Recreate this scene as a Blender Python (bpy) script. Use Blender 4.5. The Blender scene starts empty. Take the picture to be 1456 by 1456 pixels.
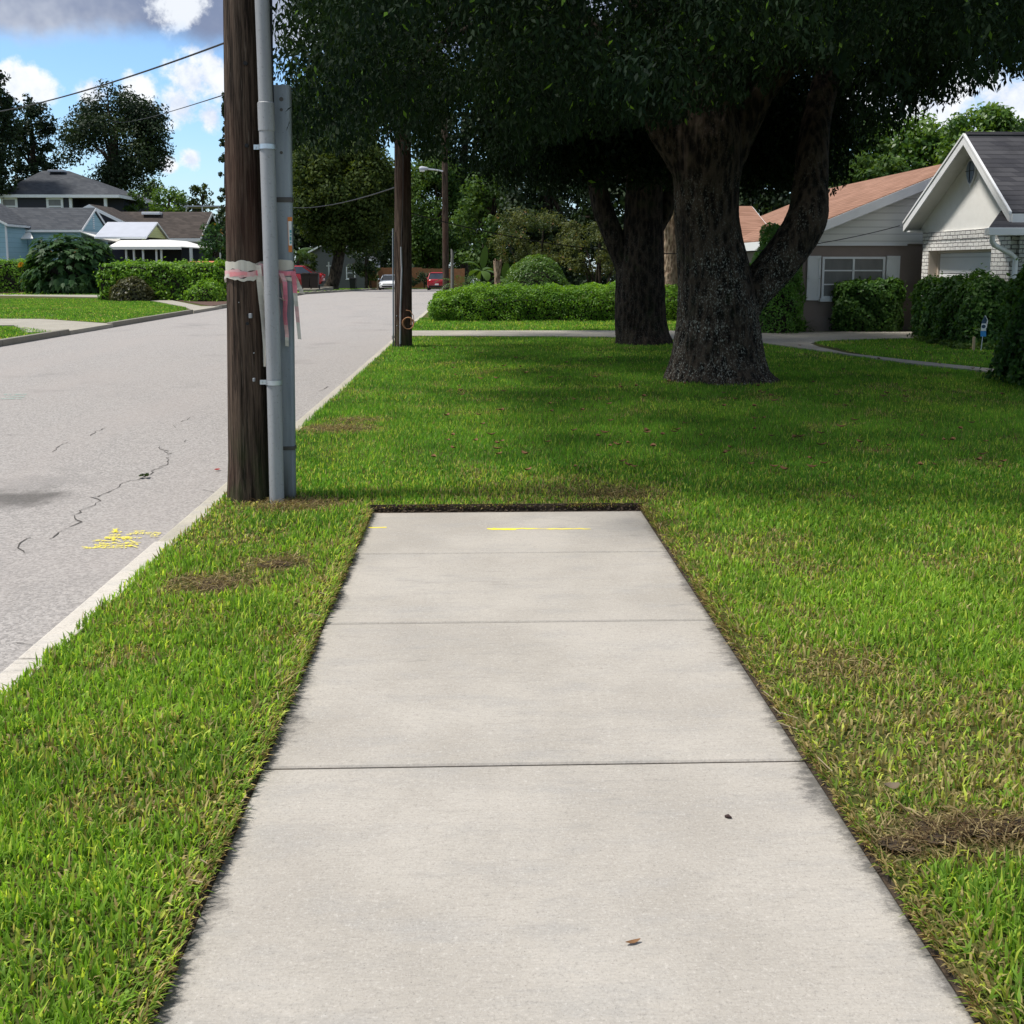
import bpy, math, random
import numpy as np
from mathutils import Vector, Matrix

random.seed(7)
RNG = np.random.default_rng(11)
S = bpy.context.scene
COL = S.collection
PI = math.pi

# ------------------------------------------------------------------ camera
H = 1.65                      # eye height
F = 1456.0                    # focal length in photo pixels
PITCH = math.radians(7.5)
ROW0 = 376.0 + F * math.tan(PITCH)
YAW = math.atan((682 - 728) / F * math.cos(PITCH))


def _cam_axes():
    fw0 = np.array([-math.sin(YAW), math.cos(YAW), 0.0])     # YAW<0: street lies to the left of the axis, camera turned right
    rt = np.array([math.cos(YAW), math.sin(YAW), 0.0])
    fw = fw0 * math.cos(PITCH) + np.array([0, 0, -math.sin(PITCH)])
    up = fw0 * math.sin(PITCH) + np.array([0, 0, math.cos(PITCH)])
    return rt, up, fw


RT, UP, FW = _cam_axes()
EYE = np.array([0.0, 0.0, H])


def ray(px, py):
    d = RT * ((px - 728) / F) + UP * (-(py - ROW0) / F) + FW
    return d


def at(px, py, Y):
    """Point of the sight line through a photo pixel at street distance Y."""
    d = ray(px, py)
    p = EYE + d * (Y / d[1])
    return (float(p[0]), float(p[1]), float(p[2]))


def gz(y):
    """The street falls gently beyond sixty metres."""
    return -0.018 * np.maximum(np.asarray(y, float) - 60.0, 0.0)


def P(px, py, z=0.0):
    d = ray(px, py)
    zz = z
    for _ in range(30):
        t = (zz - H) / d[2]
        y = d[1] * t
        zz = z + float(gz(y))
    return (float(d[0] * t), float(y), zz)


def project(p):
    q = np.asarray(p, float) - EYE
    zc = q @ FW
    return 728 + F * (q @ RT) / zc, ROW0 - F * (q @ UP) / zc, zc


cam = bpy.data.cameras.new('camera')
cam.sensor_width = 36.0
cam.lens = 36.0 * F / 1456.0
cam.shift_y = -(728 - ROW0) / 1456.0
cam.clip_start = 0.05
cam.clip_end = 3000
cob = bpy.data.objects.new('camera', cam)
COL.objects.link(cob)
cob.location = (0, 0, H)
cob.rotation_euler = (PI / 2 - PITCH, 0, YAW)
S.camera = cob

# ------------------------------------------------------------------ numpy noise


def _hash(ix, iy, seed):
    n = (ix.astype(np.int64) * 374761393 + iy.astype(np.int64) * 668265263 + seed * 1442695041) & 0x7fffffff
    n = ((n ^ (n >> 13)) * 1274126177) & 0x7fffffff
    return ((n ^ (n >> 16)) & 0xffff) / 65535.0


def vnoise(x, y, seed=0):
    x = np.asarray(x, float); y = np.asarray(y, float)
    ix = np.floor(x); iy = np.floor(y)
    fx = x - ix; fy = y - iy
    fx = fx * fx * (3 - 2 * fx); fy = fy * fy * (3 - 2 * fy)
    a = _hash(ix, iy, seed); b = _hash(ix + 1, iy, seed)
    c = _hash(ix, iy + 1, seed); d = _hash(ix + 1, iy + 1, seed)
    return (a * (1 - fx) + b * fx) * (1 - fy) + (c * (1 - fx) + d * fx) * fy


def fbm(x, y, seed=0, o=3):
    s = 0.0; a = 0.5; t = 0.0
    for i in range(o):
        s = s + a * vnoise(np.asarray(x) * 2 ** i, np.asarray(y) * 2 ** i, seed + i * 17); t += a; a *= .5
    return s / t

# ------------------------------------------------------------------ object helpers


def tag(o, label=None, cat=None, group=None, kind=None):
    if label: o['label'] = label
    if cat: o['category'] = cat
    if group: o['group'] = group
    if kind: o['kind'] = kind
    return o


def thing(name, label, cat, loc, group=None):
    o = bpy.data.objects.new(name, None)
    COL.objects.link(o)
    o.location = loc
    o.empty_display_size = .2
    return tag(o, label, cat, group)


def world_loc(o):
    v = Vector((0, 0, 0))
    while o is not None:
        v += o.location
        o = o.parent
    return v


def link(name, me, m, parent=None, smooth=False, origin=None):
    """Mesh data is in world coordinates; move it under its parent (or to an origin of its own)."""
    o = bpy.data.objects.new(name, me)
    COL.objects.link(o)
    if m is not None:
        for x in (m if isinstance(m, (list, tuple)) else [m]):
            me.materials.append(x)
    if parent is not None:
        o.parent = parent
        me.transform(Matrix.Translation(-world_loc(parent)))
    elif origin is not None:
        me.transform(Matrix.Translation(-Vector(origin)))
        o.location = origin
    if smooth:
        me.polygons.foreach_set('use_smooth', [True] * len(me.polygons))
    return o


def mesh_np(name, verts, quads=None, tris=None, attrs=None):
    """Fast mesh from arrays. attrs: {name: per-face array (N,) or (N,4)}, quads first then tris."""
    me = bpy.data.meshes.new(name)
    verts = np.asarray(verts, np.float32).reshape(-1, 3)
    nq = 0 if quads is None else len(quads)
    nt = 0 if tris is None else len(tris)
    me.vertices.add(len(verts))
    me.vertices.foreach_set('co', verts.ravel())
    loops = []
    if nq: loops.append(np.asarray(quads, np.int32).ravel())
    if nt: loops.append(np.asarray(tris, np.int32).ravel())
    loops = np.concatenate(loops)
    me.loops.add(len(loops))
    me.loops.foreach_set('vertex_index', loops)
    me.polygons.add(nq + nt)
    start = np.concatenate([np.arange(nq) * 4, nq * 4 + np.arange(nt) * 3]).astype(np.int32)
    me.polygons.foreach_set('loop_start', start)
    me.update(calc_edges=True)
    for k, v in (attrs or {}).items():
        v = np.asarray(v, np.float32)
        if v.ndim == 2:
            a = me.attributes.new(k, 'FLOAT_COLOR', 'FACE'); a.data.foreach_set('color', v.ravel())
        else:
            a = me.attributes.new(k, 'FLOAT', 'FACE'); a.data.foreach_set('value', v.ravel())
    return me


class MB:
    """Collects faces in world coordinates."""

    def __init__(self):
        self.v = []; self.f = []; self.mi = []; self.cur = 0

    def add(self, vs, fs):
        n = len(self.v)
        self.v += [tuple(map(float, x)) for x in vs]
        for f in fs:
            self.f.append([n + i for i in f]); self.mi.append(self.cur)
        return self

    def box(self, x0, x1, y0, y1, z0, z1):
        vs = [(x0, y0, z0), (x1, y0, z0), (x1, y1, z0), (x0, y1, z0), (x0, y0, z1), (x1, y0, z1), (x1, y1, z1), (x0, y1, z1)]
        return self.add(vs, [(0, 3, 2, 1), (4, 5, 6, 7), (0, 1, 5, 4), (1, 2, 6, 5), (2, 3, 7, 6), (3, 0, 4, 7)])

    def poly(self, pts):
        return self.add(pts, [tuple(range(len(pts)))])

    def slab(self, pts, off):
        """A polygon given thickness along the vector off."""
        n = len(pts)
        o = np.asarray(off, float)
        vs = [np.asarray(p, float) for p in pts] + [np.asarray(p, float) + o for p in pts]
        fs = [tuple(range(n))[::-1], tuple(range(n, 2 * n))]
        for i in range(n):
            j = (i + 1) % n
            fs.append((i, j, n + j, n + i))
        return self.add(vs, fs)

    def bar(self, a, b, w, h=None):
        """Rectangular bar from a to b."""
        h = h or w
        a = np.asarray(a, float); b = np.asarray(b, float)
        d = b - a; d = d / np.linalg.norm(d)
        r = np.array([0, 0, 1.0]) if abs(d[2]) < .9 else np.array([1.0, 0, 0])
        s = np.cross(d, r); s /= np.linalg.norm(s)
        u = np.cross(s, d)
        vs = []
        for p in (a, b):
            for i, j in ((-1, -1), (1, -1), (1, 1), (-1, 1)):
                vs.append(p + s * i * w / 2 + u * j * h / 2)
        return self.add(vs, [(0, 1, 2, 3), (7, 6, 5, 4), (0, 4, 5, 1), (1, 5, 6, 2), (2, 6, 7, 3), (3, 7, 4, 0)])

    def tube(self, pts, rad, seg=12, cap=True, jitter=None):
        pts = [np.asarray(p, float) for p in pts]
        n = len(pts)
        rad = [rad] * n if not hasattr(rad, '__len__') else rad
        vs = []
        ref = None
        for i, p in enumerate(pts):
            d = pts[min(i + 1, n - 1)] - pts[max(i - 1, 0)]
            d = d / (np.linalg.norm(d) + 1e-9)
            if ref is None:
                r = np.array([1.0, 0, 0]) if abs(d[0]) < .8 else np.array([0, 1.0, 0])
            else:
                r = ref
            s = r - d * (r @ d); s /= np.linalg.norm(s)
            ref = s
            t = np.cross(d, s)
            for k in range(seg):
                a = 2 * PI * k / seg
                rr = rad[i] * (jitter(i, k, a, p) if jitter else 1.0)
                vs.append(p + (s * math.cos(a) + t * math.sin(a)) * rr)
        fs = []
        for i in range(n - 1):
            for k in range(seg):
                k2 = (k + 1) % seg
                fs.append((i * seg + k, i * seg + k2, (i + 1) * seg + k2, (i + 1) * seg + k))
        if cap:
            fs.append(tuple(range(seg))[::-1])
            fs.append(tuple((n - 1) * seg + k for k in range(seg)))
        return self.add(vs, fs)

    def mesh(self, name):
        me = bpy.data.meshes.new(name)
        me.from_pydata(self.v, [], self.f)
        me.update()
        if max(self.mi, default=0) > 0:
            me.polygons.foreach_set('material_index', self.mi)
        return me

    def build(self, name, m, parent=None, smooth=False, bevel=0.0, origin=None, kind=None):
        o = link(name, self.mesh(name), m, parent, smooth, origin)
        if smooth: o.data.set_sharp_from_angle(angle=math.radians(55))
        if bevel:
            b = o.modifiers.new('edge', 'BEVEL'); b.width = bevel; b.segments = 2; b.limit_method = 'ANGLE'; b.angle_limit = math.radians(40)
        if kind: o['kind'] = kind
        return o


def struct(name, mb, m, **k):
    return mb.build(name, m, kind='structure', **k)


def copy_tree(o, loc=None, parent=None):
    c = o.copy()
    COL.objects.link(c)
    if parent is not None: c.parent = parent
    if loc is not None: c.location = loc
    for ch in list(o.children):
        copy_tree(ch, None, c)
    return c

# ------------------------------------------------------------------ node helpers


class G:
    """Small wrapper to write shader graphs."""

    def __init__(self, tree):
        self.t = tree; self.n = tree.nodes; self.l = tree.links

    def node(self, typ, ins=None, **props):
        nd = self.n.new(typ)
        for k, v in props.items(): setattr(nd, k, v)
        for k, v in (ins or {}).items(): self.set(nd.inputs[k], v)
        return nd

    def set(self, sock, v):
        if isinstance(v, bpy.types.NodeSocket): self.l.new(v, sock)
        elif isinstance(v, bpy.types.Node): self.l.new(v.outputs[0], sock)
        elif isinstance(v, (tuple, list)) and len(v) == 3 and sock.type == 'RGBA': sock.default_value = (*v, 1)
        else: sock.default_value = v

    def math(self, op, a, b=0.0, c=None, clamp=False):
        nd = self.n.new('ShaderNodeMath'); nd.operation = op; nd.use_clamp = clamp
        self.set(nd.inputs[0], a); self.set(nd.inputs[1], b)
        if c is not None: self.set(nd.inputs[2], c)
        return nd.outputs[0]

    def vmath(self, op, a, b=None, out=0):
        nd = self.n.new('ShaderNodeVectorMath'); nd.operation = op
        self.set(nd.inputs[0], a)
        if b is not None: self.set(nd.inputs[1], b)
        return nd.outputs[out]

    def mix(self, f, a, b, blend='MIX'):
        nd = self.n.new('ShaderNodeMix'); nd.data_type = 'RGBA'; nd.blend_type = blend
        self.set(nd.inputs[0], f); self.set(nd.inputs[6], a); self.set(nd.inputs[7], b)
        return nd.outputs[2]

    def ss(self, v, a, b, lo=0.0, hi=1.0):
        nd = self.n.new('ShaderNodeMapRange'); nd.interpolation_type = 'SMOOTHSTEP'
        self.set(nd.inputs[0], v); self.set(nd.inputs[1], a); self.set(nd.inputs[2], b); self.set(nd.inputs[3], lo); self.set(nd.inputs[4], hi)
        return nd.outputs[0]

    def noise(self, vec, scale, detail=3.0, rough=.55, dist=0.0):
        nd = self.n.new('ShaderNodeTexNoise')
        self.set(nd.inputs['Vector'], vec)
        nd.inputs['Scale'].default_value = scale; nd.inputs['Detail'].default_value = detail
        nd.inputs['Roughness'].default_value = rough; nd.inputs['Distortion'].default_value = dist
        return nd.outputs[0]

    def voro(self, vec, scale, feature='F1', out=0):
        nd = self.n.new('ShaderNodeTexVoronoi'); nd.feature = feature
        self.set(nd.inputs['Vector'], vec); nd.inputs['Scale'].default_value = scale
        return nd.outputs[out]

    def scale(self, vec, s):
        nd = self.n.new('ShaderNodeMapping'); self.set(nd.inputs[0], vec); nd.inputs['Scale'].default_value = s
        return nd.outputs[0]

    def coord(self, which='Object'):
        return self.n.new('ShaderNodeTexCoord').outputs[which]

    def world(self):
        return self.n.new('ShaderNodeNewGeometry').outputs['Position']

    def attr(self, name, out='Fac'):
        nd = self.n.new('ShaderNodeAttribute'); nd.attribute_name = name
        return nd.outputs[out]

    def bump(self, h, strength=.3, dist=.01):
        nd = self.n.new('ShaderNodeBump'); self.set(nd.inputs['Height'], h)
        nd.inputs['Strength'].default_value = strength; nd.inputs['Distance'].default_value = dist
        return nd.outputs[0]


MATS = {}


def material(name):
    m = bpy.data.materials.new(name); m.use_nodes = True
    m.node_tree.nodes.clear()
    g = G(m.node_tree)
    out = g.node('ShaderNodeOutputMaterial')
    bs = g.node('ShaderNodeBsdfPrincipled')
    g.l.new(bs.outputs[0], out.inputs[0])
    MATS[name] = m
    return m, g, bs, out


def plain(name, col, rough=.6, metal=0.0, var=.15, scale=8.0, bump=0.0, spec=.4, dirt=0.0, dirtcol=(.1, .09, .07)):
    """Paint, plastic or metal with uneven colour."""
    m, g, bs, out = material(name)
    v = g.world()
    n = g.noise(v, scale, 4)
    c = g.mix(n, tuple(x * (1 - var) for x in col), tuple(min(1, x * (1 + var)) for x in col))
    if dirt:
        d = g.ss(g.noise(v, scale * .6, 6, .65), .5, .75, 0, dirt)
        c = g.mix(d, c, dirtcol)
    g.set(bs.inputs['Base Color'], c)
    g.set(bs.inputs['Roughness'], rough); g.set(bs.inputs['Metallic'], metal); g.set(bs.inputs['Specular IOR Level'], spec)
    if bump:
        g.set(bs.inputs['Normal'], g.bump(g.noise(v, scale * 4, 5), bump, .01))
    return m


def leafmat(name, a, b, c=None, trans=.3, rough=.45, spec=.35):
    """Leaves: each face carries a random tint between colour a and b (and now and then c)."""
    m, g, bs, out = material(name)
    t = g.attr('tint')
    col = g.mix(t, a, b)
    if c: col = g.mix(g.ss(t, .93, .99), col, c)
    g.set(bs.inputs['Base Color'], col); g.set(bs.inputs['Roughness'], rough); g.set(bs.inputs['Specular IOR Level'], spec)
    tr = g.node('ShaderNodeBsdfTranslucent', {'Color': g.mix(1.0, col, (2.6, 2.4, 1.0), 'MULTIPLY')})
    mx = g.node('ShaderNodeMixShader', {0: trans, 1: bs.outputs[0], 2: tr.outputs[0]})
    g.l.new(mx.outputs[0], out.inputs[0])
    return m
# ------------------------------------------------------------------ render, sky and sun
S.view_settings.view_transform = 'Standard'
S.view_settings.look = 'None'
S.view_settings.gamma = 1.0
S.view_settings.exposure = 0.16
S.render.engine = 'CYCLES'
S.cycles.max_bounces = 7
S.cycles.diffuse_bounces = 4
S.cycles.glossy_bounces = 3
S.cycles.transmission_bounces = 4
S.cycles.transparent_max_bounces = 4
S.cycles.caustics_reflective = False
S.cycles.caustics_refractive = False
S.cycles.sample_clamp_indirect = 6.0
S.cycles.use_denoising = True
S.cycles.denoiser = 'OPENIMAGEDENOISE'
S.cycles.denoising_input_passes = 'RGB_ALBEDO_NORMAL'

SUN = Vector((-0.52, -0.04, 1.0)).normalized()
el = math.asin(SUN.z); az = math.atan2(SUN.x, SUN.y)
ld = bpy.data.lights.new('sun', 'SUN'); ld.energy = 4.6; ld.angle = math.radians(8); ld.color = (1.0, .955, .88)
lo = bpy.data.objects.new('sun', ld); COL.objects.link(lo)
lo.rotation_euler = SUN.to_track_quat('Z', 'Y').to_euler()
lo.location = (0, 0, 60)

W = bpy.data.worlds.new('World'); S.world = W; W.use_nodes = True
W.node_tree.nodes.clear()
g = G(W.node_tree)
wout = g.node('ShaderNodeOutputWorld')
bg = g.node('ShaderNodeBackground', {'Strength': 0.10})
g.l.new(bg.outputs[0], wout.inputs[0])
sky = g.node('ShaderNodeTexSky', sky_type='NISHITA', sun_disc=False, sun_elevation=el, sun_rotation=az, air_density=1.0, dust_density=.6, ozone_density=2.0)
d = g.coord('Generated')
sep = g.node('ShaderNodeSeparateXYZ', {0: d})
dz = sep.outputs[2]
K = 10.0                                           # clouds are given as seen, and divided by the background strength


def unit(px, py):
    r = ray(px, py); return tuple(r / np.linalg.norm(r))


nb = g.noise(d, 7.0, 7, .58)
nf = g.noise(d, 26.0, 6, .62)
# white fair-weather cumulus low over the roofs: centre pixel, radius pixel, weight
puffs = [(22, 118, 30), (40, 108, 17), (135, 132, 26), (196, 128, 30), (272, 112, 42), (300, 104, 36), (318, 118, 40), (256, 150, 40), (300, 165, 30), (272, 226, 20), (240, 238, 16),
         (60, 130, 26), (1450, 175, 150), (1300, 150, 120), (420, 60, 26)]
pm = None
for (px, py, r) in puffs:
    ux = unit(px, py)
    dist = g.vmath('DISTANCE', d, ux, out=1)
    t = g.math('SUBTRACT', 1.0, g.math('DIVIDE', dist, r / F))
    pm = t if pm is None else g.math('SMOOTH_MAX', pm, t, .25)
pmask = g.ss(g.math('ADD', pm, g.math('MULTIPLY', g.math('SUBTRACT', nf, .5), 2.4)), .12, .62)
# thin high veil near the horizon
veil = g.math('MULTIPLY', g.ss(dz, .17, .02), g.ss(g.noise(g.scale(d, (1, 1, 4)), 5.0, 5), .35, .75, .25, .75))
# the deck of broken cloud from about twelve degrees up
edge = g.math('ADD', dz, g.math('MULTIPLY', g.math('SUBTRACT', nb, .5), .075))
e0 = unit(160, 62)[2]
deck = g.ss(edge, e0 - .010, e0 + .016)
up = g.ss(dz, .36, .7)
hole_n = g.noise(d, 3.1, 6, .6)
deck = g.math('MULTIPLY', deck, g.ss(g.math('SUBTRACT', hole_n, g.math('MULTIPLY', up, .04)), .34, .44))
hole = unit(256, 12)
hl = g.ss(g.math('ADD', g.math('DIVIDE', g.vmath('DISTANCE', d, hole, out=1), 40 / F), g.math('MULTIPLY', g.math('SUBTRACT', nf, .5), 5.0)), .95, .1)
lum = g.math('ADD', g.ss(g.noise(d, 4.4, 6, .6), .40, .68, 0, .75), hl, clamp=True)
lum = g.math('MAXIMUM', lum, g.math('MULTIPLY', g.ss(dz, .30, .55), .8))
grey = (.215 * K, .265 * K, .40 * K)
white = (.80 * K, .84 * K, .90 * K)
deckcol = g.mix(lum, grey, white)
back = g.math('MULTIPLY', g.ss(g.node('ShaderNodeSeparateXYZ', {0: d}).outputs[1], .25, -.3), g.ss(dz, .0, .10))     # unseen cloud bank behind the viewer, added to light surfaces that face it
overhead = g.ss(dz, .40, .75)
deckcol = g.mix(g.math('MAXIMUM', overhead, back), deckcol, g.mix(g.ss(hole_n, .3, .65), (.22 * K, .27 * K, .36 * K), (.54 * K, .57 * K, .62 * K)))
sk = g.mix(1.0, sky.outputs[0], (1.25, 1.52, 1.75), 'MULTIPLY')
c = g.mix(veil, sk, (.62 * K, .76 * K, .90 * K))
c = g.mix(pmask, c, g.mix(g.ss(nf, .3, .6), (.60 * K, .68 * K, .84 * K), (.90 * K, .93 * K, .97 * K)))
c = g.mix(deck, c, deckcol)
g.set(bg.inputs[0], c)

# ------------------------------------------------------------------ materials
# asphalt: pale worn aggregate
m, g, bs, out = material('asphalt')
v = g.world()
sp = g.voro(v, 72.0, out=1)
spg = g.node('ShaderNodeSeparateColor', {0: sp}).outputs[0]
fine = g.noise(v, 160, 2, .7)
big = g.noise(g.scale(v, (1, .25, 1)), 1.1, 4)
blot = g.noise(v, .45, 5, .6)
c = g.mix(g.math('MULTIPLY_ADD', spg, .5, g.math('MULTIPLY', fine, .5)), (.125, .118, .115), (.50, .470, .448))
c = g.mix(g.ss(big, .35, .75, 0, .45), c, (.345, .312, .294))
c = g.mix(g.ss(blot, .56, .72, 0, .5), c, (.19, .18, .175))
spot = g.math('DIVIDE', g.vmath('DISTANCE', v, tuple(P(22, 712, -.08)), out=1), .5)
c = g.mix(g.ss(g.math('ADD', spot, g.math('MULTIPLY', g.math('SUBTRACT', g.noise(v, 5, 4), .5), 1.2)), 1.0, .2, 0, .75), c, (.07, .065, .06))
g.set(bs.inputs['Base Color'], c); g.set(bs.inputs['Roughness'], .85); g.set(bs.inputs['Specular IOR Level'], .25)
g.set(bs.inputs['Normal'], g.bump(g.math('ADD', g.math('MULTIPLY', spg, .6), fine), .5, .006))

# concrete walk with broom lines across it; sw_mat edges are stained in their own shape
SWL, SWR = P(530, 728)[0], P(913, 728)[0]
SWE = P(720, 728)[1]


def concrete(name, edges=False, tone=1.0, warm=0.0):
    m, g, bs, out = material(name)
    v = g.world()
    broom = g.noise(g.scale(v, (7.0, 70, 1)), 2.2, 5, .7)
    fine = g.noise(v, 130, 4, .8)
    patch = g.noise(v, 1.3, 6, .62)
    streak = g.noise(g.scale(v, (1.0, 3.0, 1)), 2.2, 7, .7)
    a = (.345 * tone, .318 * tone, .282 * tone - warm); b = (.42 * tone, .389 * tone, .348 * tone - warm)
    c = g.mix(g.ss(patch, .32, .66), a, b)
    c = g.mix(g.ss(streak, .46, .72, 0, .75), c, (.33 * tone, .315 * tone, .295 * tone))
    c = g.mix(g.ss(broom, .45, .72, 0, .35), c, (.24, .23, .215))
    c = g.mix(g.ss(fine, .53, .70, 0, .6), c, (.17, .16, .148))
    c = g.mix(g.ss(fine, .46, .28, 0, .5), c, (.62, .59, .55))
    grit = g.noise(v, 52, 5, .85)
    c = g.mix(g.ss(grit, .54, .68, 0, .5), c, (.19, .178, .165))
    c = g.mix(g.ss(grit, .45, .33, 0, .42), c, (.60, .57, .53))
    drag = g.noise(g.scale(v, (1.5, 9, 1)), 3.0, 7, .75)
    c = g.mix(g.math('MULTIPLY', g.ss(drag, .52, .70), g.ss(g.noise(v, .9, 3), .42, .62, 0, .55)), c, (.20, .195, .185))
    pep = g.voro(v, 60.0)
    c = g.mix(g.math('MULTIPLY', g.ss(pep, .10, .04), g.ss(g.noise(v, 6, 2), .5, .6, 0, .8)), c, (.09, .085, .08))
    pits = g.voro(v, 21.0)
    c = g.mix(g.ss(pits, .07, .03, 0, .5), c, (.16, .15, .14))
    if edges:
        x = g.node('ShaderNodeSeparateXYZ', {0: v})
        mid, half = (SWL + SWR) / 2, (SWR - SWL) / 2
        dd = g.math('SUBTRACT', half, g.math('ABSOLUTE', g.math('SUBTRACT', x.outputs[0], mid)))
        wig = g.noise(g.scale(v, (13, 24, 1)), 1.0, 8, .85)
        amt = g.noise(g.scale(v, (0.6, 1.9, 1)), 1.0, 4, .6)
        e = g.math('DIVIDE', dd, g.math('MAXIMUM', g.math('MULTIPLY_ADD', amt, .42, -.135), .018))
        e = g.math('SUBTRACT', e, g.math('MULTIPLY', g.math('SUBTRACT', wig, .5), 2.6))
        yy = g.ss(x.outputs[1], SWE - .2, SWE - 1.6, .35, 1)
        c = g.mix(g.math('MULTIPLY', yy, g.ss(e, .8, .0, 0, .78)), c, (.045, .044, .044))
    g.set(bs.inputs['Base Color'], c); g.set(bs.inputs['Roughness'], .88); g.set(bs.inputs['Specular IOR Level'], .2)
    g.set(bs.inputs['Normal'], g.bump(g.math('ADD', g.math('MULTIPLY', broom, .8), fine), .22, .004))
    return m


concrete('concrete_walk', True)
concrete('concrete_plain', False, 1.38)
concrete('concrete_worn', False, .86, .02)
concrete('concrete_kerb', False, 1.12, .03)
concrete('concrete_old', False, .55, .02)

# lawn base: thatch and turf between the blades
m, g, bs, out = material('turf')
v = g.world()
n1 = g.noise(v, 9.0, 6, .65); n2 = g.noise(v, .5, 4); n3 = g.noise(v, 70, 3)
c = g.mix(g.ss(n1, .35, .65), (.050, .062, .016), (.105, .110, .034))
c = g.mix(g.ss(n2, .5, .75, 0, .35), c, (.13, .13, .035))
c = g.mix(g.ss(n3, .45, .7, 0, .6), c, (.045, .040, .014))
g.set(bs.inputs['Base Color'], c); g.set(bs.inputs['Roughness'], .95); g.set(bs.inputs['Specular IOR Level'], .1)
g.set(bs.inputs['Normal'], g.bump(g.math('ADD', n1, n3), .6, .03))

m, g, bs, out = material('soil')
v = g.world()
n1 = g.noise(v, 22, 6, .7)
g.set(bs.inputs['Base Color'], g.mix(g.ss(n1, .3, .7), (.022, .015, .010), (.085, .058, .036))); g.set(bs.inputs['Roughness'], .95)
g.set(bs.inputs['Normal'], g.bump(n1, .9, .03))

m, g, bs, out = material('mulch')
v = g.world()
n1 = g.noise(g.scale(v, (1, 3, 1)), 9, 5, .7)
g.set(bs.inputs['Base Color'], g.mix(g.ss(n1, .3, .7), (.035, .018, .012), (.13, .065, .045))); g.set(bs.inputs['Roughness'], .95)

# grass blades: colour per blade
m, g, bs, out = material('grass_blade')
col = g.attr('Col', 'Color')
g.set(bs.inputs['Base Color'], col); g.set(bs.inputs['Roughness'], .55); g.set(bs.inputs['Specular IOR Level'], .22)
tr = g.node('ShaderNodeBsdfTranslucent', {'Color': g.mix(1.0, col, (1.38, 1.48, .75), 'MULTIPLY')})
mx = g.node('ShaderNodeMixShader', {0: .48, 1: bs.outputs[0], 2: tr.outputs[0]})
g.l.new(mx.outputs[0], out.inputs[0])

# bark
def bark(name, dark, light, lichen, sc=1.0, lich=.5):
    m, g, bs, out = material(name)
    v = g.world()
    fur = g.noise(g.scale(v, (16 * sc, 16 * sc, 3.2 * sc)), 1.0, 7, .68, .6)
    plate = g.voro(g.scale(v, (13 * sc, 13 * sc, 4.5 * sc)), 1.0)
    c = g.mix(g.ss(g.math('ADD', g.math('MULTIPLY', fur, .7), g.math('MULTIPLY', plate, .35)), .40, .66), dark, light)
    z = g.node('ShaderNodeSeparateXYZ', {0: v}).outputs[2]
    l = g.math('MULTIPLY', g.ss(g.noise(g.scale(v, (1, 1, .6)), 46 * sc, 6, .75), .53, .62), g.ss(g.noise(v, 2.2, 4), .38, .62, .15, lich))
    l = g.math('MULTIPLY', l, g.ss(z, 3.4, 1.2, .15, 1))
    c = g.mix(l, c, lichen)
    moss = g.ss(g.noise(v, 3.0, 4), .55, .75, 0, .4)
    c = g.mix(moss, c, (.03, .042, .016))
    g.set(bs.inputs['Base Color'], c); g.set(bs.inputs['Roughness'], .92); g.set(bs.inputs['Specular IOR Level'], .15)
    g.set(bs.inputs['Normal'], g.bump(g.math('ADD', fur, g.math('MULTIPLY', plate, .8)), 1.0, .05))
    return m


bark('bark_oak', (.008, .006, .005), (.070, .052, .039), (.36, .37, .33), 1.0, 1.0)
bark('bark_oak_dark', (.008, .006, .005), (.05, .037, .028), (.2, .2, .18), 1.0, .4)
bark('bark_far', (.015, .012, .010), (.07, .055, .042), (.12, .11, .1), .6, .2)
bark('bark_palm', (.16, .105, .07), (.42, .31, .22), (.45, .38, .3), 1.2, .3)

# old creosoted pole timber
m, g, bs, out = material('pole_wood')
v = g.world()
gr = g.noise(g.scale(v, (34, 34, 1.6)), 1.0, 8, .68, .35)
gr2 = g.noise(g.scale(v, (120, 120, 3.5)), 1.0, 4, .6)
bigp = g.noise(g.scale(v, (3, 3, .7)), 1.0, 4)
c = g.mix(g.ss(gr, .34, .68), (.012, .008, .006), (.125, .088, .066))
c = g.mix(g.ss(gr2, .60, .76, 0, .7), c, (.26, .21, .17))
c = g.mix(g.ss(gr2, .42, .28, 0, .85), c, (.010, .007, .006))
c = g.mix(g.ss(bigp, .45, .7, 0, .5), c, (.070, .030, .021))
z = g.node('ShaderNodeSeparateXYZ', {0: v}).outputs[2]
low = g.math('MULTIPLY', g.ss(z, .75, .05), g.ss(g.noise(g.scale(v, (9, 9, 3)), 1.0, 4), .35, .6))
c = g.mix(g.math('MULTIPLY', low, .55), c, (.045, .060, .022))
g.set(bs.inputs['Base Color'], c); g.set(bs.inputs['Roughness'], .9); g.set(bs.inputs['Specular IOR Level'], .15)
g.set(bs.inputs['Normal'], g.bump(g.math('ADD', gr, g.math('MULTIPLY', gr2, .6)), .9, .02))

# weathered zinc-grey guard
m, g, bs, out = material('zinc')
v = g.world()
a = g.noise(g.scale(v, (9, 9, 1.2)), 1.0, 5); b = g.noise(v, 60, 4, .7)
c = g.mix(g.ss(a, .3, .7), (.17, .20, .235), (.30, .335, .37))
c = g.mix(g.ss(b, .62, .72, 0, .6), c, (.09, .095, .10))
z = g.node('ShaderNodeSeparateXYZ', {0: v}).outputs[2]
c = g.mix(g.math('MULTIPLY', g.ss(z, .45, .0), g.ss(a, .35, .6)), c, (.085, .088, .07))
g.set(bs.inputs['Base Color'], c); g.set(bs.inputs['Roughness'], .62); g.set(bs.inputs['Metallic'], .15)

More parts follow.
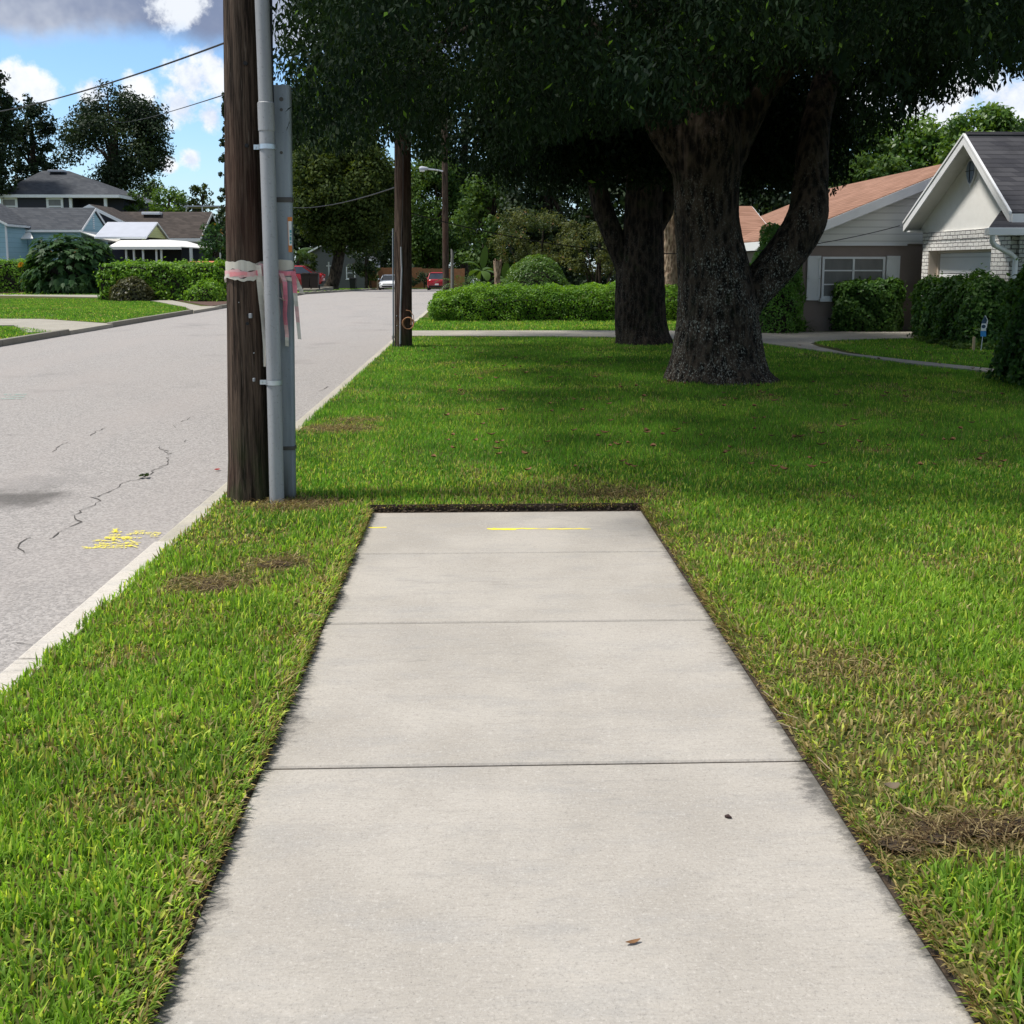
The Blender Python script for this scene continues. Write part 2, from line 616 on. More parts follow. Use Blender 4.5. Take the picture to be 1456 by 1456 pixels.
m, g, bs, out = material('pvc')
v = g.world()
a = g.noise(g.scale(v, (14, 14, 1.4)), 1.0, 5); b = g.noise(v, 45, 4, .7)
c = g.mix(g.ss(a, .3, .7), (.25, .258, .275), (.33, .34, .36))
c = g.mix(g.ss(b, .56, .72, 0, .5), c, (.13, .125, .118))
g.set(bs.inputs['Base Color'], c); g.set(bs.inputs['Roughness'], .55); g.set(bs.inputs['Specular IOR Level'], .4)

plain('galvanised', (.55, .58, .62), .35, .8, .2, 40)
plain('rust_band', (.10, .095, .09), .6, .5, .25, 40)
plain('black_cable', (.012, .012, .014), .5, 0, .2, 30)
plain('white_paint', (.78, .79, .80), .5, 0, .05, 3, dirt=.12)
plain('white_metal', (.80, .81, .83), .4, 0, .05, 3, dirt=.1)
plain('white_stucco', (.81, .80, .765), .85, 0, .07, 5, bump=.25, dirt=.18, dirtcol=(.45, .42, .37))
plain('cream_paint', (.62, .53, .44), .7, 0, .08, 4)
plain('taupe_wall', (.27, .215, .19), .85, 0, .10, 3, bump=.25, dirt=.2, dirtcol=(.12, .095, .085))
plain('dark_void', (.010, .011, .013), .8, 0, .1)
plain('soffit', (.74, .73, .70), .7, 0, .1, 4, dirt=.2)
plain('yellow_paint', (.74, .76, .34), .6, 0, .05, 4)
plain('blue_shutter', (.055, .17, .30), .6, 0, .1, 5)
plain('navy_wall', (.018, .020, .035), .8, 0, .2, 3)
plain('grey_wall', (.12, .125, .125), .8, 0, .1, 3)
plain('metal_roof', (.42, .44, .50), .5, 0, .08, 2, dirt=.25, dirtcol=(.3, .3, .33))
plain('bin_black', (.014, .014, .018), .5, 0, .15)
plain('bin_brown', (.022, .012, .010), .6, 0, .2)
plain('car_white', (.80, .82, .84), .25, 0, .03, 2, spec=.6)
plain('car_red', (.30, .012, .018), .22, 0, .08, 2, spec=.6)
plain('car_maroon', (.30, .012, .022), .25, 0, .08, 2, spec=.6)
plain('car_coral', (.62, .19, .10), .3, 0, .05, 2, spec=.5)
plain('rubber', (.012, .012, .012), .8, 0, .2)
plain('tyre_rim', (.35, .36, .37), .35, .7, .1)
plain('lamp_lens', (.72, .74, .78), .2, 0, .05)
plain('tail_lens', (.45, .02, .02), .25, 0, .1)
plain('plate_white', (.72, .74, .74), .5, 0, .08)
plain('sign_dark', (.020, .022, .026), .5, 0, .2)
plain('sign_blue', (.02, .22, .52), .45, 0, .15, 20)
plain('sign_navy', (.015, .045, .09), .45, 0, .15, 20)
plain('wood_fence', (.27, .125, .055), .8, 0, .3, 3, bump=.2)
plain('orange_cord', (.42, .20, .10), .6, 0, .15, 30)
plain('yellow_spray', (.88, .76, .06), .7, 0, .12, 60)
plain('yellow_line', (.86, .74, .05), .7, 0, .15, 60)
plain('teal_spray', (.22, .42, .36), .8, 0, .2, 30)
for nm in ('yellow_spray', 'teal_spray'):
    m = MATS[nm]; g = G(m.node_tree)
    bs = [n for n in m.node_tree.nodes if n.type == 'BSDF_PRINCIPLED'][0]; out = [n for n in m.node_tree.nodes if n.type == 'OUTPUT_MATERIAL'][0]
    v = g.world()
    cov = g.math('MULTIPLY', g.ss(g.noise(v, 75, 3, .7), .42, .56), g.ss(g.noise(v, 9, 3, .6), .22, .5, .35, .9))
    mx = g.node('ShaderNodeMixShader', {0: cov, 1: g.node('ShaderNodeBsdfTransparent').outputs[0], 2: bs.outputs[0]})
    g.l.new(mx.outputs[0], out.inputs[0])
plain('crack_dark', (.075, .068, .062), .95, 0, .3, 30)
plain('dead_leaf', (.17, .085, .035), .75, 0, .4, 30)
plain('red_leaf', (.30, .02, .015), .7, 0, .2, 30)
plain('dark_seed', (.03, .014, .012), .7, 0, .3, 60)
plain('stub_wood', (.34, .27, .17), .9, 0, .25, 20)
plain('label_orange', (.62, .20, .04), .5, 0, .1, 30)
plain('label_teal', (.10, .34, .38), .5, 0, .2, 60)
plain('awning', (.78, .77, .73), .55, 0, .05, 3, dirt=.15)
plain('curtain', (.30, .29, .275), .85, 0, .25, 2.0)

m, g, bs, out = material('window_glass')
v = g.world()
n = g.noise(v, 1.6, 3)
g.set(bs.inputs['Base Color'], g.mix(n, (.020, .024, .028), (.07, .075, .08))); g.set(bs.inputs['Roughness'], .06); g.set(bs.inputs['Specular IOR Level'], .7)
m, g, bs, out = material('screen_glass')
v = g.world()
n = g.noise(g.scale(v, (3, 3, .6)), 1.6, 4)
g.set(bs.inputs['Base Color'], g.mix(n, (.10, .10, .10), (.26, .25, .245))); g.set(bs.inputs['Roughness'], .35)

# flagging tape, faded unevenly
m, g, bs, out = material('flag_tape')
col = g.attr('Col', 'Color')
v = g.world()
n = g.noise(g.scale(v, (1, 1, 2.5)), 40, 4, .65)
g.set(bs.inputs['Base Color'], g.mix(g.ss(n, .45, .75, 0, .35), col, (.62, .55, .48))); g.set(bs.inputs['Roughness'], .45)
tr = g.node('ShaderNodeBsdfTranslucent', {'Color': col})
mx = g.node('ShaderNodeMixShader', {0: .25, 1: bs.outputs[0], 2: tr.outputs[0]})
g.l.new(mx.outputs[0], out.inputs[0])


def shingles(name, a, b, course=.16, across='y'):
    """Roof courses follow height; butt joints are broken up by noise."""
    m, g, bs, out = material(name)
    v = g.world()
    s = g.node('ShaderNodeSeparateXYZ', {0: v})
    z = s.outputs[2]
    row = g.math('FRACT', g.math('DIVIDE', g.math('ADD', z, g.math('MULTIPLY', g.noise(v, 1.1, 2), .02)), course))
    rid = g.math('FLOOR', g.math('DIVIDE', z, course))
    hcoord = g.math('ADD', s.outputs[0], s.outputs[1])
    tab = g.node('ShaderNodeTexWhiteNoise', noise_dimensions='2D')
    cmb = g.node('ShaderNodeCombineXYZ', {0: g.math('FLOOR', g.math('MULTIPLY_ADD', rid, .37, g.math('DIVIDE', hcoord, .33))), 1: rid})
    g.l.new(cmb.outputs[0], tab.inputs['Vector'])
    c = g.mix(tab.outputs[0], a, b)
    c = g.mix(g.ss(g.noise(v, 1.0, 5, .65), .45, .75, 0, .55), c, tuple(x * .62 for x in a))
    c = g.mix(g.ss(g.noise(v, 60, 3), .4, .7, 0, .3), c, b)
    c = g.mix(g.ss(row, .22, .04, 0, .75), c, tuple(x * .25 for x in a))
    g.set(bs.inputs['Base Color'], c); g.set(bs.inputs['Roughness'], .92); g.set(bs.inputs['Specular IOR Level'], .15)
    g.set(bs.inputs['Normal'], g.bump(row, .6, .02))
    return m


shingles('shingle_charcoal', (.045, .045, .053), (.085, .084, .092), .10)
shingles('shingle_terracotta', (.23, .125, .085), (.32, .180, .128), .07)
shingles('shingle_slate', (.055, .060, .070), (.085, .09, .10), .14)
shingles('shingle_brown', (.050, .042, .038), (.085, .07, .062), .12)


def siding(name, a, course=.14, line=.35):
    m, g, bs, out = material(name)
    v = g.world()
    z = g.node('ShaderNodeSeparateXYZ', {0: v}).outputs[2]
    row = g.math('FRACT', g.math('DIVIDE', z, course))
    c = g.mix(g.noise(v, 1.5, 4), tuple(x * .92 for x in a), tuple(min(.85, x * 1.05) for x in a))
    c = g.mix(g.ss(row, .13, .02, 0, .8), c, tuple(x * line for x in a))
    g.set(bs.inputs['Base Color'], c); g.set(bs.inputs['Roughness'], .6)
    g.set(bs.inputs['Normal'], g.bump(row, .5, .02))
    return m


siding('siding_white', (.79, .79, .76), .17)
siding('siding_blue', (.33, .52, .60), .30, .6)
siding('siding_navy', (.020, .022, .038), .18, .4)
siding('siding_yellow', (.74, .76, .36), .16, .7)
siding('door_panel', (.82, .83, .85), .36, .7)

# white-washed brick with ragged joints; courses by height, along whichever way the wall runs
m, g, bs, out = material('white_brick')
v = g.world()
s = g.node('ShaderNodeSeparateXYZ', {0: v})
hc = g.math('ADD', s.outputs[0], s.outputs[1])
cmb = g.node('ShaderNodeCombineXYZ', {0: hc, 1: s.outputs[2], 2: 0.0})
wob = g.node('ShaderNodeTexNoise'); g.set(wob.inputs['Vector'], cmb.outputs[0]); wob.inputs['Scale'].default_value = 9
dv = g.vmath('ADD', cmb.outputs[0], g.vmath('MULTIPLY', g.vmath('SUBTRACT', wob.outputs[1], (.5, .5, .5)), (.035, .035, 0)))
br = g.node('ShaderNodeTexBrick', {'Vector': dv, 'Color1': (.70, .68, .65), 'Color2': (.80, .79, .76), 'Mortar': (.15, .14, .14), 'Scale': 1.0, 'Mortar Size': .010, 'Mortar Smooth': .35, 'Brick Width': .24, 'Row Height': .085, 'Bias': .1})
c = g.mix(g.ss(g.noise(v, 14, 5, .7), .5, .75, 0, .5), br.outputs[0], (.36, .34, .33))
g.set(bs.inputs['Base Color'], c); g.set(bs.inputs['Roughness'], .85)
g.set(bs.inputs['Normal'], g.bump(g.math('SUBTRACT', 1.0, br.outputs[1]), .8, .02))

# foliage (tint per leaf)
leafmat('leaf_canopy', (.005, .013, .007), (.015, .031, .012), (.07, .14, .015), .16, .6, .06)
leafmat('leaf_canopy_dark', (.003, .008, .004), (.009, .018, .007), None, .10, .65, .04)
leafmat('leaf_dark', (.009, .021, .010), (.028, .050, .017), None, .15, .6, .2)
leafmat('leaf_mid', (.022, .055, .012), (.070, .125, .024), None, .25, .55, .18)
leafmat('leaf_green', (.036, .090, .014), (.105, .185, .028), None, .28)
leafmat('leaf_olive', (.022, .042, .010), (.066, .092, .022), None, .25, .65, .12)
leafmat('leaf_myrtle', (.030, .050, .014), (.11, .125, .042), (.20, .12, .06), .25, .55, .2)
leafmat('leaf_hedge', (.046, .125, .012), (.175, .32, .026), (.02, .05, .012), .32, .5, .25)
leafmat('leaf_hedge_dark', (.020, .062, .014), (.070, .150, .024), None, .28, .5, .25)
leafmat('leaf_hedge_brown', (.05, .055, .025), (.10, .10, .04), None, .2)
leafmat('leaf_shrub', (.012, .045, .014), (.050, .110, .030), (.25, .13, .02), .22, .55, .2)
leafmat('leaf_palm', (.020, .058, .016), (.07, .12, .030), None, .2)
leafmat('leaf_agave', (.07, .11, .085), (.15, .20, .15), None, .08)
leafmat('leaf_juniper', (.040, .115, .012), (.10, .24, .028), None, .25)
plain('twig_dark', (.018, .016, .010), .95, 0, .3)
M = MATS
# ------------------------------------------------------------------ ground
KERB_R = P(55, 917, -.02)[0]            # road edge of the kerb beside the verge
KERB_W = .15
VERGE = KERB_R + KERB_W
KERB_L = P(275, 443, 0)[0]              # far kerb
ROADZ = -.07
LAWN = .012
ROADEND = 106.0


def strip(mb, x0, x1, y0, y1, z, step=4.0, foll=True):
    ys = [y0]
    while ys[-1] + step < y1: ys.append(ys[-1] + step)
    ys.append(y1)
    if y0 < 40 < y1 and 40 not in ys: ys = sorted(ys + [40.0])
    vs = []
    for y in ys:
        h = z + float(gz(y)); vs += [(x0, y, h), (x1, y, h)]
    mb.add(vs, [(2 * i, 2 * i + 1, 2 * i + 3, 2 * i + 2) for i in range(len(ys) - 1)])
    return mb


gb = MB(); strip(gb, -600, 600, -60, 900, -.16, 20)
struct('ground', gb, M['turf'])

rb = MB(); strip(rb, KERB_L - .02, KERB_R + .02, -12, ROADEND, ROADZ)
for i, (xa, xb) in enumerate(((KERB_R + .02, 60),)):                 # the street bends away at its far end
    strip(rb, xa, xb, 98, ROADEND, ROADZ)
road = struct('road', rb, M['asphalt'])

lb = MB()
strip(lb, VERGE, SWL - .014, -8, SWE + .05, LAWN, 1.0)
strip(lb, SWR + .014, 60, -8, SWE + .05, LAWN, 1.0)
strip(lb, VERGE, 60, SWE + .05, 97.8, LAWN, 2.0)
strip(lb, -90, KERB_L - .15, -8, ROADEND, LAWN, 4.0)
strip(lb, -90, 90, ROADEND + .15, 170, LAWN, 4.0)
lawn = struct('lawn', lb, M['turf'])
# cut soil faces round the walk
sb = MB()
sb.box(SWL - .018, SWL - .013, -8, SWE + .05, -.1, LAWN - .002)
sb.box(SWR + .013, SWR + .018, -8, SWE + .05, -.1, LAWN - .002)
sb.box(SWL - .018, SWR + .018, SWE + .046, SWE + .052, -.1, .045)
sb.box(SWL - .08, SWL - .0005, -8, SWE + .1, -.075, -.003); sb.box(SWR + .0005, SWR + .08, -8, SWE + .1, -.075, -.003); sb.box(SWL, SWR, SWE + .001, SWE + .1, -.075, -.003)
for i in range(420):                                                 # crumbs of soil along the cut edge of the turf
    x = random.uniform(SWL - .02, SWR + .02); r = random.uniform(.003, .013); y = SWE + .046 - abs(random.gauss(0, .012)); z = random.uniform(-.002, .04) if y > SWE + .03 else .001 + r * .4
    v_ = [(x + r * random.uniform(.6, 1.3) * a, y + r * random.uniform(.6, 1.3) * b_, z + r * random.uniform(.5, 1.1) * c_) for a, b_, c_ in ((1, 0, 0), (-1, 0, 0), (0, 1, 0), (0, -1, 0), (0, 0, 1), (0, 0, -1))]
    sb.add(v_, [(0, 2, 4), (2, 1, 4), (1, 3, 4), (3, 0, 4), (2, 0, 5), (1, 2, 5), (3, 1, 5), (0, 3, 5)])
soil = struct('soil_ground', sb, M['soil'])

# sidewalk of separate slabs with tooled joints
wb = MB()
ys = [-8, -5.2, -2.6, .35] + sorted([P(720, r)[1] for r in (1087, 884, 786)]) + [SWE]
yj = ys
for a, b in zip(yj[:-1], yj[1:]):
    g0 = .007; ch = .006
    x0, x1, y0, y1 = SWL, SWR, a + g0, b - (g0 if b != SWE else 0)
    vs = [(x0, y0, -.1), (x1, y0, -.1), (x1, y1, -.1), (x0, y1, -.1),
          (x0, y0, -ch), (x1, y0, -ch), (x1, y1, -ch), (x0, y1, -ch),
          (x0 + ch, y0 + ch, 0), (x1 - ch, y0 + ch, 0), (x1 - ch, y1 - ch, 0), (x0 + ch, y1 - ch, 0)]
    fs = [(8, 9, 10, 11)]
    for k in range(4):
        j = (k + 1) % 4
        fs += [(k, j, 4 + j, 4 + k), (4 + k, 4 + j, 8 + j, 8 + k)]
    wb.add(vs, fs)
sidewalk = struct('sidewalk', wb, M['concrete_walk'])
jb = MB()
for y in ys[1:-1]: jb.box(SWL + .001, SWR - .001, y - .0075, y + .0075, -.09, -.009)
jb.build('joint', M['soil'], sidewalk)

# kerb along the verge: newer pale length near the viewer, older rough one by the pole
SPLIT = P(232, 770, 0)[1]
kb = MB()
y = -8.0
while y < SPLIT - .2:
    y2 = min(y + 3.05, SPLIT)
    kb.box(KERB_R, VERGE - .004, y + .004, y2 - .004, -.3, .005); y = y2
kerb1 = kb.build('kerb', M['concrete_plain'], bevel=.012, kind='structure')
kb = MB()
y = SPLIT
while y < 26.5:
    y2 = min(y + 2.4, 26.6)
    kb.box(KERB_R - .01, VERGE - .004, y + .006, y2 - .006, -.3, -.012); y = y2
y = 30.6
while y < 96:
    kb.box(KERB_R - .01, VERGE - .004, y + .006, y + 2.994, -.3 + float(gz(y)), -.012 + float(gz(y + 1.5))); y += 3.0
kerb2 = kb.build('kerb', M['concrete_kerb'], bevel=.02, kind='structure')

# far kerb, with the driveway mouths left open
kb = MB()
yA, yB, yC = P(66, 472)[1], P(150, 462)[1], P(275, 443)[1]
yD = P(325, 437)[1]


def lkerb(y0, y1):
    y = y0
    while y < y1 - .01:
        y2 = min(y + 3.0, y1); h = float(gz((y + y2) / 2))
        kb.box(KERB_L - .15, KERB_L, y + .004, y2 - .004, -.3 + h, .07 + h); y = y2


lkerb(-8, yA); lkerb(yB, yC); lkerb(yD, ROADEND - 2)
for (a, b, s) in ((yA, 0, -1), (yB, 0, 1), (yC, 0, -1), (yD, 0, 1)):   # dropped returns
    pass
kerb3 = kb.build('kerb', M['concrete_old'], bevel=.02, kind='structure')
kb = MB()
for x in np.arange(-60, 60, 3.0):
    kb.box(x + .004, x + 2.996, ROADEND, ROADEND + .15, -1.4, .02 + float(gz(ROADEND)))
kerb4 = kb.build('kerb', M['concrete_old'], kind='structure')


def sheet(name, pts, m, z, thick=.0):
    """Flat paved polygon through photo points or world points."""
    w = []
    for p in pts:
        q = P(p[0], p[1]) if len(p) == 2 else (p[0], p[1], float(gz(p[1])))
        w.append((q[0], q[1], q[2] + z))
    b = MB(); b.slab([(x, y, zz - .12) for x, y, zz in w], (0, 0, .12))
    return struct(name, b, m), w


# driveways on the far side of the street
XL = KERB_L + .02
drive1, DR1 = sheet('driveway_path', [(XL, yA, 0), (XL, yB, 0), (KERB_L - .9, yB + .8, 0), (P(60, 455)[0], P(60, 455)[1], 0), (-34, P(0, 452)[1] + 1, 0), (-34, P(0, 462)[1] - 1, 0), (P(20, 464)[0], P(20, 464)[1], 0), (KERB_L - .8, yA - .6, 0)], M['concrete_worn'], .032)
drive2, DR2 = sheet('driveway_path', [(XL, yC, 0), (XL, yD + .4, 0), (KERB_L - .8, yD + .4, 0), (P(240, 427)[0], P(240, 427)[1], 0), (P(150, 420.5)[0], P(150, 420.5)[1], 0), (-34, P(0, 416)[1], 0), (-34, P(0, 418)[1], 0), (P(150, 423.5)[0], P(150, 423.5)[1], 0), (P(220, 429)[0], P(220, 429)[1], 0), (P(262, 437)[0], P(262, 437)[1], 0)], M['concrete_worn'], .034)
yM0 = P(240, 426)[1]
mulch, _ = sheet('mulch_ground', [(KERB_L - .5, yD + .8, 0), (KERB_L - .5, 62, 0), (-36, 62, 0), (-36, P(0, 415.5)[1], 0), (P(150, 420)[0], P(150, 420)[1], 0), (P(240, 426)[0], P(240, 426)[1], 0)], M['mulch'], .030)

# driveway of the taupe house: straight to the street, and a walk that curves off towards the lawn
yF, yN = P(700, 472)[1], P(700, 479.5)[1]
WALK_OUT = [P(1085, 490), P(1200, 506), P(1290, 519.5), P(1400, 531), P(1520, 541)]
WALK_IN = [P(1520, 536.5), P(1430, 529.5), P(1300, 516), P(1205, 505), P(1165, 496), P(1152, 491), P(1165, 487), P(1225, 484.5), P(1330, 482.5), P(1430, 486)]
pts = [(KERB_R - .05, yF, 0), (KERB_R - .05, yN, 0), (P(600, 479.5)[0], yN, 0), (P(870, 481)[0], P(870, 481)[1], 0)] + [(p[0], p[1], 0) for p in WALK_OUT] + [(p[0], p[1], 0) for p in WALK_IN] + [(14, P(1400, 479)[1], 0), (14, P(1300, 474)[1], 0), (P(1180, 474)[0], P(1180, 474)[1], 0), (P(1100, 473)[0], P(1100, 473)[1], 0), (P(860, 472)[0], P(860, 472)[1], 0)]
drive3, DR3 = sheet('driveway_path', pts, M['concrete_worn'], .040)

# cracks in the asphalt and sprayed utility marks: thin strips lying on the road
def ribbon(mb, pts, widths, z):
    pts = [np.array([p[0], p[1]]) for p in pts]
    vs = []
    for i, p in enumerate(pts):
        d = pts[min(i + 1, len(pts) - 1)] - pts[max(i - 1, 0)]
        d = d / (np.linalg.norm(d) + 1e-9); s = np.array([-d[1], d[0]])
        w = widths[i] / 2
        vs += [(*(p + s * w), z), (*(p - s * w), z)]
    mb.add(vs, [(2 * i, 2 * i + 1, 2 * i + 3, 2 * i + 2) for i in range(len(pts) - 1)])


def crack(px, w=.02):
    pp = []
    for (a, b) in zip(px[:-1], px[1:]):
        A = np.array(P(*a, ROADZ)[:2]); B = np.array(P(*b, ROADZ)[:2])
        k = max(2, int(np.linalg.norm(B - A) / .06))
        for i in range(k):
            t = i / k
            pp.append(A + (B - A) * t + RNG.normal(0, .016, 2))
    mb = MB(); ribbon(mb, pp, [w * .40 * RNG.uniform(.15, 1.2) for _ in pp], ROADZ + .004)
    mb.build('crack', M['crack_dark'], road)


crack([(32, 788), (25, 775), (33, 766), (50, 764)], .022)
crack([(75, 767), (95, 752), (114, 743), (103, 737), (118, 726), (134, 719), (140, 713), (133, 708), (152, 700), (168, 695), (173, 687), (203, 679), (238, 660), (241, 646), (222, 634)], .026)
crack([(73, 643), (90, 632), (102, 627)], .024); crack([(126, 620), (140, 612), (157, 607)], .024)
crack([(0, 618), (45, 619)], .015); crack([(258, 600), (275, 591)], .02); crack([(247, 608), (248, 604)], .03); crack([(264, 628), (268, 624)], .02)
crack([(288, 697), (305, 701), (326, 705)], .014); crack([(295, 713), (302, 710), (320, 710)], .016)
crack([(28, 915), (55, 919)], .012)
crack([(505, 534), (520, 528), (535, 524)], .03); crack([(455, 556), (468, 549)], .03); crack([(560, 470), (600, 468)], .05)

spray = MB()
rs = random.Random(4)
lev_ = [0]


def spray_line(a, b, w, z, f=P, gaps=.25):
    lev_[0] += 1; z = z + lev_[0] * .00015
    A = np.array(f(*a, z)[:2]); B = np.array(f(*b, z)[:2])
    k = max(3, int(np.linalg.norm(B - A) / .035))
    run = []
    for i in range(k + 1):
        if rs.random() < gaps and len(run) > 1:
            ribbon(spray, run, [w * rs.uniform(.35, 1.1) for _ in run], z + .004); run = []
        run.append(A + (B - A) * i / k + np.array([rs.gauss(0, w * .12), rs.gauss(0, w * .12)]))
    if len(run) > 1: ribbon(spray, run, [w * rs.uniform(.35, 1.1) for _ in run], z + .004)


for row, x0, x1 in ((779, 118, 182), (776, 134, 196), (773, 138, 200), (769, 134, 165), (765, 150, 200), (762, 156, 188), (757, 158, 175), (754, 164, 172), (759, 186, 232), (756, 192, 205), (762, 214, 224)):
    [spray_line((x0 + rs.uniform(-4, 4), row + dr_), (x1 + rs.uniform(-5, 3), row + dr_ + rs.uniform(-.8, .8)), .020, ROADZ, gaps=.34) for dr_ in (-1.0, 0, 1.0)]
spray_line((160, 752), (186, 777), .02, ROADZ, gaps=.3); spray_line((166, 752), (160, 768), .02, ROADZ, gaps=.3)
spray_line((150, 764), (196, 779), .02, ROADZ, gaps=.3); spray_line((178, 764), (196, 775), .02, ROADZ, gaps=.3)
spray.build('paint_mark', M['yellow_spray'], road)
spray = MB()
for row, x0, x1 in ((561, 5, 36), (564, 8, 36), (567, 0, 30)):
    spray_line((x0, row), (x1, row), .09, ROADZ, gaps=.35)
spray.build('paint_mark', M['teal_spray'], road)
lev_[0] = -20
spray = MB()
spray_line((524, 751), (549, 750.5), .024, 0, gaps=.03)
spray_line((693, 752.6), (735, 754), .034, 0, gaps=0); spray_line((693, 752.5), (840, 752.8), .022, 0, gaps=0.0); spray_line((700, 751.8), (720, 754.2), .02, 0, gaps=0)
spray.build('paint_mark', M['yellow_line'], sidewalk)

# ------------------------------------------------------------------ grass


def inside(poly, x, y):
    r = np.zeros(len(x), bool)
    n = len(poly)
    for i in range(n):
        x0, y0 = poly[i][0], poly[i][1]; x1, y1 = poly[(i + 1) % n][0], poly[(i + 1) % n][1]
        c = ((y0 > y) != (y1 > y)) & (x < (x1 - x0) * (y - y0) / (y1 - y0 + 1e-12) + x0)
        r ^= c
    return r


T1 = P(1020, 547); T2 = P(913, 492)
DRY = [(300, 836, .16, .95), (392, 806, .14, .85), (325, 770, .2, .35), (480, 612, .26, .75), (505, 600, .2, .6), (245, 880, .2, .25), (150, 1060, .2, .2), (440, 722, .18, .75), (395, 722, .22, .6),
       (1330, 1195, .12, 1.0), (1400, 1190, .11, .95), (1275, 1212, .08, .9), (1450, 1188, .10, .8), (1190, 960, .2, .55), (1110, 930, .15, .45), (1250, 1080, .38, .50), (1390, 1090, .16, .45), (1330, 1030, .35, .42), (1180, 1070, .10, .5),
       (820, 703, .4, .45), (880, 708, .22, .7), (700, 706, .25, .3), (1130, 880, .15, .25)]
DRYW = [(np.array(P(a, b)[:2]), r, s) for a, b, r, s in DRY]


def dryness(x, y):
    q = np.zeros(len(x))
    for c, r, s in DRYW:
        rx = r * 1.35
        dd = np.sqrt(((x - c[0]) / rx) ** 2 + ((y - c[1]) / r) ** 2)
        dd += (fbm(x * 9, y * 9, 5) - .5) * 1.1
        q = np.maximum(q, min(1.25, s * 1.3) * np.clip(1.6 - dd, 0, 1))
    # trimmed margins of the walk go brown
    e = np.where(y < SWE + .35, np.minimum(np.abs(x - SWL), np.abs(x - SWR)), 9)
    e = np.where((x > SWL) & (x < SWR), np.abs(y - SWE), e)
    q = np.maximum(q, np.clip(.95 - (e - .02) / (.10 + .10 * fbm(x * 5, y * 5, 9)), 0, .95) * np.where(x < (SWL + SWR) / 2, .45, .85))
    q = np.maximum(q, np.clip((fbm(x * 1.7, y * 1.7, 21) - .60) * 2.6, 0, .4))
    return q


GV, GQ, GT, GC = [], [], [], []; goff = 0


